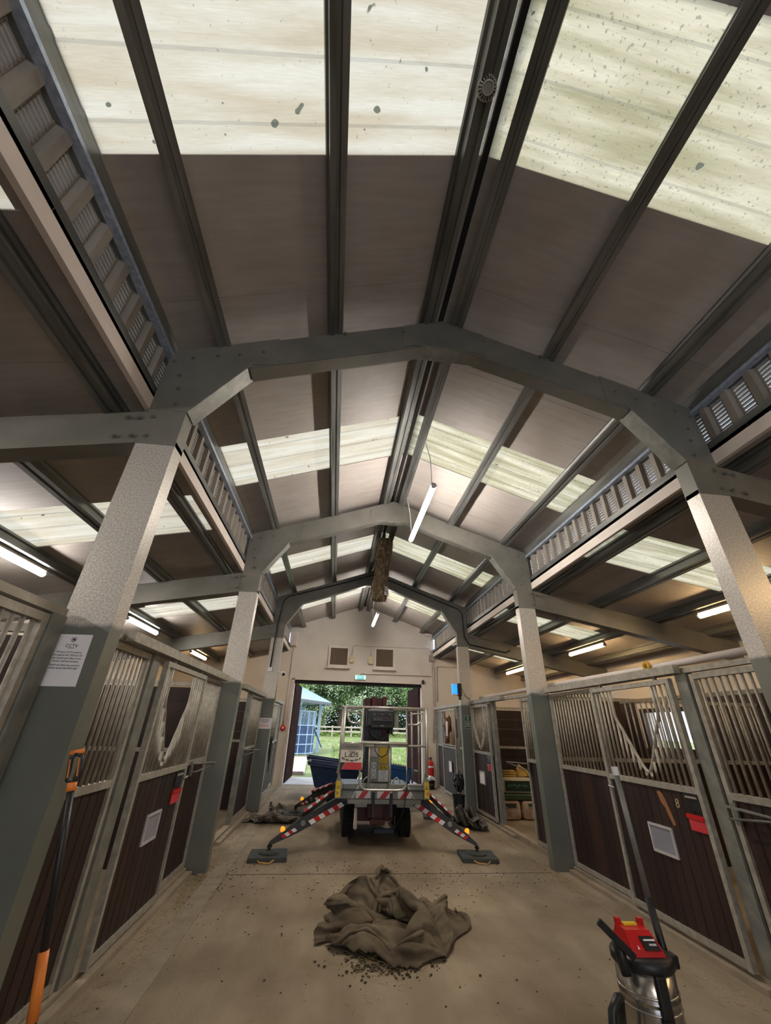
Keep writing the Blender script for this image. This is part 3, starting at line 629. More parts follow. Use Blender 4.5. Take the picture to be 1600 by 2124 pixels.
# sign board on the basket
sg = B(MB().box(.15, 6.955, 1.035, .48, 6.975, 1.365), 'sign_board', LM['cream'])
MB().box(.15,6.951,1.29,.48,6.954,1.365).build('grey_band', mt('grey_vinyl',(.22,.2,.19),(.25,.23,.21)), sg)
MB().prism([(.23,6.951,1.125),(.48,6.951,1.125),(.48,6.951,1.035),(.18,6.951,1.035)], (0,.003,0)).build('red_band', LM['red'], sg)
MB().prism([(.15,6.951,1.125),(.225,6.951,1.125),(.175,6.951,1.035),(.15,6.951,1.035)], (0,.003,0)).build('black_band', MAT['black'], sg)
RX = (math.radians(90), 0, 0)
text('lettering', 'L  DS', MAT['ink'], sg, (.315,6.950,1.222), RX, .092)
text('lettering', '&', MAT['galvd'], sg, (.288,6.950,1.222), RX, .085, shear=.3)
text('lettering', '0118 942 1990', MAT['black'], sg, (.32,6.950,1.328), RX, .04, sx=1.0) if 0 else text('lettering', '0330 043 0001', MAT['black'], sg, (.325,6.950,1.325), RX, .036)
m = MB()
for k in range(18):
    if k % 4 == 3: continue
    a = -1.0+2*k/17; x = .315+.135*a; z = 1.150+.032*a*a; m.bar((x-.0075,6.9495,z-.001),(x+.0075,6.9495,z+.001),.002,.013,up=(0,0,1))
m.build('curved_slogan', MAT['ink'], sg)
m = MB(); m.tube([(.26,6.95,1.262),(.285,6.95,1.275),(.32,6.95,1.276),(.345,6.95,1.268)], .003, 4).tube([(.355,6.95,1.272),(.362,6.95,1.262),(.375,6.95,1.276)], .003, 4); m.build('bird_emblem', MAT['galvd'], sg)
# outriggers
def outrigger(root, tip, cyl, near):
    o = bpy.data.objects.new('outrigger', None); COL.objects.link(o); o.parent = lift; ORG[o.name] = ORG[lift.name]
    a, b = V3(root), V3(tip); d = (b-a).normalized(); L = (b-a).length
    n = V3((0,-1,0)); n = (n-d*n.dot(d)).normalized(); up = d.cross(n); 
    if up.z < 0: up = -up
    h0, h1, hw = .075, .035, .045
    bm_ = MB(); P = lambda s, u: a+d*(s*L)+up*u
    pts = [P(0,-h0),P(.70,-.07),P(1,-.035),P(1,.0),P(.62,.07),P(0,h0)]
    MB().prism([p+n*hw for p in pts], -n*2*hw).build('beam', LM['beam'], o, fix=True)
    # hazard tape on the beam
    for s0, s1, k0 in ((.12,.54,0),(.70,.86,1)):
        nseg = 7 if k0 == 0 else 4
        for i in range(nseg):
            u0, u1 = s0+(s1-s0)*i/nseg, s0+(s1-s0)*(i+1)/nseg; w = .03 if k0 == 0 else .022; c = -.035 if k0 == 0 else -.018
            MB().prism([P(u0,c-w)+n*(hw+.003),P(u1,c-w)+n*(hw+.003),P(u1+.02,c+w)+n*(hw+.003),P(u0+.02,c+w)+n*(hw+.003)], n*.002).build('hazard_tape', LM['red' if i % 2 else 'white'], o)
    MB().lathe([(.035,0),(.035,.012),(.02,.014)], P(.62,.005)+n*hw, 12, n).build('pivot_pin', MAT['galvd'], o)
    # cylinder with striped guard
    c0, c1 = V3(cyl), P(.60,.085)
    dd = (c1-c0); 
    MB().tube([c0, c0+dd*.55, c1], .028, 10).build('hydraulic_cylinder', LM['beam'], o, smooth=True)
    nseg = 7
    for i in range(nseg):
        p, q = c0+dd*(.12+.82*i/nseg), c0+dd*(.12+.82*(i+1)/nseg)
        MB().bar(p+up*.035+n*.02, q+up*.035+n*.02, .075, .022, up=up).build('striped_guard', LM['white' if i % 2 else 'red'], o)
    # lamp, spindle, foot
    lp = P(.84,.045); MB().lathe([(.03,-.012),(.034,.0),(.034,.018),(.02,.04),(.008,.046)], lp, 12, up).build('amber_lamp', LM['amber'], o, smooth=True)
    f = P(1,-.02); MB().tube([f, (f.x,f.y,.075)], .02, 8).tube([(f.x,f.y,.115),(f.x,f.y,.135)], .035, 10).build('spindle', LM['beam'], o)
    MB().lathe([(.13,.055),(.13,.066),(.10,.078),(.05,.084)], (f.x,f.y,0), 24).build('foot_disc', LM['pad'], o, smooth=False)
    return f
tips = [((.36,7.42,.66),(-.74,7.08,.17),(.12,7.3,.73)), ((1.27,7.42,.66),(2.19,7.02,.17),(1.50,7.3,.73)), ((.30,9.0,.62),(-.62,10.0,.17),(.14,9.1,.62)), ((1.33,9.0,.62),(2.24,9.85,.17),(1.48,9.1,.62))]
padn = ['grey square ground pad with orange rope under the near outrigger on the red pouch side', 'grey square ground pad under the near outrigger on the vacuum cleaner side', 'grey square ground pad under the far outrigger beside the blue tubs', 'grey square ground pad under the far outrigger, toward the horse']
for i, (a, b, c) in enumerate(tips):
    f = outrigger(a, b, c, i < 2)
    ang = (.08, -.1, .2, -.15)[i]; ca, sa = math.cos(ang), math.sin(ang)
    t = thing('ground_pad', padn[i], 'pad', (f.x, f.y, 0), 'outrigger ground pads')
    q = [(f.x+ca*x-sa*y, f.y+sa*x+ca*y, .0) for x, y in ((-.25,-.23),(.25,-.23),(.25,.23),(-.25,.23))]
    MB().prism(q, (0,0,.052)).build('board', LM['pad'], t, bevel=.006)
    MB().tube([(f.x-.12,f.y-.22,.03),(f.x-.08,f.y-.29,.02),(f.x+.05,f.y-.31,.012),(f.x+.1,f.y-.24,.03)], .009, 6).build('rope_handle', mt('orange_rope',(.5,.25,.06),(.6,.33,.1)) if i == 0 else bpy.data.materials['orange_rope'], t, smooth=True)

# ------------------------------------------------------------------ notices, pouches and small fittings on stalls and columns
MX = dict(
 grey = mt('grey_backing', (.22,.22,.25), (.26,.26,.29), rough=.5, scale=3),
 alu = mt('snap_frame', (.55,.52,.5), (.62,.6,.57), rough=.35, metal=.3, scale=8),
 pouch = mt('red_pouch', (.50,.025,.04), (.58,.04,.05), rough=.6, scale=6),
 green = mt('sign_green', (.01,.06,.035), (.015,.075,.045), rough=.4),
 gold = mt('gold_number', (.45,.33,.2), (.5,.38,.24), rough=.4, metal=.3),
)
def notice(label, sd, x, y0, y1, z0, z1, pale=False):
    t = thing('notice_frame', label, 'notice frame', (x,(y0+y1)/2,z0), 'framed notices on stall doors'); ax = -sd; w = .02
    MB().box(x, y0+w, z0+w, x+ax*.006, y1-w, z1-w).build('backing', MAT['paper'] if pale else MX['grey'], t)
    MB().box(x, y0, z0, x+ax*.016, y0+w, z1).box(x, y1-w, z0, x+ax*.016, y1, z1).box(x, y0+w, z0, x+ax*.016, y1-w, z0+w).box(x, y0+w, z1-w, x+ax*.016, y1-w, z1).build('border', MX['alu'], t)
xl_d = -1.655+.075+.006; xr_d = 3.32-.075-.006
notice('empty grey framed notice on the closed door beyond the orange and black shovel', -1, xl_d, 4.57, 4.89, .64, .86)
notice('empty grey notice in a pale frame on the door numbered 8', 1, xr_d, 4.31, 4.63, .605, .835)
notice('pale framed notice on the pulled back door next to the bales doorway', 1, xr_d, 9.53, 9.84, .60, .83, True)
notice('pale framed notice on the horse stall lower door', 1, 3.219, 12.05, 12.33, .60, .84, True)
def pouch(label, sd, x, y0, y1, z0, z1):
    t = thing('red_pouch', label, 'pouch', (x,(y0+y1)/2,z0), 'red pouches on stall doors'); ax = -sd
    MB().prism([(x,y0,z0),(x,y1,z0),(x,y1,z1),(x,y0,z1)], (ax*.016,0,0)).build('pocket', MX['pouch'], t, bevel=.004, fix=True)
    MB().box(x, y0-.004, z1-.03, x+ax*.026, y1+.004, z1).build('flap', MAT['red'], t, fix=True)
    if sd > 0 or True: MB().box(x, y0+.01, z1+.03, x+ax*.012, y1-.01, z1+.15).build('holder', MAT['black'], t, fix=True, label='black holder above')
    MB().box(x, y0+.02, z1+.12, x+ax*.02, y1-.03, z1+.135).build('holder_clip', MAT['galv'], t)
pouch('red pouch under a black holder on the door numbered 8', 1, xr_d, 3.87, 4.05, .87, .99)
pouch('red pouch on the closed door by the orange and black shovel', -1, xl_d, 5.10, 5.32, .86, .98)
pouch('red pouch on the pulled back door next to the bales doorway', 1, xr_d, 9.10, 9.27, .87, .99)
o = text('number_eight', '8', MX['gold'], bpy.data.objects['stall_front.004'], (xr_d-.004, 4.15, 1.045), (math.radians(90), 0, math.radians(-90)), .10, .004)
# bare wood scar on the door numbered 8
sc = MB(); sc.prism([(xr_d+.003,4.40,1.11),(xr_d+.003,4.37,1.12),(xr_d+.003,4.33,1.10),(xr_d+.003,4.28,.98),(xr_d+.003,4.25,.87),(xr_d+.003,4.28,.86),(xr_d+.003,4.32,.93),(xr_d+.003,4.335,.99),(xr_d+.003,4.37,1.02)], (-.003,0,0)); sc.build('bare_wood_patch', mt('bare_wood',(.22,.09,.03),(.3,.13,.05),rough=.7,scale=8,stretch=(1,1,.2)), bpy.data.objects['stall_front.004'], fix=True)
# camera notice
t = thing('camera_notice', 'white printed camera notice taped to the nearest column', 'notice', (-1.55,2.594,1.753))
cn = MB().prism([(-1.648,2.5965,1.752),(-1.452,2.5965,1.755),(-1.458,2.5965,2.037),(-1.648,2.5965,2.034)], (0,.002,0)).build('sheet', MAT['paper'], t)
TX = lambda s, z, size, x=-1.553: text('lettering', s, MAT['ink'], t, (x, 2.5955, z), RX, size, .0004)
TX('CCTV', 1.970, .026); MB().box(-1.572,2.5955,1.957,-1.534,2.596,1.959).build('underline', MAT['ink'], t)
for i, s in enumerate(('We have CCTV cameras', 'throughout the CRS barn for', 'the benefit and safety of our', 'horses, staff and students.', 'Should you have any concerns', 'please speak with BHS staff.')):
    TX(s, 1.935-i*.0165-(.004 if i > 3 else 0), .0135)
m = MB()
for k in range(20):
    a, b = 2*math.pi*k/20, 2*math.pi*(k+1)/20
    m.poly([(-1.553+q*math.cos(w), 2.5955, 2.006+q*math.sin(w)) for q, w in ((.0145,a),(.0145,b),(.0115,b),(.0115,a))])
m.prism([(-1.562,2.5955,2.0),(-1.544,2.5955,2.0),(-1.546,2.5955,2.010),(-1.553,2.5955,2.014),(-1.56,2.5955,2.009)], (0,.0003,0)); m.build('emblem', MAT['ink'], t)
# red and white notice on the farthest left column
t = thing('printed_notice', 'landscape paper notice with black and red print on the farthest left column', 'notice', (-1.53,10.233,1.5))
MB().box(-1.675,10.234,1.50,-1.365,10.237,1.712).build('sheet', MAT['paper'], t)
def lines(par, rows, xc, y, z0, dz, hw, mat):
    q = random.Random(len(rows)+int(z0*100)); m = MB()
    for i, w in enumerate(rows):
        x = xc-w/2
        while x < xc+w/2:
            L = q.uniform(.008,.022); m.box(x, y-.0008, z0-i*dz-hw/2, min(x+L, xc+w/2), y, z0-i*dz+hw/2); x += L+.006
    return m.build('printed_lines', mat, par)
lines(t, (.20,.20,.13), -1.52, 10.2338, 1.68, .03, .014, MAT['ink']); lines(t, (.17,.18), -1.52, 10.2338, 1.575, .03, .013, MAT['red'])
# green first aid sign on the farthest right column
t = thing('first_aid_sign', 'green first aid sign with white cross on the farthest right column', 'sign', (3.165,10.235,1.62))
MB().box(3.085,10.228,1.62,3.245,10.236,1.885).build('plate', MX['green'], t)
w = MB()
for x0,z0,x1,z1 in ((3.09,1.876,3.24,1.882),(3.09,1.623,3.24,1.629),(3.09,1.765,3.24,1.771),(3.088,1.623,3.093,1.882),(3.237,1.623,3.242,1.882),(3.15,1.815,3.18,1.862),(3.142,1.824,3.188,1.853)): w.box(x0,10.2255,z0,x1,10.2275,z1)
w.build('border_and_cross', MAT['white'], t)
lines(t, (.06,), 3.165, 10.2270, 1.795, .03, .012, MAT['white']); lines(t, (.11,.11,.12), 3.165, 10.2270, 1.735, .034, .016, MAT['white'])
# saddle racks
def rack(label, x, y0, y1, z, ax, out):
    t = thing('saddle_rack', label, 'rack', (x,(y0+y1)/2,z), 'saddle racks on stall fronts')
    MB().tube([(x,y0,z+.03),(x+ax*.05,y0+.02,z+.035),(x+ax*out,y1,z+.02)], .010, 8).build('upper_arm', MAT['galvd'], t, smooth=True)
    MB().tube([(x,y0,z-.05),(x+ax*.05,y0+.02,z-.05),(x+ax*out*.9,y1,z+.01)], .008, 8).build('lower_arm', MAT['galvd'], t, smooth=True)
    MB().box(x-.01, y0-.03, z-.09, x+.01, y0+.01, z+.06).build('back_plate', MAT['galvd'], t)
rack('dull rack on the closed door stall, just before the second left column', -1.61, 5.75, 6.15, 1.13, 1, .16)
rack('dull metal rack on the frame beside the bales doorway', 3.29, 7.45, 8.0, 1.09, -1, .16)
rack('metal rack on the barred panel just beyond the largest right column', 3.29, 3.60, 3.1, 1.07, -1, .10)
rack('black rack with hanging tack by the farthest left column', -1.61, 8.75, 9.2, 1.13, 1, .22)
# yellow ring and overhead pipe on the right
pt = MB().tube([(3.50,2.76,2.26),(3.50,4.6,2.255),(3.50,6.6,2.27),(3.50,10.2,2.27)], .035, 10).build('service_pipe', MAT['trimw'], None, smooth=True); tag(pt, 'pale overhead pipe running along the top of the stalls on the number 8 side', 'pipe')
m = MB(); pts = [(3.455, 4.34+.04*math.cos(k*math.pi/8), 2.27+.04*math.sin(k*math.pi/8)) for k in range(17)]
o = m.tube(pts, .02, 8).build('yellow_coil', mt('amber_rope',(.45,.25,.02),(.55,.32,.03)), None, smooth=True); tag(o, 'small yellow coil sitting on the pale overhead pipe', 'coil')
# fly killer
t = thing('fly_killer', 'glowing blue fly killer box on the farthest right column', 'fly killer', (2.95,10.18,2.32))
MB().box(2.93,10.12,2.30,3.03,10.235,2.58).build('casing', MAT['black'], t, bevel=.008)
MB().box(2.80,10.13,2.315,2.93,10.23,2.345).box(2.80,10.13,2.55,2.93,10.23,2.575).build('tray', MAT['white'], t)
MB().box(2.81,10.14,2.35,2.925,10.22,2.55).build('blue_tubes', emis('blue_glow',(.02,.22,1.0),2.2), t)
m = MB()
for k in range(6): m.box(2.808,10.132,2.36+k*.034,2.93,10.136,2.365+k*.034)
m.build('guard_wires', MAT['black'], t)
MB().tube([(3.03,10.2,2.5),(3.08,10.2,2.42),(3.15,10.21,2.30),(3.25,10.22,2.24)], .006, 5).build('flex', MAT['black'], t, smooth=True)
MB().box(2.97,10.16,2.22,3.02,10.235,2.30).build('lower_box', MAT['black'], t)

# ------------------------------------------------------------------ gable wall fittings
for x0, x1, z0, z1, l in ((-.33,.385,3.345,4.02,'pale framed brown vent on the gable wall, the one over the blue tubs'), (1.245,1.965,3.345,4.04,'pale framed brown vent on the gable wall, the one nearer the horse')):
    t = thing('wall_vent', l, 'vent', ((x0+x1)/2,YB,z0), 'gable wall vents')
    MB().box(x0+.06,YB-.03,z0+.06,x1-.06,YB,z1-.05).build('mesh_panel', mt('brown_mesh',(.085,.06,.04),(.13,.095,.065),rough=.9,scale=60) if 'brown_mesh' not in bpy.data.materials else bpy.data.materials['brown_mesh'], t)
    MB().box(x0,YB-.06,z0,x0+.065,YB,z1).box(x1-.065,YB-.06,z0,x1,YB,z1).box(x0+.065,YB-.06,z1-.06,x1-.065,YB,z1).box(x0+.065,YB-.06,z0,x1-.065,YB,z0+.07).build('surround', MAT['trimw'], t)
    MB().box(x0-.05,YB-.12,z0-.045,x1+.04,YB,z0+.005).build('ledge', MAT['trimw'], t)
MY = mt('yellowed_plastic', (.52,.42,.24), (.6,.5,.3), rough=.6, scale=5)
for x, z, l in ((.48,3.62,'yellowed isolator box beside the vent over the blue tubs'), (1.12,3.60,'yellowed isolator box beside the vent nearer the horse')):
    o = MB().prism([(x-.07,YB,z-.12),(x+.07,YB,z-.12),(x+.085,YB,z-.09),(x+.085,YB,z+.07),(x+.04,YB,z+.13),(x-.04,YB,z+.13),(x-.085,YB,z+.07),(x-.085,YB,z-.09)], (0,-.08,0)).build('isolator_box', MY, None, fix=True, bevel=.01); tag(o, l, 'switch box', 'isolator boxes')
def conduit(label, pts, r=.018, mat='trimw'):
    o = MB().tube(pts, r, 6).build('conduit', MAT[mat], None, smooth=True); return tag(o, label, 'conduit', 'conduits on the gable wall')
y = YB-.025
conduit('painted conduit running from the first isolator box over both vents', [(.48,y,3.75),(.48,y,4.03),(.52,y,4.08),(3.18,y,4.09),(3.25,y,4.02),(3.25,y,3.85)])
conduit('short painted conduit dropping to the isolator box nearer the horse', [(1.12,y,4.06),(1.12,y,3.73)])
conduit('painted conduit running above the exit sign to the camera dome', [(.80,y,3.14),(.86,y,3.2),(1.0,y,3.17),(3.24,y,3.18)])
conduit('painted vertical conduit from the grey junction box to the floor beside the extinguisher', [(3.27,y,3.72),(3.27,y,2.2),(3.26,y,1.2)])
conduit('second painted vertical conduit beside the farthest right column', [(3.33,y,3.72),(3.33,y,1.3)])
conduit('painted conduit turning behind the farthest right column', [(3.42,y,2.4),(3.42,y,3.45),(3.46,y,3.5),(4.4,y,3.50)])
conduit('painted conduit down the wall to the red alarm point', [(-1.52,y,4.2),(-1.53,y,2.6),(-1.545,y,1.58)])
o = MB().box(3.18,YB-.09,3.66,3.34,YB,3.86).build('junction_box', MAT['galv'], None, bevel=.008); tag(o, 'grey junction box high on the gable wall near the horse side', 'junction box')
o = MB().box(-1.66,YB-.2,3.95,-1.44,YB,4.40).build('cable_cabinet', MAT['trimw'], None, bevel=.01); tag(o, 'pale cable cabinet under the side eave at the gable wall', 'cabinet')
t = thing('exit_sign', 'lit green and white exit sign over the barn doorway', 'sign', (.805,YB-.06,2.98))
MB().box(.61,YB-.07,2.975,.995,YB,3.115).build('casing', MAT['white'], t, bevel=.01)
MB().box(.625,YB-.075,2.985,.98,YB-.069,3.105).build('lit_panel', emis('exit_panel',(.45,.85,.82),.9), t)
MB().box(.695,YB-.078,2.992,.905,YB-.074,3.098).build('green_field', emis('exit_green',(.03,.42,.42),.6), t)
text('lettering', 'EXIT', emis('exit_white',(.85,1,.95),1.0), t, (.80,YB-.079,3.045), RX, .085, .0005)
t = thing('camera_dome', 'small dark camera dome over the corner of the barn doorway', 'camera', (2.94,YB-.06,2.97))
MB().lathe([(.065,0),(.06,.03),(.05,.05)], (2.94,YB-.03,3.02), 14, (0,0,-1)).build('mount', MAT['white'], t); MB().lathe([(.05,.0),(.047,.03),(.03,.052),(.004,.06)], (2.94,YB-.06,3.0), 14, (0,-1,-.4)).build('lens', MAT['black'], t, smooth=True)
t = thing('bridle', 'black leather bridle straps hanging on the narrow stall by the barn doorway', 'bridle', (-1.56,11.6,.9))
MB().box(-1.555,11.52,1.33,-1.49,11.56,1.37).build('hook', MAT['steel'], t)
for k, (dy, h, w_) in enumerate(((0,.42,.09),(.05,.30,.11),(-.04,.55,.06),(.02,.75,.05))):
    pts = [(-1.50+.01*k, 11.54+dy+w_*math.sin(a), 1.33-h*(.5-.5*math.cos(a))) for a in [2*math.pi*j/14 for j in range(15)]]
    MB().tube(pts, .009, 5).build('strap', MAT['black'], t, smooth=True)
t = thing('security_camera', 'white security camera on the inner side of the farthest left column', 'camera', (-1.27,10.3,2.66))
MB().tube([(-1.378,10.28,2.68),(-1.30,10.28,2.68)], .018, 8).build('arm', MAT['white'], t); MB().lathe([(.05,0),(.055,.04),(.055,.10),(.03,.11)], (-1.30,10.33,2.67), 14, (.5,-1,-.3)).build('body', MAT['white'], t, smooth=True)
MB().lathe([(.035,0),(.03,.012)], (-1.249,10.23,2.637), 12, (.5,-1,-.3)).build('lens', MAT['black'], t)
t = thing('socket_box', 'white socket on the face of the farthest left column with a black cable above', 'socket', (-1.60,10.235,2.72))
MB().box(-1.63,10.20,2.68,-1.53,10.238,2.78).build('plate', MAT['white'], t, bevel=.006)
MB().tube([(-1.58,10.22,2.78),(-1.575,10.22,3.3),(-1.56,10.22,3.8),(-1.50,10.22,4.36),(-1.40,10.22,4.50),(.2,10.22,5.02),(.82,10.22,5.24),(1.5,10.22,5.0),(3.1,10.22,4.42),(3.20,10.22,4.30),(3.22,10.22,3.70),(3.34,10.22,3.52),(4.3,10.22,3.36),(4.42,10.22,3.42)], .016, 6).build('black_cable', MAT['black'], t, smooth=True, label='black cable following the farthest frame')
o = MB().box(-1.375,10.26,2.05,-1.345,10.36,2.40).build('cable_tray', MY, None, bevel=.005); tag(o, 'small yellowed box on the inner side of the farthest left column', 'box')
t = thing('alarm_point', 'round red fire alarm point on the wall left of the barn doorway', 'alarm', (-1.545,YB-.05,1.48))
MB().lathe([(.085,0),(.085,.03),(.07,.06),(.03,.065)], (-1.545,YB,1.50), 16, (0,-1,0)).build('body', MAT['red'], t, smooth=True); MB().box(-1.57,YB-.072,1.475,-1.52,YB-.064,1.525).build('button', MAT['white'], t)
o = MB().box(-1.335,YB+.7,1.60,-1.325,YB+.92,1.92).build('door_notice', MAT['paper'], None); tag(o, 'white paper notice on the folded back maroon door', 'notice')
# extinguisher with buckets below
t = thing('fire_extinguisher', 'red fire extinguisher hanging beside the barn doorway', 'extinguisher', (3.13,YB-.1,.28))
MB().lathe([(.075,0),(.085,.015),(.085,.34),(.07,.39),(.03,.42),(.022,.45)], (3.13,YB-.1,.30), 18).build('cylinder', MAT['red'], t, smooth=True)
MB().lathe([(.0865,.23),(.0865,.28)], (3.13,YB-.1,.30), 18).build('printed_label', MAT['paper'], t)
MB().box(3.11,YB-.13,.74,3.15,YB-.07,.78).box(3.08,YB-.11,.78,3.18,YB-.09,.80).build('valve', MAT['black'], t); MB().tube([(3.09,YB-.11,.77),(3.02,YB-.11,.72),(3.0,YB-.12,.55),(3.04,YB-.13,.42)], .013, 6).build('hose', MAT['black'], t, smooth=True)
MB().box(3.10,YB-.02,.80,3.16,YB,1.10).build('wall_bracket', MY, t)
def bucket(name, label, c, r0, r1, h, mat, cat='bucket', group=None):
    t = thing(name, label, cat, c, group)
    MB().lathe([(r0,0),(r1,h),(r1+.012,h),(r1+.012,h-.02),(r1-.008,h-.02),(r0-.008,.012),(.001,.012)], c, 20).build('body', mat, t, fix=True)
    MB().tube([(c[0]-r1,c[1],c[2]+h-.01),(c[0]-r1*.8,c[1]-.05,c[2]+h*.6),(c[0],c[1]-r1-.02,c[2]+h*.5),(c[0]+r1*.8,c[1]-.05,c[2]+h*.6),(c[0]+r1,c[1],c[2]+h-.01)], .006, 5).build('handle', MAT['steel'], t, smooth=True)
    return t
bucket('bucket', 'black bucket holding crumpled white plastic under the fire extinguisher', (3.06,YB-.30,0), .11, .14, .24, MAT['black'])
def blob(c, r, n=14, amp=.35, seed=0, name='plastic', mat=None, parent=None, sq=(1,1,1)):
    from mathutils import noise
    m = MB(); m.grid(lambda u, v: V3(c)+V3((sq[0]*math.sin(math.pi*v)*math.cos(2*math.pi*u), sq[1]*math.sin(math.pi*v)*math.sin(2*math.pi*u), sq[2]*math.cos(math.pi*v)))*r*(1+amp*noise.noise(V3((seed+3*math.sin(math.pi*v)*math.cos(2*math.pi*u), 3*math.sin(math.pi*v)*math.sin(2*math.pi*u), 3*math.cos(math.pi*v))))), n*2, n)
    return m.build(name, mat, parent, smooth=False)
blob((3.06,YB-.30,.25), .14, 12, .5, 3, 'crumpled_plastic', MAT['white'], bpy.data.objects['bucket'], (1,1,.6))
o = blob((2.87,10.27,.58), .155, 12, .35, 9, 'black_sack', MAT['black'], None, (.75,1,1.25)); tag(o, 'black sack hanging on the horse side of the farthest right column', 'sack')
bucket('bucket', 'black bucket on the floor at the foot of the farthest right column', (2.86,10.28,0), .11, .135, .34, MAT['black'])

# ------------------------------------------------------------------ smoke detector, dusty sacking under the ridge
t = thing('smoke_detector', 'round smoke detector on a steel purlin under the mossy rooflight', 'smoke detector', (.68,.86,5.28))
c = V3((.675,.86,5.29)); ax_ = V3((0,-.35,-1)).normalized()
MB().lathe([(.062,0),(.066,.012),(.062,.02)], c, 24, ax_).build('base', MAT['galv'], t); MB().lathe([(.056,.02),(.036,.046)], c, 24, ax_).build('vent_ring', MAT['black'], t); MB().lathe([(.038,.044),(.038,.054),(.030,.056),(.028,.050)], c, 24, ax_).build('cap', MAT['galv'], t); MB().lathe([(.028,.049),(.028,.0515)], c, 24, ax_).build('centre_disc', MAT['galvd'], t)
a1 = ax_.orthogonal().normalized(); b1 = ax_.cross(a1); m = MB()
for k in range(18):
    a = 2*math.pi*k/18; d = a1*math.cos(a)+b1*math.sin(a); m.bar(c+ax_*.022+d*.058, c+ax_*.047+d*.039, .006, .006, up=tuple(d))
o = m.build('vent_fins', MAT['galv'], t); o['kind'] = 'stuff'
from mathutils import noise
MS = mt('dusty_sacking', (.075,.05,.028), (.17,.12,.07), rough=.95, scale=14, stretch=(1,1,.4), c3=(.26,.19,.11), s3=16, l3=(.52,.66), bump=.8, bscale=40)
t = thing('sacking_bundle', 'long dusty brown bundle of sacking and straw hanging below the ridge', 'bundle', (.80,8.0,3.9))
def sackp(u, v):
    a = 2*math.pi*u; z = 5.30-1.40*v; w = .158+.012*math.sin(v*9)+.012*v; cx = .845-.10*v
    if v > .93: w *= .85
    k = noise.noise(V3((math.cos(a)*1.5, math.sin(a)*1.5, z*3)))*.04
    s = lambda q: math.copysign(abs(q)**.6, q)
    return (cx+(w+k)*s(math.cos(a)), 8.0+(.09+k)*s(math.sin(a)), z+noise.noise(V3((a, z*2, 4)))*.03)
m = MB().grid(sackp, 36, 50); n0 = len(m.v); m.poly([sackp(k/36, 0) for k in range(36)]); m.poly([sackp(k/36, 1) for k in range(36)])
m.build('sacking', MS, t)
m = MB()
for k in range(170):
    u, v = R.random()*.55+.45, R.random(); p = V3(sackp(u, v)); q = p+V3((R.uniform(-.05,.05), -.02-.02*R.random(), R.uniform(-.16,.05))); m.tube([p, (p+q)/2+V3((.01,-.012,0)), q], .003, 4)
o = m.build('straw_wisps', mt('straw_dull',(.25,.185,.10),(.38,.29,.16),rough=.9,scale=9), t); o['kind'] = 'stuff'
m = MB()
for k in range(40):
    u, v = R.uniform(.80,.95), R.uniform(.80,.93); p = V3(sackp(u, v)); r = R.uniform(.004,.011); m.box(p.x-r,p.y-.008,p.z-r,p.x+r,p.y+.005,p.z+r*1.4)
o = m.build('droppings', MAT['white'], t); o['kind'] = 'stuff'
MB().tube([(.835,8.0,5.28),(.83,8.0,5.46)], .016, 6).build('hanging_rod', MAT['dark'], t)

# ------------------------------------------------------------------ hessian heaps
MH = mt('hessian', (.135,.10,.06), (.215,.165,.105), rough=.95, scale=9, c3=(.07,.05,.03), s3=3.5, l3=(.45,.7), bump=.35, bscale=220, rv=.28)
MHg = mt('grey_hessian', (.15,.125,.10), (.24,.205,.17), rough=.95, scale=9, c3=(.085,.07,.055), s3=4, l3=(.5,.7), bump=.35, bscale=200, rv=.28)
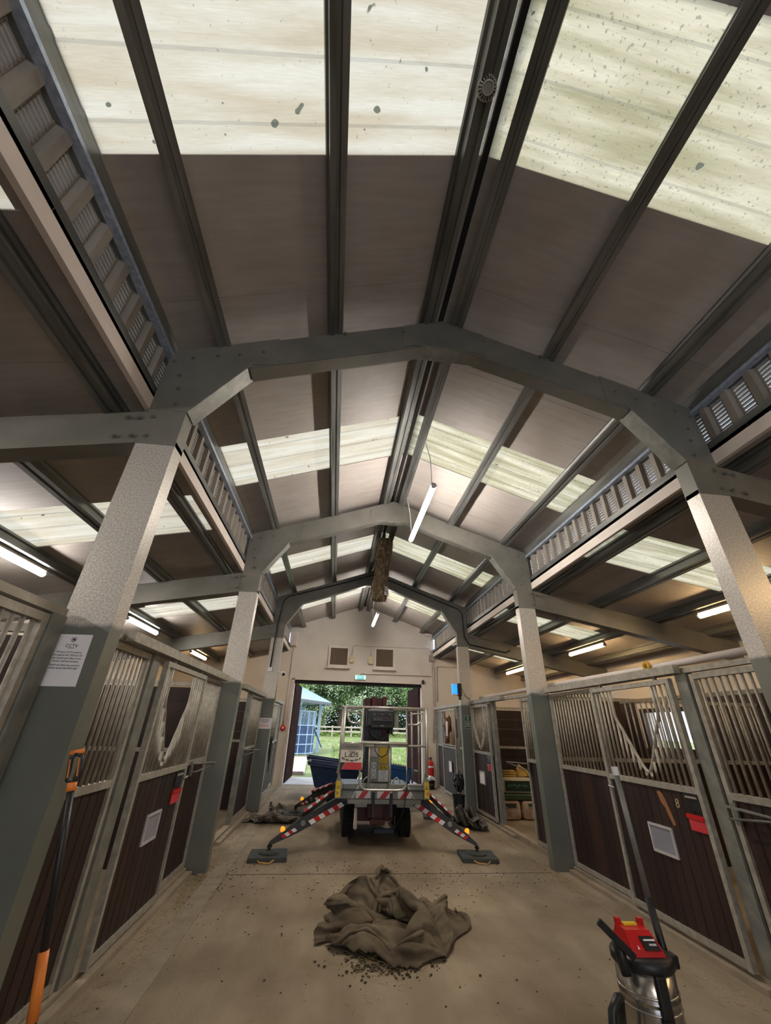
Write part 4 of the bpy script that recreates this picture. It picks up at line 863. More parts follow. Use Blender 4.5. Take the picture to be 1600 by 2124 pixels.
# settled canvas sheet: vertex positions in units of 4 mm, column by column of a 62 x 60 grid with rounded corners and a notch
CLX = [
-227, -226, -223, -222, -219, -220, -218, -216, -215, -213, -209, -210, -210, -208, -207, -203, -200, -194, -188, -183, -177, -171, -163, -155, -148, -141, -136, -131, -125, -123, -119, -121, -117, -115, -110, -105, -101, -95, -95, -94, -98, -221, -219, -216, -214, -210, -209, -206, -206, -205, -204, -203, -202, -201, -199, -201, -200, -201, -198, -194,
-190, -183, -181, -175, -168, -161, -152, -144, -138, -129, -128, -125, -121, -116, -116, -118, -112, -107, -101, -98, -101, -100, -97, -94, -93, -91, -209, -215, -207, -203, -199, -198, -192, -196, -194, -193, -193, -192, -191, -191, -192, -194, -193, -195, -191, -189, -184, -179, -176, -170, -163, -155, -147, -142, -133, -129, -123, -123, -117, -116,
-112, -113, -108, -108, -106, -103, -99, -99, -102, -97, -90, -88, -84, -212, -204, -208, -204, -197, -190, -186, -186, -180, -182, -183, -183, -183, -181, -181, -182, -184, -186, -190, -188, -190, -185, -179, -175, -170, -171, -160, -154, -144, -136, -131, -122, -122, -118, -113, -114, -111, -110, -107, -103, -104, -107, -104, -102, -98, -93, -87,
-83, -80, -79, -78, -227, -216, -203, -205, -193, -185, -179, -174, -173, -171, -171, -172, -173, -172, -172, -173, -176, -179, -185, -182, -189, -185, -180, -178, -176, -176, -167, -158, -149, -142, -133, -125, -117, -113, -114, -110, -111, -108, -104, -102, -99, -99, -102, -107, -106, -100, -92, -89, -81, -80, -74, -74, -72, -221, -221, -214,
-201, -197, -188, -176, -169, -169, -164, -159, -164, -162, -164, -165, -169, -175, -182, -181, -182, -183, -185, -191, -189, -186, -179, -170, -162, -153, -144, -136, -127, -120, -113, -111, -109, -108, -108, -104, -100, -98, -98, -95, -96, -103, -105, -97, -91, -87, -84, -77, -72, -68, -71, -70, -216, -215, -210, -200, -190, -182, -171, -161,
-158, -154, -156, -156, -155, -158, -163, -172, -180, -187, -187, -193, -196, -198, -194, -185, -177, -170, -161, -152, -142, -134, -128, -123, -115, -112, -107, -105, -106, -104, -102, -101, -102, -98, -99, -101, -98, -101, -95, -86, -84, -83, -78, -72, -66, -66, -70, -216, -213, -208, -206, -199, -187, -172, -164, -157, -150, -147, -148, -148,
-153, -158, -167, -177, -183, -188, -192, -194, -196, -190, -184, -177, -169, -162, -155, -146, -136, -128, -127, -120, -114, -111, -106, -106, -101, -104, -106, -107, -106, -103, -102, -97, -101, -97, -92, -85, -83, -81, -75, -73, -70, -65, -69, -66, -224, -220, -215, -209, -201, -199, -183, -165, -154, -147, -146, -141, -142, -145, -152, -162,
-172, -175, -182, -182, -185, -186, -183, -177, -174, -165, -157, -150, -144, -137, -136, -131, -122, -117, -116, -110, -107, -105, -99, -99, -99, -104, -109, -108, -106, -105, -95, -93, -89, -89, -84, -80, -77, -75, -73, -68, -64, -70, -76, -228, -222, -216, -209, -208, -199, -179, -160, -145, -138, -139, -135, -136, -145, -156, -165, -171,
-178, -175, -182, -177, -170, -167, -164, -159, -151, -145, -137, -136, -132, -125, -122, -124, -120, -114, -111, -108, -102, -99, -99, -100, -103, -104, -104, -107, -104, -98, -91, -93, -88, -88, -84, -79, -78, -73, -65, -62, -69, -75, -235, -229, -224, -217, -218, -209, -192, -175, -156, -141, -130, -132, -129, -135, -146, -158, -168, -175,
-173, -180, -175, -161, -156, -152, -148, -143, -142, -136, -127, -129, -124, -118, -112, -115, -117, -117, -110, -108, -103, -101, -101, -108, -108, -112, -109, -105, -104, -97, -97, -93, -90, -84, -84, -76, -69, -68, -60, -65, -67, -73, -83, -235, -229, -224, -224, -220, -207, -188, -169, -151, -136, -124, -125, -123, -133, -146, -160, -173,
-174, -181, -182, -163, -149, -141, -136, -132, -133, -127, -127, -121, -120, -118, -112, -107, -109, -109, -112, -113, -107, -102, -105, -105, -106, -110, -110, -107, -106, -104, -96, -91, -87, -84, -84, -78, -68, -62, -57, -56, -59, -65, -75, -81, -236, -230, -223, -226, -213, -198, -181, -162, -146, -131, -121, -118, -122, -132, -147, -162,
-178, -183, -187, -173, -155, -141, -136, -133, -125, -128, -126, -120, -115, -116, -113, -109, -105, -103, -102, -105, -107, -110, -107, -105, -106, -110, -111, -108, -107, -107, -103, -97, -91, -84, -76, -78, -71, -64, -56, -58, -60, -57, -65, -72, -83, -240, -236, -226, -213, -203, -188, -174, -157, -141, -132, -123, -120, -124, -137, -152,
-168, -177, -191, -187, -165, -150, -137, -126, -126, -124, -122, -119, -115, -114, -111, -110, -106, -102, -98, -100, -100, -102, -104, -106, -109, -110, -109, -106, -104, -103, -100, -98, -93, -86, -80, -74, -71, -65, -61, -53, -51, -55, -58, -63, -71, -82, -242, -233, -221, -208, -196, -182, -168, -155, -143, -134, -126, -126, -129, -140,
-156, -172, -186, -196, -177, -157, -142, -134, -121, -119, -118, -118, -119, -116, -116, -113, -107, -101, -101, -94, -96, -92, -93, -93, -95, -97, -98, -98, -98, -97, -98, -92, -87, -82, -82, -76, -69, -65, -61, -56, -51, -47, -50, -52, -59, -69, -78, -241, -230, -217, -206, -193, -180, -166, -152, -141, -133, -130, -132, -138,
-149, -164, -180, -192, -188, -165, -147, -136, -130, -119, -114, -112, -111, -111, -113, -112, -108, -101, -97, -91, -88, -84, -83, -80, -78, -79, -81, -85, -91, -96, -93, -88, -86, -80, -75, -73, -71, -65, -60, -57, -51, -54, -48, -44, -48, -55, -65, -77, -240, -228, -215, -203, -191, -179, -168, -158, -145, -136, -137, -138,
-146, -157, -173, -186, -195, -176, -152, -138, -131, -123, -116, -109, -109, -109, -108, -107, -105, -102, -94, -84, -78, -76, -71, -68, -64, -60, -66, -79, -90, -94, -87, -87, -84, -79, -75, -71, -68, -67, -62, -56, -54, -49, -48, -46, -42, -44, -51, -61, -73, -237, -226, -213, -200, -189, -177, -168, -159, -148, -143, -142,
-145, -151, -164, -179, -190, -190, -167, -145, -136, -127, -118, -112, -107, -105, -105, -102, -98, -95, -88, -83, -71, -66, -61, -55, -49, -43, -57, -70, -79, -88, -85, -82, -79, -76, -72, -69, -64, -62, -61, -57, -55, -51, -54, -50, -49, -44, -43, -46, -56, -67, -238, -224, -211, -201, -189, -179, -169, -159, -152, -151,
-150, -152, -159, -171, -176, -190, -182, -161, -142, -129, -124, -115, -108, -105, -103, -99, -96, -88, -81, -75, -69, -60, -54, -47, -37, -38, -49, -60, -70, -77, -82, -86, -88, -81, -75, -70, -69, -70, -65, -64, -59, -59, -54, -55, -55, -51, -46, -44, -46, -51, -61, -238, -225, -211, -199, -189, -179, -171, -164, -159,
-156, -159, -162, -169, -169, -179, -187, -176, -158, -144, -103, -99, -97, -94, -86, -76, -66, -59, -56, -48, -43, -33, -35, -46, -54, -63, -71, -81, -91, -96, -97, -93, -87, -81, -75, -71, -67, -65, -63, -61, -59, -57, -59, -54, -50, -47, -47, -55, -63, -237, -224, -211, -199, -189, -184, -175, -167, -165, -165, -168,
-173, -170, -169, -177, -181, -97, -94, -91, -87, -79, -66, -55, -49, -42, -37, -29, -35, -47, -53, -62, -68, -77, -86, -94, -98, -94, -88, -83, -84, -87, -82, -78, -74, -72, -69, -66, -63, -63, -59, -54, -51, -53, -59, -59, -238, -226, -214, -203, -193, -189, -181, -175, -173, -175, -178, -184, -93, -90, -86, -79,
-71, -60, -46, -36, -30, -25, -28, -43, -55, -62, -68, -76, -82, -90, -97, -91, -87, -87, -89, -92, -93, -87, -89, -84, -81, -77, -74, -70, -69, -64, -60, -56, -59, -63, -64, -239, -228, -218, -210, -200, -192, -186, -181, -87, -83, -79, -73, -61, -49, -38, -24, -15, -12, -31, -47, -60, -68, -76, -79, -85,
-93, -94, -87, -92, -94, -97, -99, -94, -90, -92, -89, -85, -83, -78, -78, -74, -69, -64, -63, -64, -65, -59, -238, -231, -222, -218, -87, -79, -70, -64, -54, -41, -27, -13, -1, -15, -33, -46, -58, -70, -80, -87, -86, -92, -88, -89, -97, -101, -103, -105, -101, -94, -93, -90, -84, -81, -81, -77, -76, -72,
-68, -58, -62, -58, -51, -84, -78, -67, -58, -50, -36, -20, -4, -2, -17, -32, -46, -58, -68, -78, -87, -90, -89, -85, -93, -100, -106, -109, -106, -102, -96, -89, -86, -85, -80, -80, -81, -77, -71, -63, -60, -56, -52, -51, -89, -78, -70, -60, -49, -34, -18, -2, -10, -21, -32, -41, -53, -63, -74, -83,
-84, -83, -84, -94, -99, -104, -110, -106, -99, -91, -82, -83, -83, -77, -74, -73, -71, -63, -58, -53, -48, -45, -45, -92, -83, -72, -63, -51, -39, -21, -4, -19, -30, -35, -43, -52, -62, -71, -78, -84, -86, -85, -94, -96, -100, -104, -101, -95, -89, -79, -76, -77, -74, -71, -68, -61, -55, -52, -46, -43,
-42, -40, -114, -106, -96, -86, -79, -69, -56, -41, -23, -15, -29, -38, -46, -49, -52, -61, -67, -75, -80, -82, -86, -92, -90, -94, -99, -99, -92, -83, -76, -71, -70, -71, -66, -63, -54, -49, -45, -40, -40, -36, -37, -158, -149, -136, -122, -115, -105, -96, -87, -78, -69, -56, -41, -22, -22, -35, -45, -52,
-59, -59, -63, -70, -74, -76, -79, -81, -89, -87, -88, -95, -93, -92, -83, -75, -68, -64, -62, -62, -57, -49, -43, -38, -38, -34, -36, -34, -176, -171, -173, -170, -161, -147, -133, -124, -111, -101, -91, -83, -75, -65, -53, -37, -17, -23, -37, -48, -56, -63, -68, -70, -75, -79, -78, -76, -77, -85, -83, -89,
-92, -89, -88, -83, -76, -67, -59, -55, -54, -53, -49, -40, -31, -31, -29, -33, -27, -193, -190, -189, -186, -180, -175, -166, -161, -157, -145, -133, -120, -110, -100, -89, -80, -71, -61, -47, -30, -8, -19, -33, -46, -57, -62, -66, -71, -74, -75, -76, -77, -78, -81, -81, -83, -89, -88, -82, -77, -73, -65, -57,
-50, -45, -42, -44, -39, -30, -26, -31, -28, -26, -207, -205, -201, -200, -196, -191, -183, -179, -176, -169, -165, -158, -148, -137, -126, -116, -106, -97, -88, -78, -71, -59, -43, -23, -3, -15, -29, -43, -53, -61, -64, -66, -70, -70, -71, -72, -73, -75, -79, -82, -84, -84, -77, -69, -63, -59, -55, -50, -46, -40,
-35, -29, -25, -31, -29, -23, -23, -218, -215, -213, -211, -206, -206, -202, -200, -195, -193, -185, -180, -172, -165, -157, -149, -140, -128, -119, -112, -106, -96, -87, -78, -69, -62, -43, -20, -5, -14, -26, -38, -48, -54, -56, -60, -62, -63, -65, -67, -72, -72, -74, -77, -78, -79, -74, -64, -56, -50, -46, -42, -44,
-41, -36, -30, -24, -29, -24, -19, -18, -217, -214, -214, -210, -209, -204, -205, -201, -196, -191, -185, -175, -170, -162, -152, -142, -132, -122, -115, -107, -105, -98, -88, -78, -67, -59, -43, -19, -6, -15, -24, -33, -39, -45, -48, -53, -56, -57, -61, -62, -68, -66, -74, -70, -71, -71, -69, -61, -53, -45, -40, -36,
-36, -37, -36, -31, -26, -23, -24, -20, -14, -216, -213, -214, -210, -209, -205, -205, -201, -193, -185, -185, -177, -169, -163, -153, -142, -131, -120, -110, -103, -101, -95, -86, -77, -66, -54, -41, -22, -8, -13, -23, -30, -35, -40, -43, -50, -52, -60, -57, -60, -62, -68, -68, -68, -62, -64, -60, -58, -53, -47, -39,
-34, -31, -32, -32, -26, -22, -20, -19, -20, -18, -211, -208, -210, -209, -205, -201, -201, -195, -188, -188, -181, -174, -166, -159, -153, -143, -131, -120, -111, -102, -97, -92, -84, -74, -65, -50, -36, -21, -11, -18, -23, -28, -34, -36, -44, -49, -59, -63, -62, -57, -64, -62, -63, -61, -57, -56, -51, -49, -47, -45,
-41, -34, -27, -24, -24, -21, -20, -16, -15, -16, -15, -211, -203, -205, -204, -199, -195, -196, -194, -189, -184, -176, -172, -165, -155, -149, -141, -132, -122, -114, -105, -97, -88, -82, -72, -59, -47, -33, -21, -12, -20, -28, -27, -31, -38, -43, -54, -64, -65, -67, -59, -66, -57, -55, -55, -51, -47, -42, -38, -37,
-35, -33, -30, -26, -19, -19, -20, -16, -16, -12, -14, -11, -211, -203, -199, -197, -193, -188, -186, -187, -182, -178, -174, -169, -163, -157, -146, -138, -129, -123, -115, -106, -97, -88, -78, -71, -60, -46, -34, -22, -16, -21, -25, -31, -30, -36, -48, -57, -66, -72, -68, -67, -61, -53, -50, -49, -43, -38, -34, -27,
-25, -24, -22, -19, -18, -14, -12, -14, -16, -15, -11, -9, -7, -210, -204, -197, -194, -190, -190, -185, -180, -176, -172, -170, -166, -162, -153, -144, -133, -125, -119, -113, -104, -95, -87, -79, -68, -55, -43, -30, -23, -17, -27, -30, -28, -32, -43, -48, -60, -66, -74, -73, -67, -58, -49, -43, -42, -35, -29, -27,
-19, -14, -12, -10, -8, -7, -4, -9, -9, -13, -12, -10, -14, -8, -208, -202, -200, -193, -186, -182, -180, -175, -171, -167, -164, -162, -158, -150, -140, -131, -121, -118, -110, -102, -94, -87, -77, -67, -55, -44, -32, -19, -21, -23, -31, -32, -41, -45, -56, -60, -69, -68, -72, -62, -53, -43, -41, -34, -32, -22,
-18, -10, -5, -2, 0, 0, 1, 1, -3, -4, -9, -13, -11, -14, -13, -206, -200, -196, -189, -184, -178, -176, -170, -167, -162, -158, -156, -152, -145, -138, -129, -120, -111, -108, -100, -92, -83, -73, -62, -52, -40, -27, -17, -20, -27, -29, -41, -44, -54, -56, -65, -64, -70, -66, -61, -50, -43, -35, -33, -23,
-18, -8, -1, 3, 4, 4, 7, 8, 2, 4, 0, -5, -11, -7, -7, -10, -205, -196, -189, -182, -181, -176, -171, -167, -161, -157, -152, -149, -145, -140, -133, -127, -118, -110, -103, -95, -87, -77, -65, -54, -44, -32, -22, -19, -26, -26, -37, -41, -54, -62, -60, -62, -68, -64, -66, -58, -48, -44, -38, -26,
-16, -10, 0, 1, 5, 10, 11, 7, 7, 6, 9, 4, -2, -7, -9, -5, -5, -203, -196, -190, -184, -178, -172, -167, -162, -156, -150, -145, -142, -139, -135, -128, -121, -113, -104, -96, -88, -78, -68, -55, -42, -30, -25, -20, -26, -24, -34, -35, -49, -56, -66, -69, -68, -61, -68, -65, -56, -46, -43, -35,
-27, -15, -1, 4, 10, 6, 10, 13, 16, 15, 14, 11, 7, 2, -2, -8, -2, -4, -198, -191, -184, -180, -174, -169, -163, -159, -155, -147, -141, -136, -134, -129, -126, -117, -107, -98, -88, -78, -68, -56, -45, -33, -26, -22, -25, -22, -30, -29, -38, -52, -60, -61, -65, -66, -60, -61, -59, -55, -44, -36,
-29, -23, -9, -1, 7, 6, 2, 3, 3, 6, 10, 5, 1, 0, -1, -2, -3, -2, 1, -193, -188, -183, -174, -170, -165, -161, -156, -153, -149, -142, -135, -129, -124, -123, -114, -104, -92, -80, -68, -57, -47, -40, -28, -25, -22, -20, -28, -26, -31, -43, -52, -58, -59, -59, -60, -57, -55, -55, -46, -43,
-34, -23, -14, -7, 0, 7, 14, 14, 13, 9, 7, 6, 8, 12, 8, 9, 5, 4, 5, 6, -190, -182, -178, -170, -164, -161, -155, -151, -148, -143, -142, -136, -129, -124, -119, -111, -100, -86, -73, -62, -54, -42, -39, -36, -33, -31, -26, -26, -29, -41, -41, -49, -51, -53, -53, -52, -46, -48, -42, -40,
-33, -23, -18, -6, -8, -1, 3, 6, 11, 18, 20, 16, 15, 19, 18, 20, 16, 14, 12, 12, 9, -190, -181, -172, -165, -159, -155, -150, -148, -144, -140, -134, -131, -128, -122, -115, -106, -93, -80, -72, -61, -57, -55, -52, -48, -44, -38, -37, -32, -39, -35, -43, -44, -45, -46, -46, -40, -41, -36, -34,
-29, -18, -14, -5, -10, 4, 15, 20, 21, 19, 23, 24, 26, 22, 25, 24, 27, 23, 22, 15, 12, 16, -185, -180, -171, -162, -153, -148, -146, -144, -138, -135, -133, -127, -124, -119, -111, -99, -84, -81, -70, -67, -68, -64, -58, -52, -47, -44, -37, -41, -33, -38, -37, -37, -39, -40, -36, -36, -30, -29,
-20, -17, -9, -3, -11, -2, 11, 24, 30, 23, 28, 27, 26, 27, 27, 29, 30, 29, 32, 26, 20, 15, 13, -181, -176, -168, -157, -150, -145, -143, -141, -138, -133, -131, -127, -120, -114, -103, -88, -85, -80, -79, -74, -69, -62, -52, -45, -41, -37, -36, -35, -32, -30, -30, -30, -29, -27, -28, -21, -24,
-13, -11, -3, -2, -10, -6, 8, 18, 28, 34, 32, 31, 33, 34, 34, 35, 35, 35, 31, 32, 34, 27, 24, 18, -178, -170, -164, -158, -149, -144, -140, -138, -137, -135, -129, -123, -118, -106, -93, -86, -76, -69, -72, -69, -62, -53, -44, -37, -33, -30, -27, -27, -26, -23, -21, -18, -18, -15, -12, -16,
-10, -5, 5, 1, -7, -8, 3, 15, 25, 34, 37, 38, 38, 33, 30, 30, 30, 31, 35, 38, 37, 38, 33, 32, 26, -174, -166, -161, -153, -147, -142, -139, -135, -132, -129, -123, -118, -107, -96, -88, -80, -71, -62, -59, -56, -52, -44, -36, -32, -28, -26, -24, -22, -20, -19, -17, -14, -7, -9, -6,
-8, -8, -1, 2, 1, -6, 2, 12, 21, 31, 41, 45, 45, 41, 37, 33, 29, 28, 27, 32, 36, 43, 42, 41, 41, 35, -169, -162, -157, -150, -144, -139, -138, -134, -132, -126, -116, -109, -99, -94, -84, -73, -63, -59, -51, -45, -43, -38, -33, -27, -22, -18, -17, -18, -14, -10, -7, -3, -3, -2,
-9, -8, -3, -3, -4, -1, 5, 13, 18, 28, 36, 39, 46, 47, 45, 42, 37, 31, 29, 30, 33, 39, 45, 49, 49, 49, 43, -163, -157, -152, -147, -141, -137, -135, -131, -127, -121, -114, -104, -96, -90, -80, -69, -59, -51, -47, -41, -41, -34, -29, -23, -15, -10, -7, -8, -11, -8, -1, 3, 2,
-6, -4, -2, 0, 8, 7, 11, 16, 20, 27, 35, 42, 40, 41, 47, 38, 35, 34, 36, 32, 33, 39, 44, 51, 56, 57, 56, 52, -150, -147, -143, -138, -134, -130, -127, -120, -115, -106, -101, -97, -82, -75, -66, -58, -50, -41, -36, -38, -34, -29, -23, -14, -12, -3, 3, 0, -5, 3, 1, -5,
2, 5, 11, 14, 16, 20, 22, 23, 29, 35, 37, 45, 44, 38, 43, 40, 36, 33, 38, 38, 34, 44, 50, 56, 62, 63, 64, -142, -140, -137, -135, -129, -132, -126, -118, -106, -107, -100, -89, -78, -68, -63, -50, -44, -39, -34, -33, -35, -26, -17, -18, -11, -4, 3, 10, 3, 7, 1, 8, 15,
20, 21, 22, 26, 25, 28, 27, 34, 35, 42, 42, 38, 41, 39, 46, 43, 39, 42, 43, 43, 47, 55, 63, 68, 70, 67, -133, -131, -131, -129, -125, -120, -110, -107, -102, -97, -86, -75, -65, -60, -53, -46, -42, -40, -37, -30, -22, -19, -9, -2, 4, 7, 1, 10, 8, 13, 19, 24, 27, 27,
26, 29, 31, 25, 30, 31, 37, 40, 36, 36, 38, 46, 44, 50, 46, 50, 49, 54, 56, 65, 69, 74, 74, -120, -124, -122, -119, -113, -104, -99, -97, -88, -82, -72, -65, -58, -52, -49, -44, -38, -34, -26, -22, -12, -7, 2, 2, -2, 10, 14, 18, 22, 26, 29, 31, 32, 31, 26, 32, 26,
25, 26, 29, 32, 34, 39, 45, 51, 54, 54, 59, 58, 63, 64, 71, 75, 77, 71, -113, -112, -111, -105, -102, -103, -98, -90, -82, -75, -70, -63, -58, -52, -44, -40, -35, -28, -21, -15, -12, -2, 1, 1, 9, 18, 22, 25, 28, 30, 30, 35, 35, 33, 27, 30, 33, 29, 25, 30, 35, 43,
51, 58, 63, 66, 68, 73, 72, 76, 76, 78, 72, 74, 79, -100, -104, -104, -96, -91, -88, -82, -76, -70, -66, -60, -53, -48, -42, -34, -29, -23, -18, -8, -9, -4, 3, 7, 13, 17, 22, 26, 28, 33, 35, 35, 35, 30, 31, 27, 32, 26, 32, 37, 44, 53, 61, 69, 76, 81, 84, 80,
78, 74, 80, 75, 76, 70, -97, -94, -88, -85, -81, -78, -73, -68, -62, -57, -49, -40, -35, -29, -23, -16, -9, -8, -2, 0, 6, 8, 12, 18, 26, 29, 33, 35, 36, 35, 32, 30, 25, 31, 28, 34, 39, 45, 54, 62, 71, 80, 89, 85, 81, 81, 83, 79, 81, 82, 77, -82, -79, -77,
-74, -70, -65, -58, -51, -42, -34, -26, -20, -17, -13, -5, -1, -4, 4, 5, 10, 16, 21, 26, 29, 31, 32, 32, 31, 27, 25, 30, 30, 37, 41, 48, 55, 63, 71, 80, 88, 84, 84, 83, 83, 86, 86, 82, -73, -71, -68, -64, -59, -53, -45, -37, -29, -21, -13, -7, -8, -5, 4, 1,
5, 9, 13, 16, 19, 23, 27, 26, 26, 25, 26, 27, 30, 34, 39, 45, 51, 58, 65, 73, 80, 88, 87, 88, 89, 89, 88, 87, 89, -58, -53, -48, -43, -37, -30, -23, -15, -8, -1, 2, 1, 7, 6, 4, 7, 12, 12, 17, 21, 25, 28, 31, 34, 36, 39, 42, 46, 51, 57, 63,
70, 77, 83, 89, 91, 93, 94, 94, 95, 94,
]
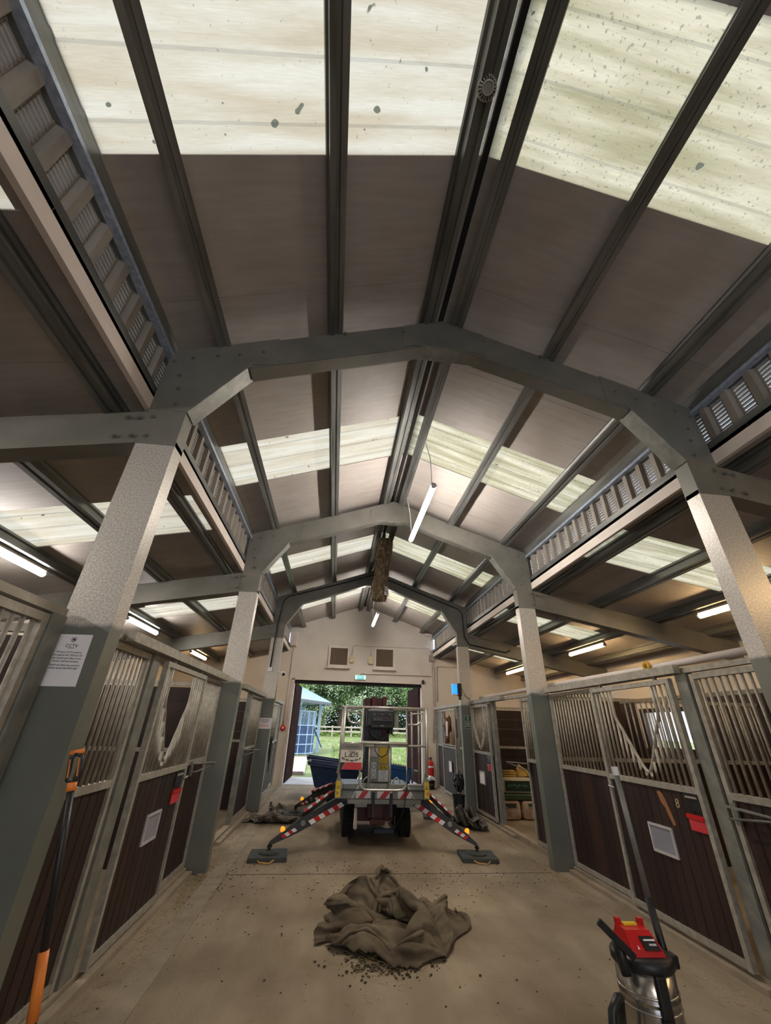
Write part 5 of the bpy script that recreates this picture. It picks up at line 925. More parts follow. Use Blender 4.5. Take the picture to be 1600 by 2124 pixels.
CLY = [
-2, 4, 1, 6, 6, -1, 5, 12, 19, 25, 28, 35, 39, 45, 51, 55, 62, 67, 72, 78, 84, 87, 87, 89, 91, 95, 90, 88, 84, 86, 83, 77, 75, 72, 71, 71, 74, 78, 84, 88, 92, 12, 9, 1, -3, 1, -3, 5, 0, 4, 11, 19, 26, 33, 36, 42, 45, 50, 56, 59,
64, 67, 72, 78, 87, 91, 92, 95, 88, 86, 79, 74, 76, 76, 72, 67, 71, 69, 72, 75, 79, 83, 88, 91, 97, 99, 2, 4, 6, 4, -5, -5, 1, -4, 2, 6, 14, 21, 28, 33, 39, 44, 48, 51, 54, 59, 62, 64, 72, 74, 83, 93, 92, 85, 82, 75, 71, 65, 66, 70,
69, 64, 66, 73, 75, 77, 83, 88, 92, 95, 95, 100, 104, 0, -4, 7, 5, -1, 2, -6, -10, -5, -5, 1, 7, 15, 23, 30, 37, 42, 47, 46, 50, 55, 54, 57, 63, 70, 81, 90, 85, 82, 78, 70, 70, 62, 58, 59, 64, 66, 63, 67, 72, 78, 81, 83, 91, 95, 93, 96,
99, 105, 112, 115, -7, -6, -6, 4, 4, 0, -4, -8, -15, -10, -5, 2, 8, 16, 25, 32, 39, 44, 43, 48, 49, 52, 56, 61, 69, 79, 81, 77, 74, 70, 68, 66, 62, 59, 53, 54, 60, 60, 62, 67, 69, 75, 82, 88, 94, 98, 101, 100, 103, 109, 110, 120, 123, -16, -14, -12,
-7, -3, -5, -7, -9, -17, -12, -10, -5, 2, 10, 19, 27, 32, 34, 39, 44, 52, 57, 59, 65, 73, 74, 75, 70, 66, 63, 60, 57, 57, 51, 57, 54, 50, 56, 57, 61, 68, 73, 78, 83, 90, 99, 100, 104, 106, 107, 109, 113, 120, 127, 128, -12, -15, -17, -10, -11, -14, -15, -15,
-20, -16, -13, -6, 3, 11, 19, 23, 26, 32, 39, 47, 56, 64, 68, 66, 64, 67, 67, 66, 64, 61, 54, 48, 46, 52, 54, 54, 48, 53, 59, 64, 72, 76, 80, 86, 94, 103, 107, 107, 109, 114, 115, 117, 120, 128, 131, -26, -20, -17, -22, -18, -19, -19, -24, -24, -21, -17, -13, -5,
3, 10, 14, 16, 23, 30, 40, 52, 61, 61, 58, 57, 57, 53, 51, 51, 53, 50, 43, 41, 45, 49, 49, 49, 49, 55, 60, 65, 68, 76, 85, 91, 98, 107, 110, 111, 114, 118, 119, 124, 123, 127, 133, 135, -36, -30, -26, -27, -28, -24, -27, -27, -23, -24, -18, -19, -12, -4, 1, 6,
8, 16, 22, 34, 45, 49, 50, 51, 47, 46, 45, 41, 38, 37, 36, 39, 38, 35, 42, 45, 45, 45, 49, 55, 64, 69, 72, 77, 84, 93, 99, 106, 111, 115, 120, 123, 127, 130, 126, 128, 131, 132, 130, -38, -35, -32, -33, -35, -31, -33, -30, -29, -23, -19, -17, -10, -7, -4, 0, 7,
14, 24, 33, 35, 36, 34, 36, 35, 34, 31, 28, 22, 19, 23, 25, 24, 30, 35, 38, 40, 43, 49, 57, 65, 71, 76, 80, 87, 95, 101, 106, 112, 115, 121, 126, 122, 126, 128, 125, 128, 127, 126, -48, -44, -41, -40, -38, -41, -33, -39, -36, -28, -24, -21, -17, -11, -14, -9, -4, 4,
13, 22, 25, 23, 20, 21, 24, 25, 17, 14, 13, 6, 6, 10, 15, 14, 18, 26, 29, 38, 40, 49, 56, 61, 68, 72, 81, 88, 96, 97, 105, 112, 117, 119, 124, 122, 121, 120, 124, 124, 128, 121, 120, -55, -52, -49, -45, -45, -39, -41, -44, -38, -29, -27, -21, -16, -14, -15, -14, -7,
2, 14, 22, 14, 10, 10, 9, 12, 7, 4, -1, -1, -4, -4, 1, 5, 6, 10, 19, 24, 31, 40, 47, 54, 62, 67, 74, 82, 90, 97, 98, 103, 108, 115, 120, 117, 118, 121, 119, 121, 124, 125, 125, 117, -62, -60, -56, -52, -49, -47, -49, -46, -37, -33, -28, -21, -16, -17, -19, -11,
-6, 6, 15, 14, 8, 9, 1, -4, -4, -10, -13, -15, -14, -15, -13, -6, -3, 1, 7, 14, 19, 29, 38, 46, 53, 59, 67, 75, 83, 91, 99, 103, 107, 111, 112, 117, 117, 112, 115, 114, 117, 120, 120, 121, 118, -60, -56, -60, -59, -51, -53, -47, -47, -40, -30, -29, -24, -20, -20, -20,
-16, -4, 6, 9, 8, 2, 2, 1, -8, -17, -23, -27, -28, -24, -21, -15, -10, -6, -1, 6, 13, 20, 28, 38, 46, 54, 62, 69, 78, 86, 90, 98, 104, 105, 107, 108, 112, 115, 109, 109, 114, 114, 114, 120, 116, 114, -59, -54, -53, -54, -49, -51, -51, -44, -37, -30, -28, -24, -26, -25,
-23, -15, -5, 4, 5, 1, -1, -4, -4, -12, -21, -31, -35, -31, -29, -22, -18, -10, -4, 0, 6, 13, 20, 30, 40, 50, 58, 68, 80, 80, 79, 83, 90, 96, 102, 104, 105, 108, 112, 108, 104, 108, 110, 113, 117, 117, 110, -59, -60, -57, -51, -48, -46, -47, -47, -42, -34, -28, -25, -26,
-28, -25, -17, -5, -1, -3, -5, -8, -10, -10, -11, -21, -31, -35, -35, -29, -24, -14, -7, -3, 4, 10, 15, 25, 36, 47, 58, 64, 63, 64, 67, 74, 82, 85, 89, 97, 103, 104, 103, 108, 104, 99, 100, 103, 107, 111, 115, 113, -63, -60, -58, -57, -52, -49, -45, -43, -40, -38, -31, -27,
-27, -31, -27, -18, -6, -6, -8, -14, -16, -15, -16, -12, -19, -26, -31, -30, -25, -17, -9, -2, 4, 12, 16, 24, 32, 44, 50, 47, 48, 50, 56, 65, 72, 79, 85, 84, 88, 95, 99, 100, 96, 95, 90, 90, 94, 99, 104, 108, 113, -66, -65, -63, -61, -55, -54, -50, -45, -44, -37, -35,
-31, -34, -34, -29, -18, -7, -13, -15, -21, -22, -20, -15, -17, -15, -21, -26, -24, -16, -8, 1, 4, 14, 18, 25, 33, 44, 40, 36, 37, 36, 44, 53, 60, 66, 73, 79, 84, 88, 92, 92, 89, 87, 85, 80, 82, 84, 91, 99, 106, 112, -69, -69, -67, -62, -57, -54, -51, -49, -48, -40,
-36, -38, -38, -36, -23, -15, -13, -20, -21, -20, -27, -24, -20, -12, -10, -13, -17, -14, -7, 0, 8, 11, 17, 28, 36, 39, 34, 29, 29, 30, 31, 38, 47, 48, 55, 62, 69, 77, 80, 84, 83, 81, 77, 76, 77, 75, 76, 83, 92, 103, 114, -73, -69, -68, -66, -63, -60, -56, -55, -52,
-44, -40, -38, -41, -29, -20, -8, -22, -26, -15, -22, -16, -10, -6, -7, -4, 0, 8, 15, 21, 27, 33, 36, 30, 23, 22, 20, 22, 25, 32, 39, 47, 55, 62, 62, 66, 70, 75, 75, 72, 69, 70, 71, 68, 71, 77, 86, 97, 108, -77, -74, -73, -71, -67, -60, -59, -59, -56, -49, -45,
-42, -34, -22, -8, -15, -24, -18, -13, -5, 1, 2, 6, 15, 22, 24, 33, 30, 24, 18, 16, 12, 11, 13, 17, 24, 30, 37, 45, 54, 63, 67, 68, 66, 71, 68, 67, 65, 66, 64, 66, 72, 82, 94, 106, -77, -74, -72, -70, -71, -63, -63, -65, -62, -57, -52, -48, -25, -18, -13, -9,
0, 8, 13, 20, 26, 30, 32, 19, 12, 11, 6, 7, 4, 6, 11, 18, 26, 31, 39, 48, 56, 58, 63, 61, 65, 67, 64, 62, 62, 60, 62, 68, 79, 90, 102, -82, -81, -77, -69, -69, -71, -70, -71, -23, -19, -12, -6, -1, 8, 19, 21, 30, 34, 25, 16, 7, 2, 1, -3, 0,
0, 7, 12, 19, 26, 34, 42, 46, 50, 56, 60, 57, 62, 60, 61, 57, 56, 58, 67, 75, 86, 97, -89, -85, -81, -76, -18, -15, -15, -8, 0, 9, 16, 24, 32, 28, 20, 11, 3, -1, -6, -6, -5, -4, 3, 10, 15, 23, 32, 40, 45, 45, 51, 54, 54, 56, 57, 55, 59, 56,
61, 64, 71, 84, 96, -22, -14, -13, -12, -2, 4, 12, 21, 25, 22, 16, 10, 3, -5, -9, -12, -11, -5, 2, 4, 11, 19, 29, 36, 42, 47, 46, 50, 53, 51, 51, 51, 54, 57, 59, 63, 73, 85, 99, -22, -21, -19, -16, -9, -2, 5, 16, 17, 14, 12, 6, 0, -8, -12, -16,
-12, -5, 1, 1, 9, 18, 26, 33, 37, 42, 47, 45, 48, 48, 52, 52, 51, 55, 56, 63, 73, 86, 97, -25, -27, -27, -21, -16, -5, 0, 9, 8, 8, 4, 5, -1, -5, -12, -15, -16, -10, -4, 0, 9, 19, 26, 29, 35, 39, 42, 45, 45, 48, 48, 52, 53, 55, 62, 64, 75,
84, 96, -35, -28, -29, -30, -24, -20, -17, -12, -7, -2, -1, -3, -2, -4, -8, -12, -15, -11, -11, -11, -8, -1, 9, 14, 23, 32, 33, 36, 42, 46, 45, 46, 48, 49, 51, 57, 60, 67, 73, 84, 95, -66, -53, -46, -47, -36, -34, -31, -28, -26, -27, -24, -19, -15, -10, -10, -8, -11,
-10, -14, -19, -17, -17, -12, -5, -5, -2, 6, 14, 23, 32, 39, 37, 39, 41, 46, 46, 48, 52, 53, 54, 61, 65, 75, 84, 94, -94, -88, -80, -70, -60, -56, -52, -42, -42, -38, -35, -34, -32, -31, -30, -26, -22, -18, -17, -15, -17, -19, -18, -23, -21, -20, -16, -8, -2, -1, 1, 8,
19, 27, 35, 41, 40, 41, 41, 46, 49, 51, 57, 58, 59, 69, 77, 85, 93, -75, -80, -80, -84, -86, -81, -80, -70, -59, -51, -45, -43, -38, -39, -39, -40, -37, -35, -35, -33, -29, -24, -23, -20, -21, -22, -25, -26, -26, -23, -20, -15, -7, -1, 4, 8, 16, 26, 32, 37, 41, 44, 44,
45, 48, 52, 55, 61, 63, 72, 78, 84, 87, -74, -75, -76, -81, -78, -75, -74, -79, -83, -83, -75, -68, -61, -54, -47, -40, -40, -33, -34, -35, -41, -40, -42, -38, -35, -30, -27, -26, -24, -28, -25, -29, -28, -22, -17, -13, -9, -3, 7, 11, 17, 24, 30, 36, 39, 40, 44, 49, 50, 52,
55, 59, 67, 72, 76, 80, 81, -80, -78, -81, -77, -79, -75, -75, -80, -83, -75, -71, -77, -77, -81, -78, -71, -63, -55, -48, -42, -34, -29, -28, -30, -35, -46, -45, -44, -40, -36, -32, -31, -30, -30, -24, -29, -28, -21, -15, -10, -3, -1, 8, 12, 14, 21, 30, 34, 37, 42, 45, 47, 51,
57, 59, 63, 67, 71, 75, 76, 82, -77, -79, -83, -83, -79, -81, -77, -80, -85, -78, -71, -71, -76, -74, -73, -70, -65, -58, -50, -43, -35, -28, -26, -27, -32, -42, -50, -48, -45, -41, -37, -37, -32, -28, -27, -31, -25, -19, -16, -9, -7, 2, 4, 13, 13, 22, 27, 33, 37, 40, 45, 49,
51, 53, 59, 66, 68, 72, 72, 77, 81, -81, -84, -87, -88, -85, -85, -83, -82, -87, -80, -71, -76, -71, -68, -69, -63, -59, -56, -53, -45, -36, -33, -33, -30, -33, -39, -52, -52, -51, -44, -43, -41, -38, -35, -30, -31, -24, -22, -17, -11, -3, -2, 7, 7, 15, 18, 27, 33, 40, 43, 43,
46, 52, 55, 57, 62, 65, 69, 70, 72, 79, -79, -83, -90, -95, -91, -91, -91, -89, -87, -78, -72, -70, -75, -70, -62, -58, -54, -51, -51, -47, -39, -33, -32, -34, -39, -42, -49, -55, -55, -49, -44, -40, -43, -36, -35, -27, -28, -25, -18, -13, -8, 1, 8, 10, 8, 13, 22, 31, 36, 43,
47, 48, 51, 58, 59, 61, 66, 66, 71, 74, 76, -85, -86, -93, -99, -99, -96, -95, -91, -85, -78, -76, -68, -68, -70, -65, -56, -50, -49, -47, -44, -39, -36, -38, -38, -43, -48, -53, -56, -59, -53, -49, -44, -40, -39, -31, -34, -32, -25, -19, -16, -8, -1, 6, 6, 12, 10, 21, 28, 34,
40, 43, 48, 53, 54, 56, 61, 62, 66, 68, 70, 78, -91, -91, -97, -103, -99, -99, -94, -92, -86, -83, -78, -72, -68, -64, -67, -60, -53, -45, -42, -39, -38, -38, -38, -43, -48, -55, -57, -62, -62, -57, -50, -48, -41, -36, -36, -29, -32, -26, -22, -13, -4, -7, 3, 2, 11, 8, 17, 25,
31, 35, 42, 48, 47, 50, 55, 60, 58, 61, 63, 68, 75, -96, -98, -99, -104, -104, -99, -96, -92, -89, -84, -83, -76, -74, -68, -63, -64, -56, -51, -47, -44, -43, -41, -43, -45, -49, -55, -59, -67, -67, -59, -53, -49, -45, -41, -34, -34, -28, -28, -19, -13, -6, -4, 2, -1, 8, 12, 13,
20, 27, 33, 39, 44, 45, 49, 53, 59, 55, 58, 62, 66, 73, -101, -102, -107, -102, -102, -99, -96, -95, -92, -87, -85, -81, -79, -74, -68, -63, -62, -56, -53, -50, -48, -44, -45, -50, -54, -61, -65, -74, -69, -62, -58, -53, -47, -41, -38, -34, -33, -25, -19, -16, -10, -1, -4, 0, 2, 5,
7, 14, 21, 27, 33, 36, 39, 46, 49, 56, 51, 53, 58, 64, 75, -105, -107, -109, -106, -106, -104, -100, -98, -97, -92, -86, -85, -77, -79, -75, -70, -66, -63, -58, -55, -52, -51, -53, -55, -62, -66, -74, -83, -73, -65, -59, -53, -47, -43, -39, -39, -31, -27, -20, -12, -7, -7, -7, -4, 0,
-2, 2, 7, 14, 20, 27, 32, 38, 41, 48, 52, 49, 49, 54, 63, 72, -110, -110, -110, -108, -103, -104, -101, -103, -99, -96, -89, -87, -78, -75, -78, -78, -74, -71, -69, -65, -62, -62, -64, -67, -73, -78, -85, -84, -74, -67, -60, -53, -51, -46, -44, -36, -32, -25, -19, -15, -10, -11, -11, -6,
-4, -7, -4, 2, 10, 14, 20, 24, 31, 37, 44, 47, 45, 46, 53, 61, 74, -115, -116, -113, -109, -106, -102, -102, -101, -103, -99, -93, -89, -83, -77, -75, -75, -81, -78, -77, -75, -74, -72, -75, -82, -88, -93, -93, -84, -75, -68, -60, -57, -53, -50, -43, -35, -33, -29, -22, -16, -14, -15, -14,
-11, -10, -9, -8, -1, 4, 8, 14, 20, 27, 32, 37, 41, 43, 47, 51, 61, 74, -114, -117, -116, -114, -111, -106, -102, -100, -99, -97, -97, -91, -88, -82, -84, -83, -80, -84, -82, -81, -81, -84, -91, -98, -105, -101, -94, -85, -77, -69, -64, -62, -58, -49, -45, -37, -31, -28, -24, -20, -20, -15,
-11, -15, -11, -15, -13, -6, -1, 7, 14, 20, 23, 26, 31, 34, 36, 40, 49, 60, 74, -112, -112, -112, -108, -109, -111, -106, -103, -100, -96, -95, -95, -93, -89, -92, -91, -88, -89, -91, -94, -97, -101, -107, -114, -107, -100, -93, -86, -78, -72, -68, -67, -62, -53, -44, -40, -37, -30, -27, -24, -20,
-17, -18, -16, -17, -16, -12, -7, 0, 5, 8, 13, 19, 26, 30, 31, 37, 38, 47, 59, 73, -116, -112, -108, -107, -106, -110, -106, -104, -102, -99, -98, -96, -99, -98, -100, -97, -97, -101, -105, -108, -108, -115, -115, -106, -98, -92, -93, -86, -79, -74, -68, -71, -60, -53, -48, -41, -35, -35, -30, -28,
-24, -24, -20, -21, -14, -9, -3, 4, 9, 6, 10, 16, 22, 24, 26, 31, 34, 36, 46, 59, 70, -120, -114, -112, -107, -105, -108, -109, -102, -102, -102, -99, -100, -105, -106, -107, -107, -109, -113, -109, -116, -120, -110, -102, -94, -89, -92, -86, -85, -79, -72, -73, -66, -56, -51, -46, -43, -40, -34, -36,
-31, -31, -27, -26, -21, -20, -17, -10, -2, 8, 12, 14, 15, 17, 21, 21, 25, 29, 37, 45, 58, 71, -120, -118, -112, -109, -107, -106, -107, -106, -103, -104, -104, -103, -108, -114, -113, -116, -119, -115, -123, -120, -113, -107, -103, -98, -93, -88, -89, -83, -80, -76, -69, -63, -60, -56, -51, -47, -40, -41,
-37, -36, -32, -31, -26, -22, -15, -14, -9, -3, -1, 0, 4, 7, 10, 14, 18, 24, 28, 35, 45, 57, 71, -116, -120, -114, -113, -111, -104, -106, -107, -108, -107, -107, -109, -110, -117, -122, -129, -126, -123, -121, -119, -118, -117, -113, -109, -103, -99, -94, -89, -83, -76, -71, -67, -63, -57, -53, -47, -47,
-43, -43, -40, -36, -34, -29, -22, -17, -11, -6, 1, 6, 4, 5, 7, 10, 11, 15, 20, 28, 38, 48, 61, 72, -121, -119, -118, -113, -111, -109, -104, -106, -110, -112, -115, -116, -117, -123, -134, -131, -133, -130, -131, -131, -129, -127, -123, -119, -112, -105, -98, -91, -85, -80, -75, -69, -65, -59, -54, -55,
-51, -46, -43, -39, -40, -35, -28, -25, -20, -13, -5, 1, 6, 10, 10, 11, 13, 14, 17, 19, 27, 39, 51, 63, 73, -125, -122, -121, -117, -113, -111, -109, -106, -108, -113, -118, -124, -131, -137, -137, -136, -136, -139, -133, -131, -136, -133, -128, -126, -119, -111, -103, -96, -89, -83, -77, -71, -67, -63, -58,
-55, -52, -49, -48, -43, -43, -36, -28, -20, -16, -13, -5, 4, 9, 13, 15, 15, 16, 18, 21, 25, 29, 39, 52, 64, 73, -131, -128, -126, -121, -118, -116, -115, -114, -116, -117, -121, -130, -143, -140, -140, -144, -144, -140, -138, -133, -137, -130, -134, -131, -124, -116, -108, -100, -93, -87, -81, -75, -70, -64,
-65, -61, -56, -54, -51, -47, -41, -34, -29, -21, -13, -8, -5, 3, 10, 15, 19, 22, 20, 21, 19, 27, 36, 40, 52, 64, 73, -135, -134, -133, -129, -125, -124, -122, -121, -122, -126, -133, -140, -146, -144, -146, -145, -146, -144, -140, -137, -133, -134, -128, -133, -127, -119, -111, -103, -96, -89, -84, -78, -73,
-72, -68, -62, -58, -51, -53, -46, -39, -34, -27, -24, -15, -7, 0, 5, 7, 12, 17, 21, 24, 20, 21, 24, 34, 42, 53, 64, 73, -141, -140, -137, -133, -130, -129, -128, -128, -135, -142, -153, -149, -145, -148, -152, -150, -147, -143, -138, -131, -128, -132, -125, -126, -117, -113, -106, -98, -93, -89, -82, -78,
-70, -65, -55, -59, -54, -49, -43, -41, -35, -27, -19, -13, -4, 2, 7, 14, 13, 16, 18, 24, 26, 28, 27, 31, 45, 55, 64, -147, -147, -145, -143, -140, -139, -137, -137, -142, -153, -156, -153, -149, -148, -151, -153, -151, -146, -142, -135, -126, -128, -131, -124, -119, -113, -106, -100, -98, -90, -85, -78, -70,
-59, -58, -51, -53, -49, -43, -38, -35, -27, -20, -11, -3, 4, 10, 12, 16, 17, 21, 22, 27, 33, 36, 36, 49, 57, 57, -154, -154, -154, -153, -151, -149, -150, -155, -157, -149, -151, -153, -149, -149, -148, -144, -144, -138, -131, -134, -135, -132, -130, -125, -119, -113, -105, -100, -93, -83, -72, -69, -60, -58,
-57, -52, -48, -46, -41, -33, -28, -19, -10, -1, 7, 10, 16, 16, 20, 21, 25, 28, 33, 41, 48, 52, 50, -159, -162, -164, -158, -162, -161, -160, -153, -156, -153, -153, -153, -147, -149, -143, -138, -135, -140, -141, -138, -137, -133, -130, -124, -114, -107, -105, -94, -84, -73, -66, -64, -59, -55, -52, -49, -47,
-41, -33, -25, -16, -8, 0, 7, 13, 18, 22, 22, 27, 27, 33, 39, 46, 45, 44, -167, -167, -172, -171, -165, -168, -166, -161, -159, -157, -157, -154, -153, -147, -147, -142, -144, -141, -146, -142, -137, -138, -132, -126, -119, -112, -104, -94, -84, -76, -71, -66, -60, -55, -55, -51, -46, -41, -35, -28, -20, -12,
-5, 3, 10, 16, 22, 25, 29, 35, 39, 41, 38, 39, 41, -176, -178, -179, -179, -173, -165, -167, -165, -162, -158, -159, -154, -152, -148, -149, -145, -149, -144, -143, -142, -137, -135, -128, -123, -114, -106, -97, -89, -81, -74, -68, -62, -61, -56, -53, -50, -45, -38, -31, -24, -16, -9, -1, 6, 12, 18, 25,
29, 29, 33, 35, 34, 31, -189, -183, -179, -173, -167, -163, -166, -166, -163, -157, -158, -156, -154, -150, -146, -150, -148, -146, -142, -141, -137, -131, -124, -117, -109, -102, -93, -85, -78, -72, -67, -63, -59, -56, -52, -47, -41, -34, -27, -20, -12, -5, 2, 10, 17, 24, 29, 28, 32, 36, 37, -184, -178, -172,
-166, -162, -162, -165, -164, -162, -160, -159, -154, -153, -149, -151, -146, -146, -144, -139, -133, -128, -121, -114, -105, -97, -89, -82, -77, -73, -68, -64, -59, -55, -49, -43, -36, -29, -22, -15, -7, 0, 8, 15, 21, 25, 29, 26, -187, -180, -174, -168, -163, -159, -158, -157, -156, -156, -158, -155, -154, -150, -149, -148,
-144, -141, -137, -130, -123, -116, -109, -101, -94, -87, -82, -76, -72, -67, -62, -57, -51, -45, -39, -32, -25, -17, -9, -1, 6, 12, 17, 18, 23, -186, -180, -174, -168, -164, -160, -158, -157, -157, -158, -154, -154, -151, -148, -144, -140, -136, -130, -125, -119, -112, -106, -99, -93, -88, -82, -77, -72, -66, -61, -55,
-48, -42, -34, -27, -20, -11, -4, 3, 9, 15,
]
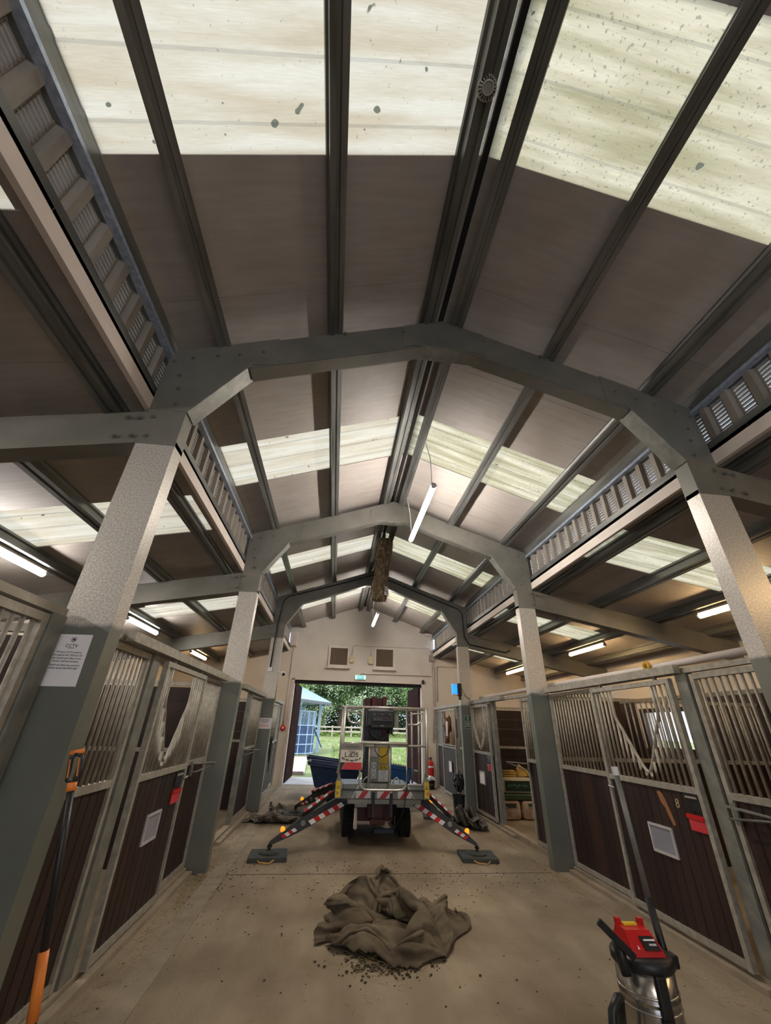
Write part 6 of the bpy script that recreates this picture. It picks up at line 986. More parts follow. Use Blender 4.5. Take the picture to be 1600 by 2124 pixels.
CLZ = [
52, 51, 56, 55, 60, 61, 64, 62, 61, 59, 55, 58, 54, 55, 51, 48, 48, 48, 52, 56, 62, 69, 75, 79, 84, 87, 89, 89, 90, 84, 86, 86, 88, 91, 93, 96, 99, 99, 101, 104, 104, 40, 46, 46, 50, 52, 57, 56, 61, 65, 62, 62, 61, 61, 56, 59, 53, 57, 55, 50,
54, 53, 60, 65, 63, 70, 74, 78, 79, 78, 80, 83, 77, 76, 79, 82, 83, 86, 90, 94, 100, 105, 108, 107, 108, 103, 39, 38, 44, 50, 49, 55, 56, 60, 62, 67, 65, 61, 63, 59, 62, 61, 57, 52, 57, 56, 52, 58, 56, 62, 64, 64, 68, 71, 70, 72, 71, 74, 74, 69,
73, 76, 81, 83, 88, 94, 97, 102, 108, 106, 107, 106, 103, 31, 39, 32, 39, 45, 51, 52, 57, 59, 63, 66, 61, 59, 63, 63, 62, 61, 57, 51, 53, 50, 53, 54, 54, 54, 57, 56, 61, 61, 62, 64, 63, 63, 66, 68, 65, 68, 73, 76, 81, 86, 92, 98, 101, 101, 100, 100,
103, 104, 103, 98, 28, 33, 32, 26, 36, 44, 51, 56, 60, 63, 64, 62, 56, 59, 59, 57, 56, 54, 50, 46, 46, 49, 45, 46, 46, 47, 50, 54, 56, 60, 55, 55, 54, 56, 57, 61, 61, 66, 70, 75, 81, 87, 91, 97, 105, 103, 99, 96, 97, 98, 99, 96, 90, 20, 26, 30,
24, 27, 40, 43, 50, 54, 55, 60, 56, 58, 56, 54, 50, 49, 52, 47, 40, 38, 39, 41, 42, 40, 39, 40, 44, 48, 51, 53, 54, 48, 50, 47, 50, 55, 57, 63, 68, 71, 77, 84, 92, 96, 103, 109, 103, 98, 94, 90, 91, 91, 89, 84, 15, 21, 27, 19, 31, 44, 48, 48,
55, 58, 51, 52, 54, 50, 46, 45, 47, 45, 39, 37, 35, 31, 31, 32, 33, 30, 32, 35, 39, 42, 44, 46, 44, 40, 41, 45, 49, 54, 59, 64, 70, 74, 83, 90, 97, 102, 109, 107, 100, 93, 88, 86, 85, 86, 84, 12, 12, 15, 21, 22, 39, 41, 48, 51, 52, 54, 48, 51,
47, 42, 42, 44, 40, 35, 30, 25, 23, 26, 31, 25, 24, 29, 34, 31, 30, 33, 36, 36, 33, 32, 36, 42, 48, 50, 55, 64, 71, 78, 82, 89, 96, 99, 105, 110, 103, 96, 91, 85, 83, 81, 79, 74, 19, 19, 19, 16, 17, 28, 41, 44, 43, 48, 45, 49, 50, 45, 40, 40,
43, 37, 32, 30, 27, 21, 26, 21, 29, 25, 20, 25, 30, 36, 27, 22, 22, 25, 23, 25, 32, 39, 44, 51, 58, 65, 73, 81, 86, 90, 93, 97, 102, 107, 104, 98, 91, 85, 80, 76, 76, 71, 67, 26, 26, 25, 23, 13, 32, 40, 39, 43, 42, 38, 42, 45, 39, 37, 43, 37,
31, 28, 22, 22, 19, 26, 20, 24, 24, 17, 21, 27, 34, 30, 23, 15, 13, 14, 23, 28, 34, 38, 46, 51, 60, 68, 76, 83, 86, 89, 91, 97, 99, 97, 92, 88, 77, 73, 76, 71, 69, 64, 29, 31, 31, 28, 20, 19, 27, 37, 38, 36, 36, 31, 35, 37, 41, 38, 41, 35,
27, 22, 19, 22, 13, 16, 12, 14, 18, 20, 20, 24, 30, 28, 26, 19, 12, 18, 19, 19, 26, 32, 40, 50, 60, 68, 73, 77, 80, 82, 84, 88, 91, 90, 85, 79, 76, 70, 72, 66, 63, 62, 65, 33, 31, 32, 26, 19, 30, 26, 33, 32, 30, 30, 26, 29, 31, 35, 40, 38,
28, 23, 14, 19, 17, 15, 9, 9, 13, 14, 20, 17, 22, 28, 27, 27, 20, 15, 17, 12, 15, 19, 26, 34, 43, 53, 61, 66, 70, 71, 73, 77, 82, 85, 81, 82, 80, 78, 71, 66, 63, 59, 58, 63, 29, 30, 31, 25, 32, 26, 28, 28, 25, 26, 25, 24, 23, 27, 34, 33,
34, 26, 12, 18, 14, 5, 7, 11, 12, 14, 18, 15, 15, 20, 24, 23, 27, 22, 19, 20, 12, 7, 13, 18, 27, 36, 45, 54, 59, 62, 64, 68, 71, 76, 80, 74, 76, 77, 75, 69, 63, 59, 61, 54, 57, 23, 26, 24, 25, 24, 24, 20, 20, 21, 22, 20, 21, 21, 25, 30,
35, 25, 20, 11, 19, 9, 2, 7, 7, 9, 14, 17, 15, 18, 18, 18, 20, 24, 26, 25, 22, 16, 8, 7, 13, 21, 30, 40, 48, 54, 61, 58, 61, 64, 68, 72, 70, 69, 70, 69, 64, 61, 56, 55, 58, 55, 17, 16, 17, 15, 15, 16, 16, 16, 17, 18, 15, 18, 24, 30,
36, 28, 25, 10, 18, 19, 13, 3, 4, 11, 10, 11, 17, 19, 24, 23, 19, 16, 18, 20, 17, 17, 10, 6, 6, 11, 19, 27, 35, 44, 52, 57, 59, 59, 54, 59, 63, 65, 61, 63, 65, 63, 58, 54, 51, 52, 53, 11, 12, 12, 8, 9, 12, 12, 12, 16, 14, 12, 16, 22,
30, 32, 29, 21, 13, 22, 18, 12, 3, 3, 12, 11, 12, 20, 24, 20, 23, 25, 22, 16, 11, 13, 7, 5, 5, 6, 9, 16, 25, 33, 41, 44, 45, 50, 55, 55, 50, 55, 58, 54, 56, 59, 60, 56, 52, 49, 48, 48, 8, 6, 6, 10, 5, 8, 8, 11, 12, 10, 11, 14,
20, 27, 29, 23, 12, 21, 23, 16, 8, 3, 7, 9, 13, 14, 17, 25, 19, 17, 19, 22, 16, 14, 8, 10, 6, 8, 10, 11, 13, 22, 27, 30, 32, 36, 40, 46, 52, 47, 46, 47, 52, 51, 56, 60, 57, 52, 49, 47, 42, 4, 9, 5, 7, 10, 8, 7, 7, 8, 7, 12,
14, 21, 25, 23, 16, 9, 24, 23, 13, 6, 4, 4, 8, 13, 12, 14, 20, 20, 14, 11, 18, 16, 7, 12, 8, 9, 13, 12, 19, 12, 17, 16, 21, 25, 31, 36, 40, 46, 54, 50, 44, 47, 54, 54, 59, 57, 51, 47, 44, 39, 8, 6, 8, 13, 15, 13, 11, 9, 5, 5,
10, 14, 19, 21, 15, 6, 18, 24, 21, 15, 8, 5, 3, 4, 10, 11, 11, 15, 20, 13, 9, 15, 8, 7, 7, 12, 16, 15, 20, 11, 21, 26, 25, 27, 30, 34, 39, 43, 48, 54, 54, 49, 48, 54, 59, 61, 57, 51, 45, 40, 37, 11, 13, 14, 11, 16, 14, 13, 11, 4,
2, 6, 10, 15, 14, 6, 3, 21, 22, 26, 6, 3, 5, 9, 8, 12, 16, 12, 6, 13, 12, 7, 15, 20, 18, 22, 16, 17, 19, 24, 30, 32, 33, 31, 38, 43, 46, 52, 58, 53, 49, 55, 60, 60, 55, 49, 42, 41, 34, 8, 10, 14, 15, 13, 10, 9, 10, 5, 2, 3,
6, 6, 5, 5, 10, 9, 6, 3, 3, 6, 8, 12, 13, 6, 12, 10, 15, 17, 24, 25, 21, 20, 21, 26, 32, 37, 36, 38, 40, 38, 42, 47, 50, 54, 56, 50, 53, 58, 59, 53, 47, 40, 36, 27, 3, 5, 8, 9, 9, 6, 5, 9, 4, 3, 3, 3, 15, 11, 8, 4,
3, 4, 8, 12, 5, 12, 16, 17, 18, 20, 26, 27, 24, 27, 31, 33, 36, 43, 42, 40, 42, 46, 49, 49, 53, 58, 55, 51, 58, 57, 51, 44, 39, 31, 22, 6, 4, 4, 4, 4, 3, 7, 4, 10, 16, 14, 9, 5, 3, 3, 9, 6, 11, 19, 24, 24, 21, 24, 30, 33,
33, 38, 37, 38, 43, 42, 41, 45, 50, 52, 56, 54, 58, 57, 52, 54, 55, 50, 44, 34, 25, 18, 4, 9, 10, 4, 5, 10, 14, 9, 12, 10, 4, 4, 8, 14, 15, 20, 24, 26, 24, 29, 36, 40, 38, 43, 41, 42, 45, 46, 50, 52, 55, 57, 60, 57, 51, 50, 47, 49,
44, 40, 29, 25, 20, 7, 4, 6, 11, 6, 8, 3, 7, 12, 16, 15, 16, 19, 21, 29, 30, 38, 44, 43, 44, 45, 45, 46, 50, 55, 59, 55, 56, 52, 56, 51, 45, 44, 40, 40, 31, 26, 31, 27, 3, 3, 8, 4, 4, 4, 5, 12, 12, 18, 19, 15, 17, 21, 26, 31,
36, 43, 50, 50, 51, 51, 51, 55, 55, 60, 60, 52, 48, 53, 53, 47, 41, 42, 35, 29, 26, 30, 22, 8, 4, 7, 8, 9, 10, 9, 14, 12, 13, 20, 22, 24, 27, 30, 33, 40, 46, 53, 55, 57, 55, 49, 55, 60, 57, 54, 50, 46, 46, 50, 51, 46, 41, 39, 31, 32,
23, 28, 9, 5, 6, 8, 11, 14, 15, 13, 10, 14, 18, 15, 15, 21, 27, 27, 33, 36, 40, 49, 58, 61, 60, 53, 48, 51, 55, 59, 59, 55, 49, 44, 44, 47, 47, 44, 37, 35, 25, 28, 21, 4, 3, 5, 3, 3, 8, 11, 14, 16, 13, 14, 11, 10, 16, 21, 23, 18,
19, 24, 31, 28, 35, 42, 47, 57, 65, 59, 54, 53, 49, 52, 53, 54, 54, 51, 44, 39, 38, 40, 41, 37, 29, 28, 20, 14, 4, 4, 3, 7, 5, 7, 7, 6, 5, 6, 8, 11, 13, 16, 11, 11, 9, 16, 22, 20, 24, 20, 22, 28, 29, 34, 43, 51, 59, 66, 56, 50,
48, 53, 49, 48, 49, 48, 47, 46, 40, 35, 34, 33, 33, 28, 22, 12, 10, 3, 5, 10, 13, 10, 8, 9, 8, 11, 11, 10, 10, 10, 11, 13, 12, 10, 11, 15, 11, 5, 16, 21, 18, 20, 25, 22, 24, 30, 36, 43, 52, 61, 69, 60, 50, 44, 47, 52, 46, 41, 39, 39,
40, 40, 35, 30, 27, 26, 22, 13, 7, 13, 6, 4, 5, 3, 3, 7, 10, 14, 18, 15, 17, 15, 10, 12, 15, 15, 15, 15, 16, 16, 14, 11, 14, 7, 4, 17, 17, 17, 23, 23, 29, 29, 33, 35, 41, 49, 59, 68, 65, 57, 48, 42, 47, 48, 43, 37, 32, 30, 33, 28,
29, 23, 19, 13, 6, 9, 16, 15, 9, 3, 6, 4, 7, 10, 7, 5, 13, 15, 21, 19, 22, 17, 13, 10, 10, 11, 18, 16, 20, 20, 19, 17, 13, 8, 7, 4, 16, 20, 17, 22, 27, 28, 31, 36, 37, 42, 49, 55, 65, 68, 59, 49, 40, 40, 42, 43, 39, 33, 27, 24,
22, 22, 17, 13, 9, 12, 9, 12, 19, 13, 8, 6, 10, 8, 13, 12, 9, 16, 21, 24, 25, 22, 23, 19, 13, 11, 12, 18, 23, 26, 25, 23, 20, 17, 11, 10, 5, 16, 21, 18, 23, 27, 31, 34, 36, 39, 46, 51, 58, 63, 61, 59, 49, 42, 32, 34, 35, 35, 35, 31,
24, 18, 15, 10, 7, 10, 16, 15, 15, 23, 17, 13, 8, 13, 9, 15, 17, 15, 20, 27, 29, 27, 21, 18, 16, 15, 16, 14, 14, 20, 26, 28, 29, 25, 18, 15, 5, 7, 20, 21, 21, 24, 29, 35, 39, 43, 45, 51, 57, 61, 70, 65, 55, 49, 38, 33, 25, 27, 27, 27,
28, 26, 20, 12, 11, 7, 6, 13, 19, 20, 25, 19, 18, 13, 15, 11, 19, 17, 22, 28, 33, 32, 31, 24, 19, 15, 16, 16, 19, 19, 17, 20, 23, 24, 26, 22, 17, 9, 9, 22, 28, 27, 29, 34, 40, 47, 50, 55, 60, 65, 66, 73, 67, 56, 46, 35, 31, 27, 21, 19,
20, 20, 21, 19, 9, 13, 12, 8, 9, 14, 22, 25, 23, 21, 19, 16, 14, 20, 27, 32, 36, 35, 37, 32, 28, 21, 20, 18, 19, 20, 22, 22, 24, 20, 20, 21, 22, 20, 14, 11, 26, 29, 33, 35, 41, 49, 54, 60, 66, 70, 74, 74, 74, 67, 57, 47, 36, 36, 31, 24,
20, 14, 12, 12, 13, 5, 6, 10, 14, 10, 15, 19, 23, 28, 25, 22, 23, 20, 23, 31, 29, 36, 41, 40, 36, 28, 25, 21, 22, 24, 24, 25, 27, 28, 26, 21, 20, 18, 15, 10, 12, 29, 35, 38, 43, 50, 55, 63, 70, 72, 78, 77, 80, 72, 69, 58, 50, 37, 30, 32,
27, 21, 19, 18, 11, 4, 4, 6, 12, 16, 12, 16, 19, 21, 28, 30, 27, 24, 28, 32, 34, 28, 33, 40, 42, 35, 32, 28, 21, 21, 25, 28, 29, 28, 23, 26, 27, 27, 25, 19, 9, 14, 27, 37, 45, 52, 55, 64, 70, 76, 79, 81, 84, 84, 76, 68, 57, 48, 36, 24,
25, 28, 25, 21, 16, 8, 3, 8, 10, 11, 15, 16, 19, 24, 18, 25, 32, 34, 31, 29, 25, 29, 33, 29, 36, 44, 36, 30, 28, 26, 20, 27, 27, 25, 24, 19, 19, 24, 23, 23, 16, 11, 18, 32, 42, 52, 56, 65, 68, 77, 80, 83, 88, 85, 82, 79, 66, 56, 42, 32,
21, 22, 23, 21, 17, 10, 4, 5, 11, 14, 15, 18, 20, 23, 27, 16, 22, 28, 33, 26, 25, 28, 25, 31, 30, 34, 42, 40, 32, 26, 25, 27, 26, 19, 18, 16, 14, 18, 16, 21, 16, 16, 5, 22, 36, 50, 56, 66, 68, 77, 81, 85, 89, 90, 91, 86, 75, 65, 50, 38,
25, 19, 20, 16, 12, 8, 9, 11, 12, 12, 19, 21, 23, 22, 22, 30, 17, 20, 25, 32, 34, 32, 32, 28, 27, 32, 33, 41, 43, 36, 30, 23, 20, 17, 14, 13, 12, 12, 14, 21, 16, 19, 7, 15, 28, 43, 53, 66, 67, 75, 85, 88, 91, 91, 96, 93, 89, 74, 60, 51,
37, 22, 15, 8, 4, 11, 12, 16, 17, 19, 18, 24, 27, 29, 28, 26, 28, 17, 25, 32, 37, 39, 39, 36, 33, 30, 29, 32, 40, 46, 42, 36, 30, 27, 24, 22, 20, 19, 22, 24, 23, 19, 5, 8, 21, 35, 48, 61, 65, 76, 82, 90, 96, 94, 96, 100, 99, 90, 76, 63,
49, 33, 20, 5, 4, 13, 18, 20, 19, 16, 20, 23, 29, 33, 34, 34, 31, 33, 15, 22, 31, 36, 42, 42, 42, 38, 35, 35, 34, 36, 44, 44, 36, 34, 35, 33, 33, 32, 31, 31, 26, 18, 4, 5, 18, 29, 40, 54, 65, 68, 78, 88, 96, 101, 101, 94, 102, 92, 86, 76,
64, 48, 35, 15, 11, 17, 23, 25, 23, 24, 25, 23, 25, 31, 36, 39, 39, 37, 35, 13, 22, 29, 36, 37, 43, 42, 39, 40, 41, 41, 41, 42, 47, 39, 39, 42, 42, 41, 38, 33, 26, 15, 4, 15, 21, 29, 36, 47, 59, 62, 72, 83, 92, 96, 103, 97, 101, 90, 83, 72,
65, 58, 45, 27, 29, 31, 31, 27, 22, 28, 32, 36, 35, 31, 36, 34, 40, 41, 40, 39, 14, 20, 27, 33, 38, 39, 45, 41, 37, 39, 44, 48, 47, 49, 43, 46, 46, 44, 36, 26, 15, 8, 19, 29, 35, 37, 42, 49, 57, 62, 71, 77, 83, 92, 98, 98, 100, 89, 78, 65,
56, 51, 41, 30, 43, 49, 48, 43, 38, 33, 27, 26, 28, 32, 38, 38, 32, 40, 41, 41, 33, 18, 26, 28, 29, 34, 38, 45, 46, 42, 39, 38, 42, 47, 47, 49, 48, 45, 33, 16, 4, 11, 25, 37, 46, 51, 54, 54, 60, 63, 71, 77, 83, 82, 88, 92, 97, 87, 76, 60,
47, 41, 31, 27, 46, 51, 52, 51, 49, 51, 44, 36, 30, 24, 26, 34, 36, 31, 35, 33, 32, 31, 17, 30, 35, 34, 32, 37, 42, 48, 47, 43, 38, 38, 42, 45, 41, 37, 30, 9, 4, 18, 31, 44, 56, 64, 68, 69, 69, 73, 74, 80, 84, 80, 87, 91, 92, 84, 77, 61,
47, 31, 20, 23, 42, 56, 61, 62, 60, 63, 54, 45, 37, 31, 25, 21, 27, 28, 30, 28, 25, 23, 23, 16, 27, 31, 36, 34, 33, 39, 43, 47, 47, 42, 37, 35, 36, 34, 26, 4, 14, 23, 34, 47, 59, 68, 74, 78, 74, 80, 81, 84, 83, 79, 84, 86, 85, 78, 72, 58,
46, 28, 10, 17, 35, 52, 57, 67, 70, 69, 70, 62, 53, 44, 37, 31, 25, 21, 20, 21, 23, 18, 21, 15, 15, 26, 37, 42, 39, 34, 34, 39, 41, 44, 44, 41, 32, 27, 24, 12, 19, 25, 33, 43, 54, 64, 72, 78, 80, 79, 78, 77, 77, 80, 80, 78, 75, 72, 63, 51,
38, 23, 5, 17, 32, 46, 50, 60, 70, 75, 77, 70, 61, 58, 50, 44, 37, 31, 27, 20, 14, 15, 13, 18, 11, 14, 24, 35, 39, 44, 39, 35, 34, 37, 38, 34, 34, 30, 20, 18, 28, 34, 34, 38, 47, 57, 66, 68, 76, 77, 73, 71, 69, 69, 68, 67, 64, 60, 52, 41,
28, 14, 6, 21, 34, 45, 53, 52, 58, 67, 72, 75, 71, 65, 59, 54, 49, 43, 37, 31, 22, 14, 8, 9, 14, 7, 12, 22, 32, 37, 40, 42, 36, 37, 31, 28, 24, 22, 15, 14, 30, 36, 38, 46, 46, 51, 59, 62, 66, 70, 70, 67, 62, 58, 57, 57, 55, 51, 42, 33,
20, 5, 12, 28, 39, 49, 54, 52, 60, 61, 64, 70, 67, 64, 58, 53, 54, 52, 46, 40, 32, 25, 17, 6, 9, 11, 4, 9, 20, 30, 36, 36, 41, 35, 39, 35, 28, 18, 9, 5, 23, 37, 45, 49, 51, 54, 51, 56, 59, 61, 60, 60, 56, 52, 48, 43, 43, 42, 36, 27,
17, 6, 23, 34, 42, 51, 55, 53, 60, 58, 65, 67, 64, 64, 55, 51, 50, 47, 48, 45, 42, 32, 20, 12, 7, 10, 6, 4, 17, 27, 35, 33, 34, 39, 34, 38, 28, 18, 3, 15, 23, 36, 49, 53, 57, 57, 55, 52, 57, 54, 51, 46, 42, 38, 37, 33, 28, 27, 21, 10,
17, 30, 36, 47, 54, 52, 54, 61, 61, 61, 59, 60, 57, 53, 46, 44, 39, 40, 43, 43, 37, 27, 20, 8, 9, 5, 6, 12, 22, 30, 36, 34, 41, 39, 36, 27, 12, 9, 15, 24, 36, 44, 47, 50, 51, 49, 52, 49, 47, 44, 34, 29, 25, 23, 22, 15, 9, 13, 23, 31,
34, 45, 49, 55, 58, 56, 54, 57, 54, 52, 49, 46, 39, 34, 34, 34, 30, 34, 39, 35, 26, 16, 7, 4, 7, 13, 16, 24, 30, 34, 37, 38, 33, 19, 14, 21, 26, 29, 32, 41, 46, 48, 45, 47, 46, 49, 43, 33, 31, 24, 19, 13, 11, 10, 20, 21, 23, 33, 37, 43,
49, 50, 53, 50, 48, 48, 44, 40, 37, 31, 25, 23, 21, 24, 24, 28, 27, 28, 20, 15, 9, 7, 13, 19, 21, 26, 25, 27, 20, 19, 28, 28, 35, 37, 35, 38, 41, 42, 40, 39, 43, 43, 34, 31, 23, 18, 11, 4, 9, 21, 21, 23, 24, 30, 39, 43, 45, 44, 45, 41,
39, 36, 33, 28, 21, 15, 11, 10, 13, 13, 18, 14, 18, 12, 7, 6, 12, 15, 11, 14, 17, 17, 12, 23, 31, 33, 36, 33, 40, 40, 35, 36, 38, 34, 39, 36, 37, 32, 22, 19, 11, 4, 10, 11, 16, 19, 20, 25, 32, 36, 38, 39, 37, 36, 32, 28, 24, 20, 15, 10,
7, 6, 6, 6, 7, 11, 5, 3, 4, 8, 14, 19, 18, 4, 8, 15, 19, 22, 23, 28, 33, 36, 34, 38, 40, 33, 30, 33, 32, 34, 28, 26, 16, 10, 3, 9, 13, 16, 23, 24, 25, 27, 30, 30, 31, 33, 29, 27, 23, 18, 16, 12, 8, 6, 5, 4, 4, 4, 4, 6,
7, 13, 9, 11, 18, 17, 10, 7, 10, 13, 16, 21, 26, 31, 33, 31, 34, 34, 28, 25, 25, 27, 28, 20, 16, 7, 8, 13, 19, 21, 23, 23, 22, 22, 23, 24, 24, 24, 22, 20, 14, 13, 8, 6, 4, 4, 4, 4, 4, 8, 11, 13, 12, 18, 18, 14, 12, 4, 7, 9,
13, 17, 22, 23, 25, 27, 27, 28, 27, 21, 20, 22, 19, 10, 12, 14, 16, 18, 19, 18, 18, 17, 17, 17, 17, 18, 16, 14, 10, 10, 5, 4, 4, 4, 4, 6, 6, 11, 14, 16, 18, 13, 17, 18, 4, 4, 5, 7, 9, 12, 15, 17, 18, 19, 21, 22, 16, 13, 14, 5,
7, 9, 11, 12, 13, 13, 12, 13, 12, 11, 9, 8, 7, 4, 4, 3, 5, 4, 4, 4, 6, 8, 13, 15, 17, 16, 21, 14, 17, 4, 4, 4, 4, 4, 5, 7, 9, 11, 13, 13, 7, 8, 3, 3, 5, 6, 7, 6, 6, 4, 4, 4, 4, 4, 4, 4, 4, 4, 5, 5,
5, 5, 6, 8, 13, 13, 17, 15, 16, 16,
]
def sheet_mesh():
    nx, ny = 62, 60; F = []
    for i in range(nx):
        for j in range(ny):
            u, v = 2*(i+.5)/nx-1, 2*(j+.5)/ny-1
            if not (abs(u+.10+.25*(v+1)) < .15 and v < -.25) and (abs(u)**3+abs(v)**3 < 1.25):
                F.append((i*(ny+1)+j, (i+1)*(ny+1)+j, (i+1)*(ny+1)+j+1, i*(ny+1)+j+1))
    mp = {k: i for i, k in enumerate(sorted({k for f in F for k in f}))}
    return [(x/250, y/250, z/250) for x, y, z in zip(CLX, CLY, CLZ)], [tuple(mp[k] for k in f) for f in F]
CL1 = sheet_mesh()
def cloth(label, CL, c, sc, rot, mat):
    V, F = CL; mx = [(min(v[k] for v in V)+max(v[k] for v in V))/2 for k in (0, 1)]; z0 = min(v[2] for v in V)
    t = thing('hessian_heap', label, 'sacking', (c[0], c[1], 0)); ca, sa = math.cos(rot), math.sin(rot); m = MB()
    for x, y, z in V:
        x, y = x-mx[0], y-mx[1]; x, y = ca*x-sa*y, sa*x+ca*y
        m.v.append((c[0]+x*sc[0], c[1]+y*sc[1], .007+(z-z0)*sc[2]))
    m.f = list(F); m.build('sheet', mat, t, smooth=True, solid=.010, sub=1); return t
cloth('crumpled heap of brown hessian sacking alone on the open floor before the lift', CL1, (.70,4.84), (1.08,1.06,.72), 0, MH)
cloth('heap of brown and pale sacking against the pulled back door by the bales doorway', CL1, (2.72,9.15), (.50,.98,.78), 1.9, MHg)
cloth('long low strip of grey sacking lying by the farthest left column', CL1, (-.97,9.38), (.90,.55,.36), 2.8, MHg)
cloth('small folded grey sacking lying beside the far pad by the blue tubs', CL1, (-.98,10.2), (.32,.38,.42), 1.2, MHg)
# muck and hay spilled in the middle of the front heap
def litter(name, label, n, fn, mats, kind='straw', size=(.02,.05), th=.0016):
    m = MB()
    for _ in range(n):
        x, y, z = fn(); a = R.random()*math.pi; L = R.uniform(*size); d = V3((math.cos(a),math.sin(a),R.uniform(-.1,.25)))*L
        if kind == 'blade':
            for _b in range(4):
                bx, by = x+R.gauss(0,.05), y+R.gauss(0,.05); m.poly([(bx-.012,by,z),(bx+.012,by+.004,z),(bx+R.gauss(0,.03),by,z+L*1.6)])
        elif kind == 'straw': m.bar((x,y,z+th), (x+d.x,y+d.y,z+th+abs(d.z)), th*1.6, th*1.2)
        else:
            r = L; k = R.uniform(.4,.8); m.prism([(x+r*math.cos(t+R.uniform(-.3,.3)),y+r*.8*math.sin(t+R.uniform(-.3,.3)),z) for t in (0,1.3,2.5,3.8,5.0)], (r*.2,0,r*k))
    o = m.build(name, mats, None); tag(o, label, 'litter', None, 'stuff'); return o
MSt = mt('straw', (.30,.22,.11), (.42,.33,.18), rough=.9, scale=9); MD = mt('muck', (.045,.03,.018), (.08,.055,.032), rough=.95, scale=12)
litter('spilled_muck', 'dark muck spilled along the front edge of the hessian heap', 420, lambda: (R.gauss(.52,.16), R.gauss(4.30,.12), .004), MD, 'clod', (.004,.013))
litter('hay_wisps', 'wisps of hay scattered at the front edge of the hessian heap', 160, lambda: (R.gauss(.52,.18), R.gauss(4.30,.14), .008), MSt, 'straw', (.03,.09))
def along(x, sp): return lambda: (x+R.gauss(0,sp), R.choice([R.uniform(3.0,7.2), R.uniform(5.8,7.0), R.uniform(3.6,14)]), .001)
litter('straw', 'loose straw along the foot of the stalls on the red pouch and shovel side', 900, lambda: (-1.47+abs(R.gauss(0,.10)), R.choice([R.gauss(6.2,.5), R.uniform(3.3,7), R.uniform(6.8,14)]), .001), MSt, 'straw', (.02,.07))
litter('straw', 'loose straw along the foot of the stalls on the horse and vacuum side', 900, lambda: (3.05-abs(R.gauss(0,.12)), R.choice([R.gauss(6.3,.4), R.uniform(3.5,7), R.uniform(6.8,14)]), .001), MSt, 'straw', (.02,.07))
litter('straw', 'stray bits of straw scattered over the whole floor', 1100, lambda: (R.uniform(-1.4,3.0), R.uniform(2.6,14), .001), MSt, 'straw', (.01,.04))
MDl = mt('dry_dirt', (.09,.065,.042), (.14,.10,.065), rough=.95, scale=12)
litter('dirt', 'dark crumbs of dirt scattered over the floor around the lift', 1100, lambda: (R.choice([R.gauss(-1.25,.15), R.uniform(-1.4,3), R.gauss(.9,.7)]), R.choice([R.uniform(3,13), R.gauss(6.2,.5)]), .001), MDl, 'clod', (.003,.010))

# ------------------------------------------------------------------ vacuum cleaner
vc = (1.735, 2.80); t = thing('vacuum_cleaner', 'red topped steel drum vacuum cleaner with upright wand, beside the door numbered 8', 'vacuum cleaner', (vc[0],vc[1],0))
MV = mt('vacuum_drum', (.36,.33,.29), (.44,.41,.37), rough=.22, metal=.85, scale=5)
MB().lathe([(.138,.10),(.140,.42),(.138,.425),(.143,.43),(.143,.437),(.139,.442),(.140,.545)], (*vc,0), 32).build('drum', MV, t, smooth=True)
for z in (.455, .40, .30): MB().lathe([(.1415,z-.004),(.1445,z),(.1415,z+.004)], (*vc,0), 32).build('drum_band', MAT['steel'], t, smooth=True)
MB().lathe([(.165,.05),(.165,.085),(.145,.11),(.13,.11)], (*vc,0), 28).build('base_ring', MAT['black'], t, smooth=True)
for k in range(4):
    a = math.pi/4+k*math.pi/2; MB().lathe([(.028,-.012),(.03,0),(.028,.012)], (vc[0]+.15*math.cos(a), vc[1]+.15*math.sin(a), .03), 12, (math.sin(a),-math.cos(a),0)).build('wheel', MAT['black'], t, smooth=True)
MB().lathe([(.142,.535),(.152,.545),(.152,.572),(.144,.582),(.12,.59)], (*vc,0), 32).build('rim', MAT['black'], t, smooth=True)
# red motor head: faceted wedge, sloping front with a label
hx, hy = vc
def P(x, y, z): return (hx+x, hy+y, z)
m = MB(); lo = [P(-.105,-.095,.578),P(.075,-.105,.578),P(.10,.08,.578),P(-.09,.09,.578)]; mid = [P(-.095,-.08,.615),P(.07,-.09,.615),P(.095,.075,.625),P(-.085,.085,.625)]; top = [P(-.075,-.015,.668),P(.06,-.02,.668),P(.08,.06,.672),P(-.075,.07,.672)]
for a, b in ((lo,mid),(mid,top)):
    for i in range(4): m.poly([a[i],a[(i+1)%4],b[(i+1)%4],b[i]])
m.poly(top); m.poly(lo[::-1])
hd = m.build('motor_head', MAT['red'], t, fix=True, bevel=.008)
MB().box(hx-.075,hy+.05,.67,hx-.05,hy+.075,.695).box(hx+.05,hy+.04,.67,hx+.078,hy+.065,.695).build('corner_lug', MAT['red'], hd)
MB().box(hx-.045,hy+.03,.670,hx+.03,hy+.06,.678).build('yellow_filter_edge', LM['yel'], hd)
def onf(u, v, e=.003): # point on the sloping front of the head
    a = V3(mid[0])*(1-u)+V3(mid[1])*u; b = V3(top[0])*(1-u)+V3(top[1])*u; n = V3((0,-.63,.77)); return a*(1-v)+b*v+n*e
MB().prism([onf(.42,-.1+.0,.006),onf(.92,-.1,.006),onf(.90,.62,.006),onf(.40,.62,.006)], (0,-.0015,.002)).build('rating_plate', MAT['black'], hd, fix=True)
MB().prism([onf(.50,.36,.009),onf(.90,.36,.009),onf(.90,.45,.009),onf(.50,.45,.009)], (0,-.0005,.001)).build('white_stripe', MAT['paper'], hd)
m = MB()
for k in range(5): m.prism([onf(.62+k*.05,.12,.009),onf(.65+k*.05,.12,.009),onf(.65+k*.05,.22,.009),onf(.62+k*.05,.22,.009)], (0,-.0005,.001))
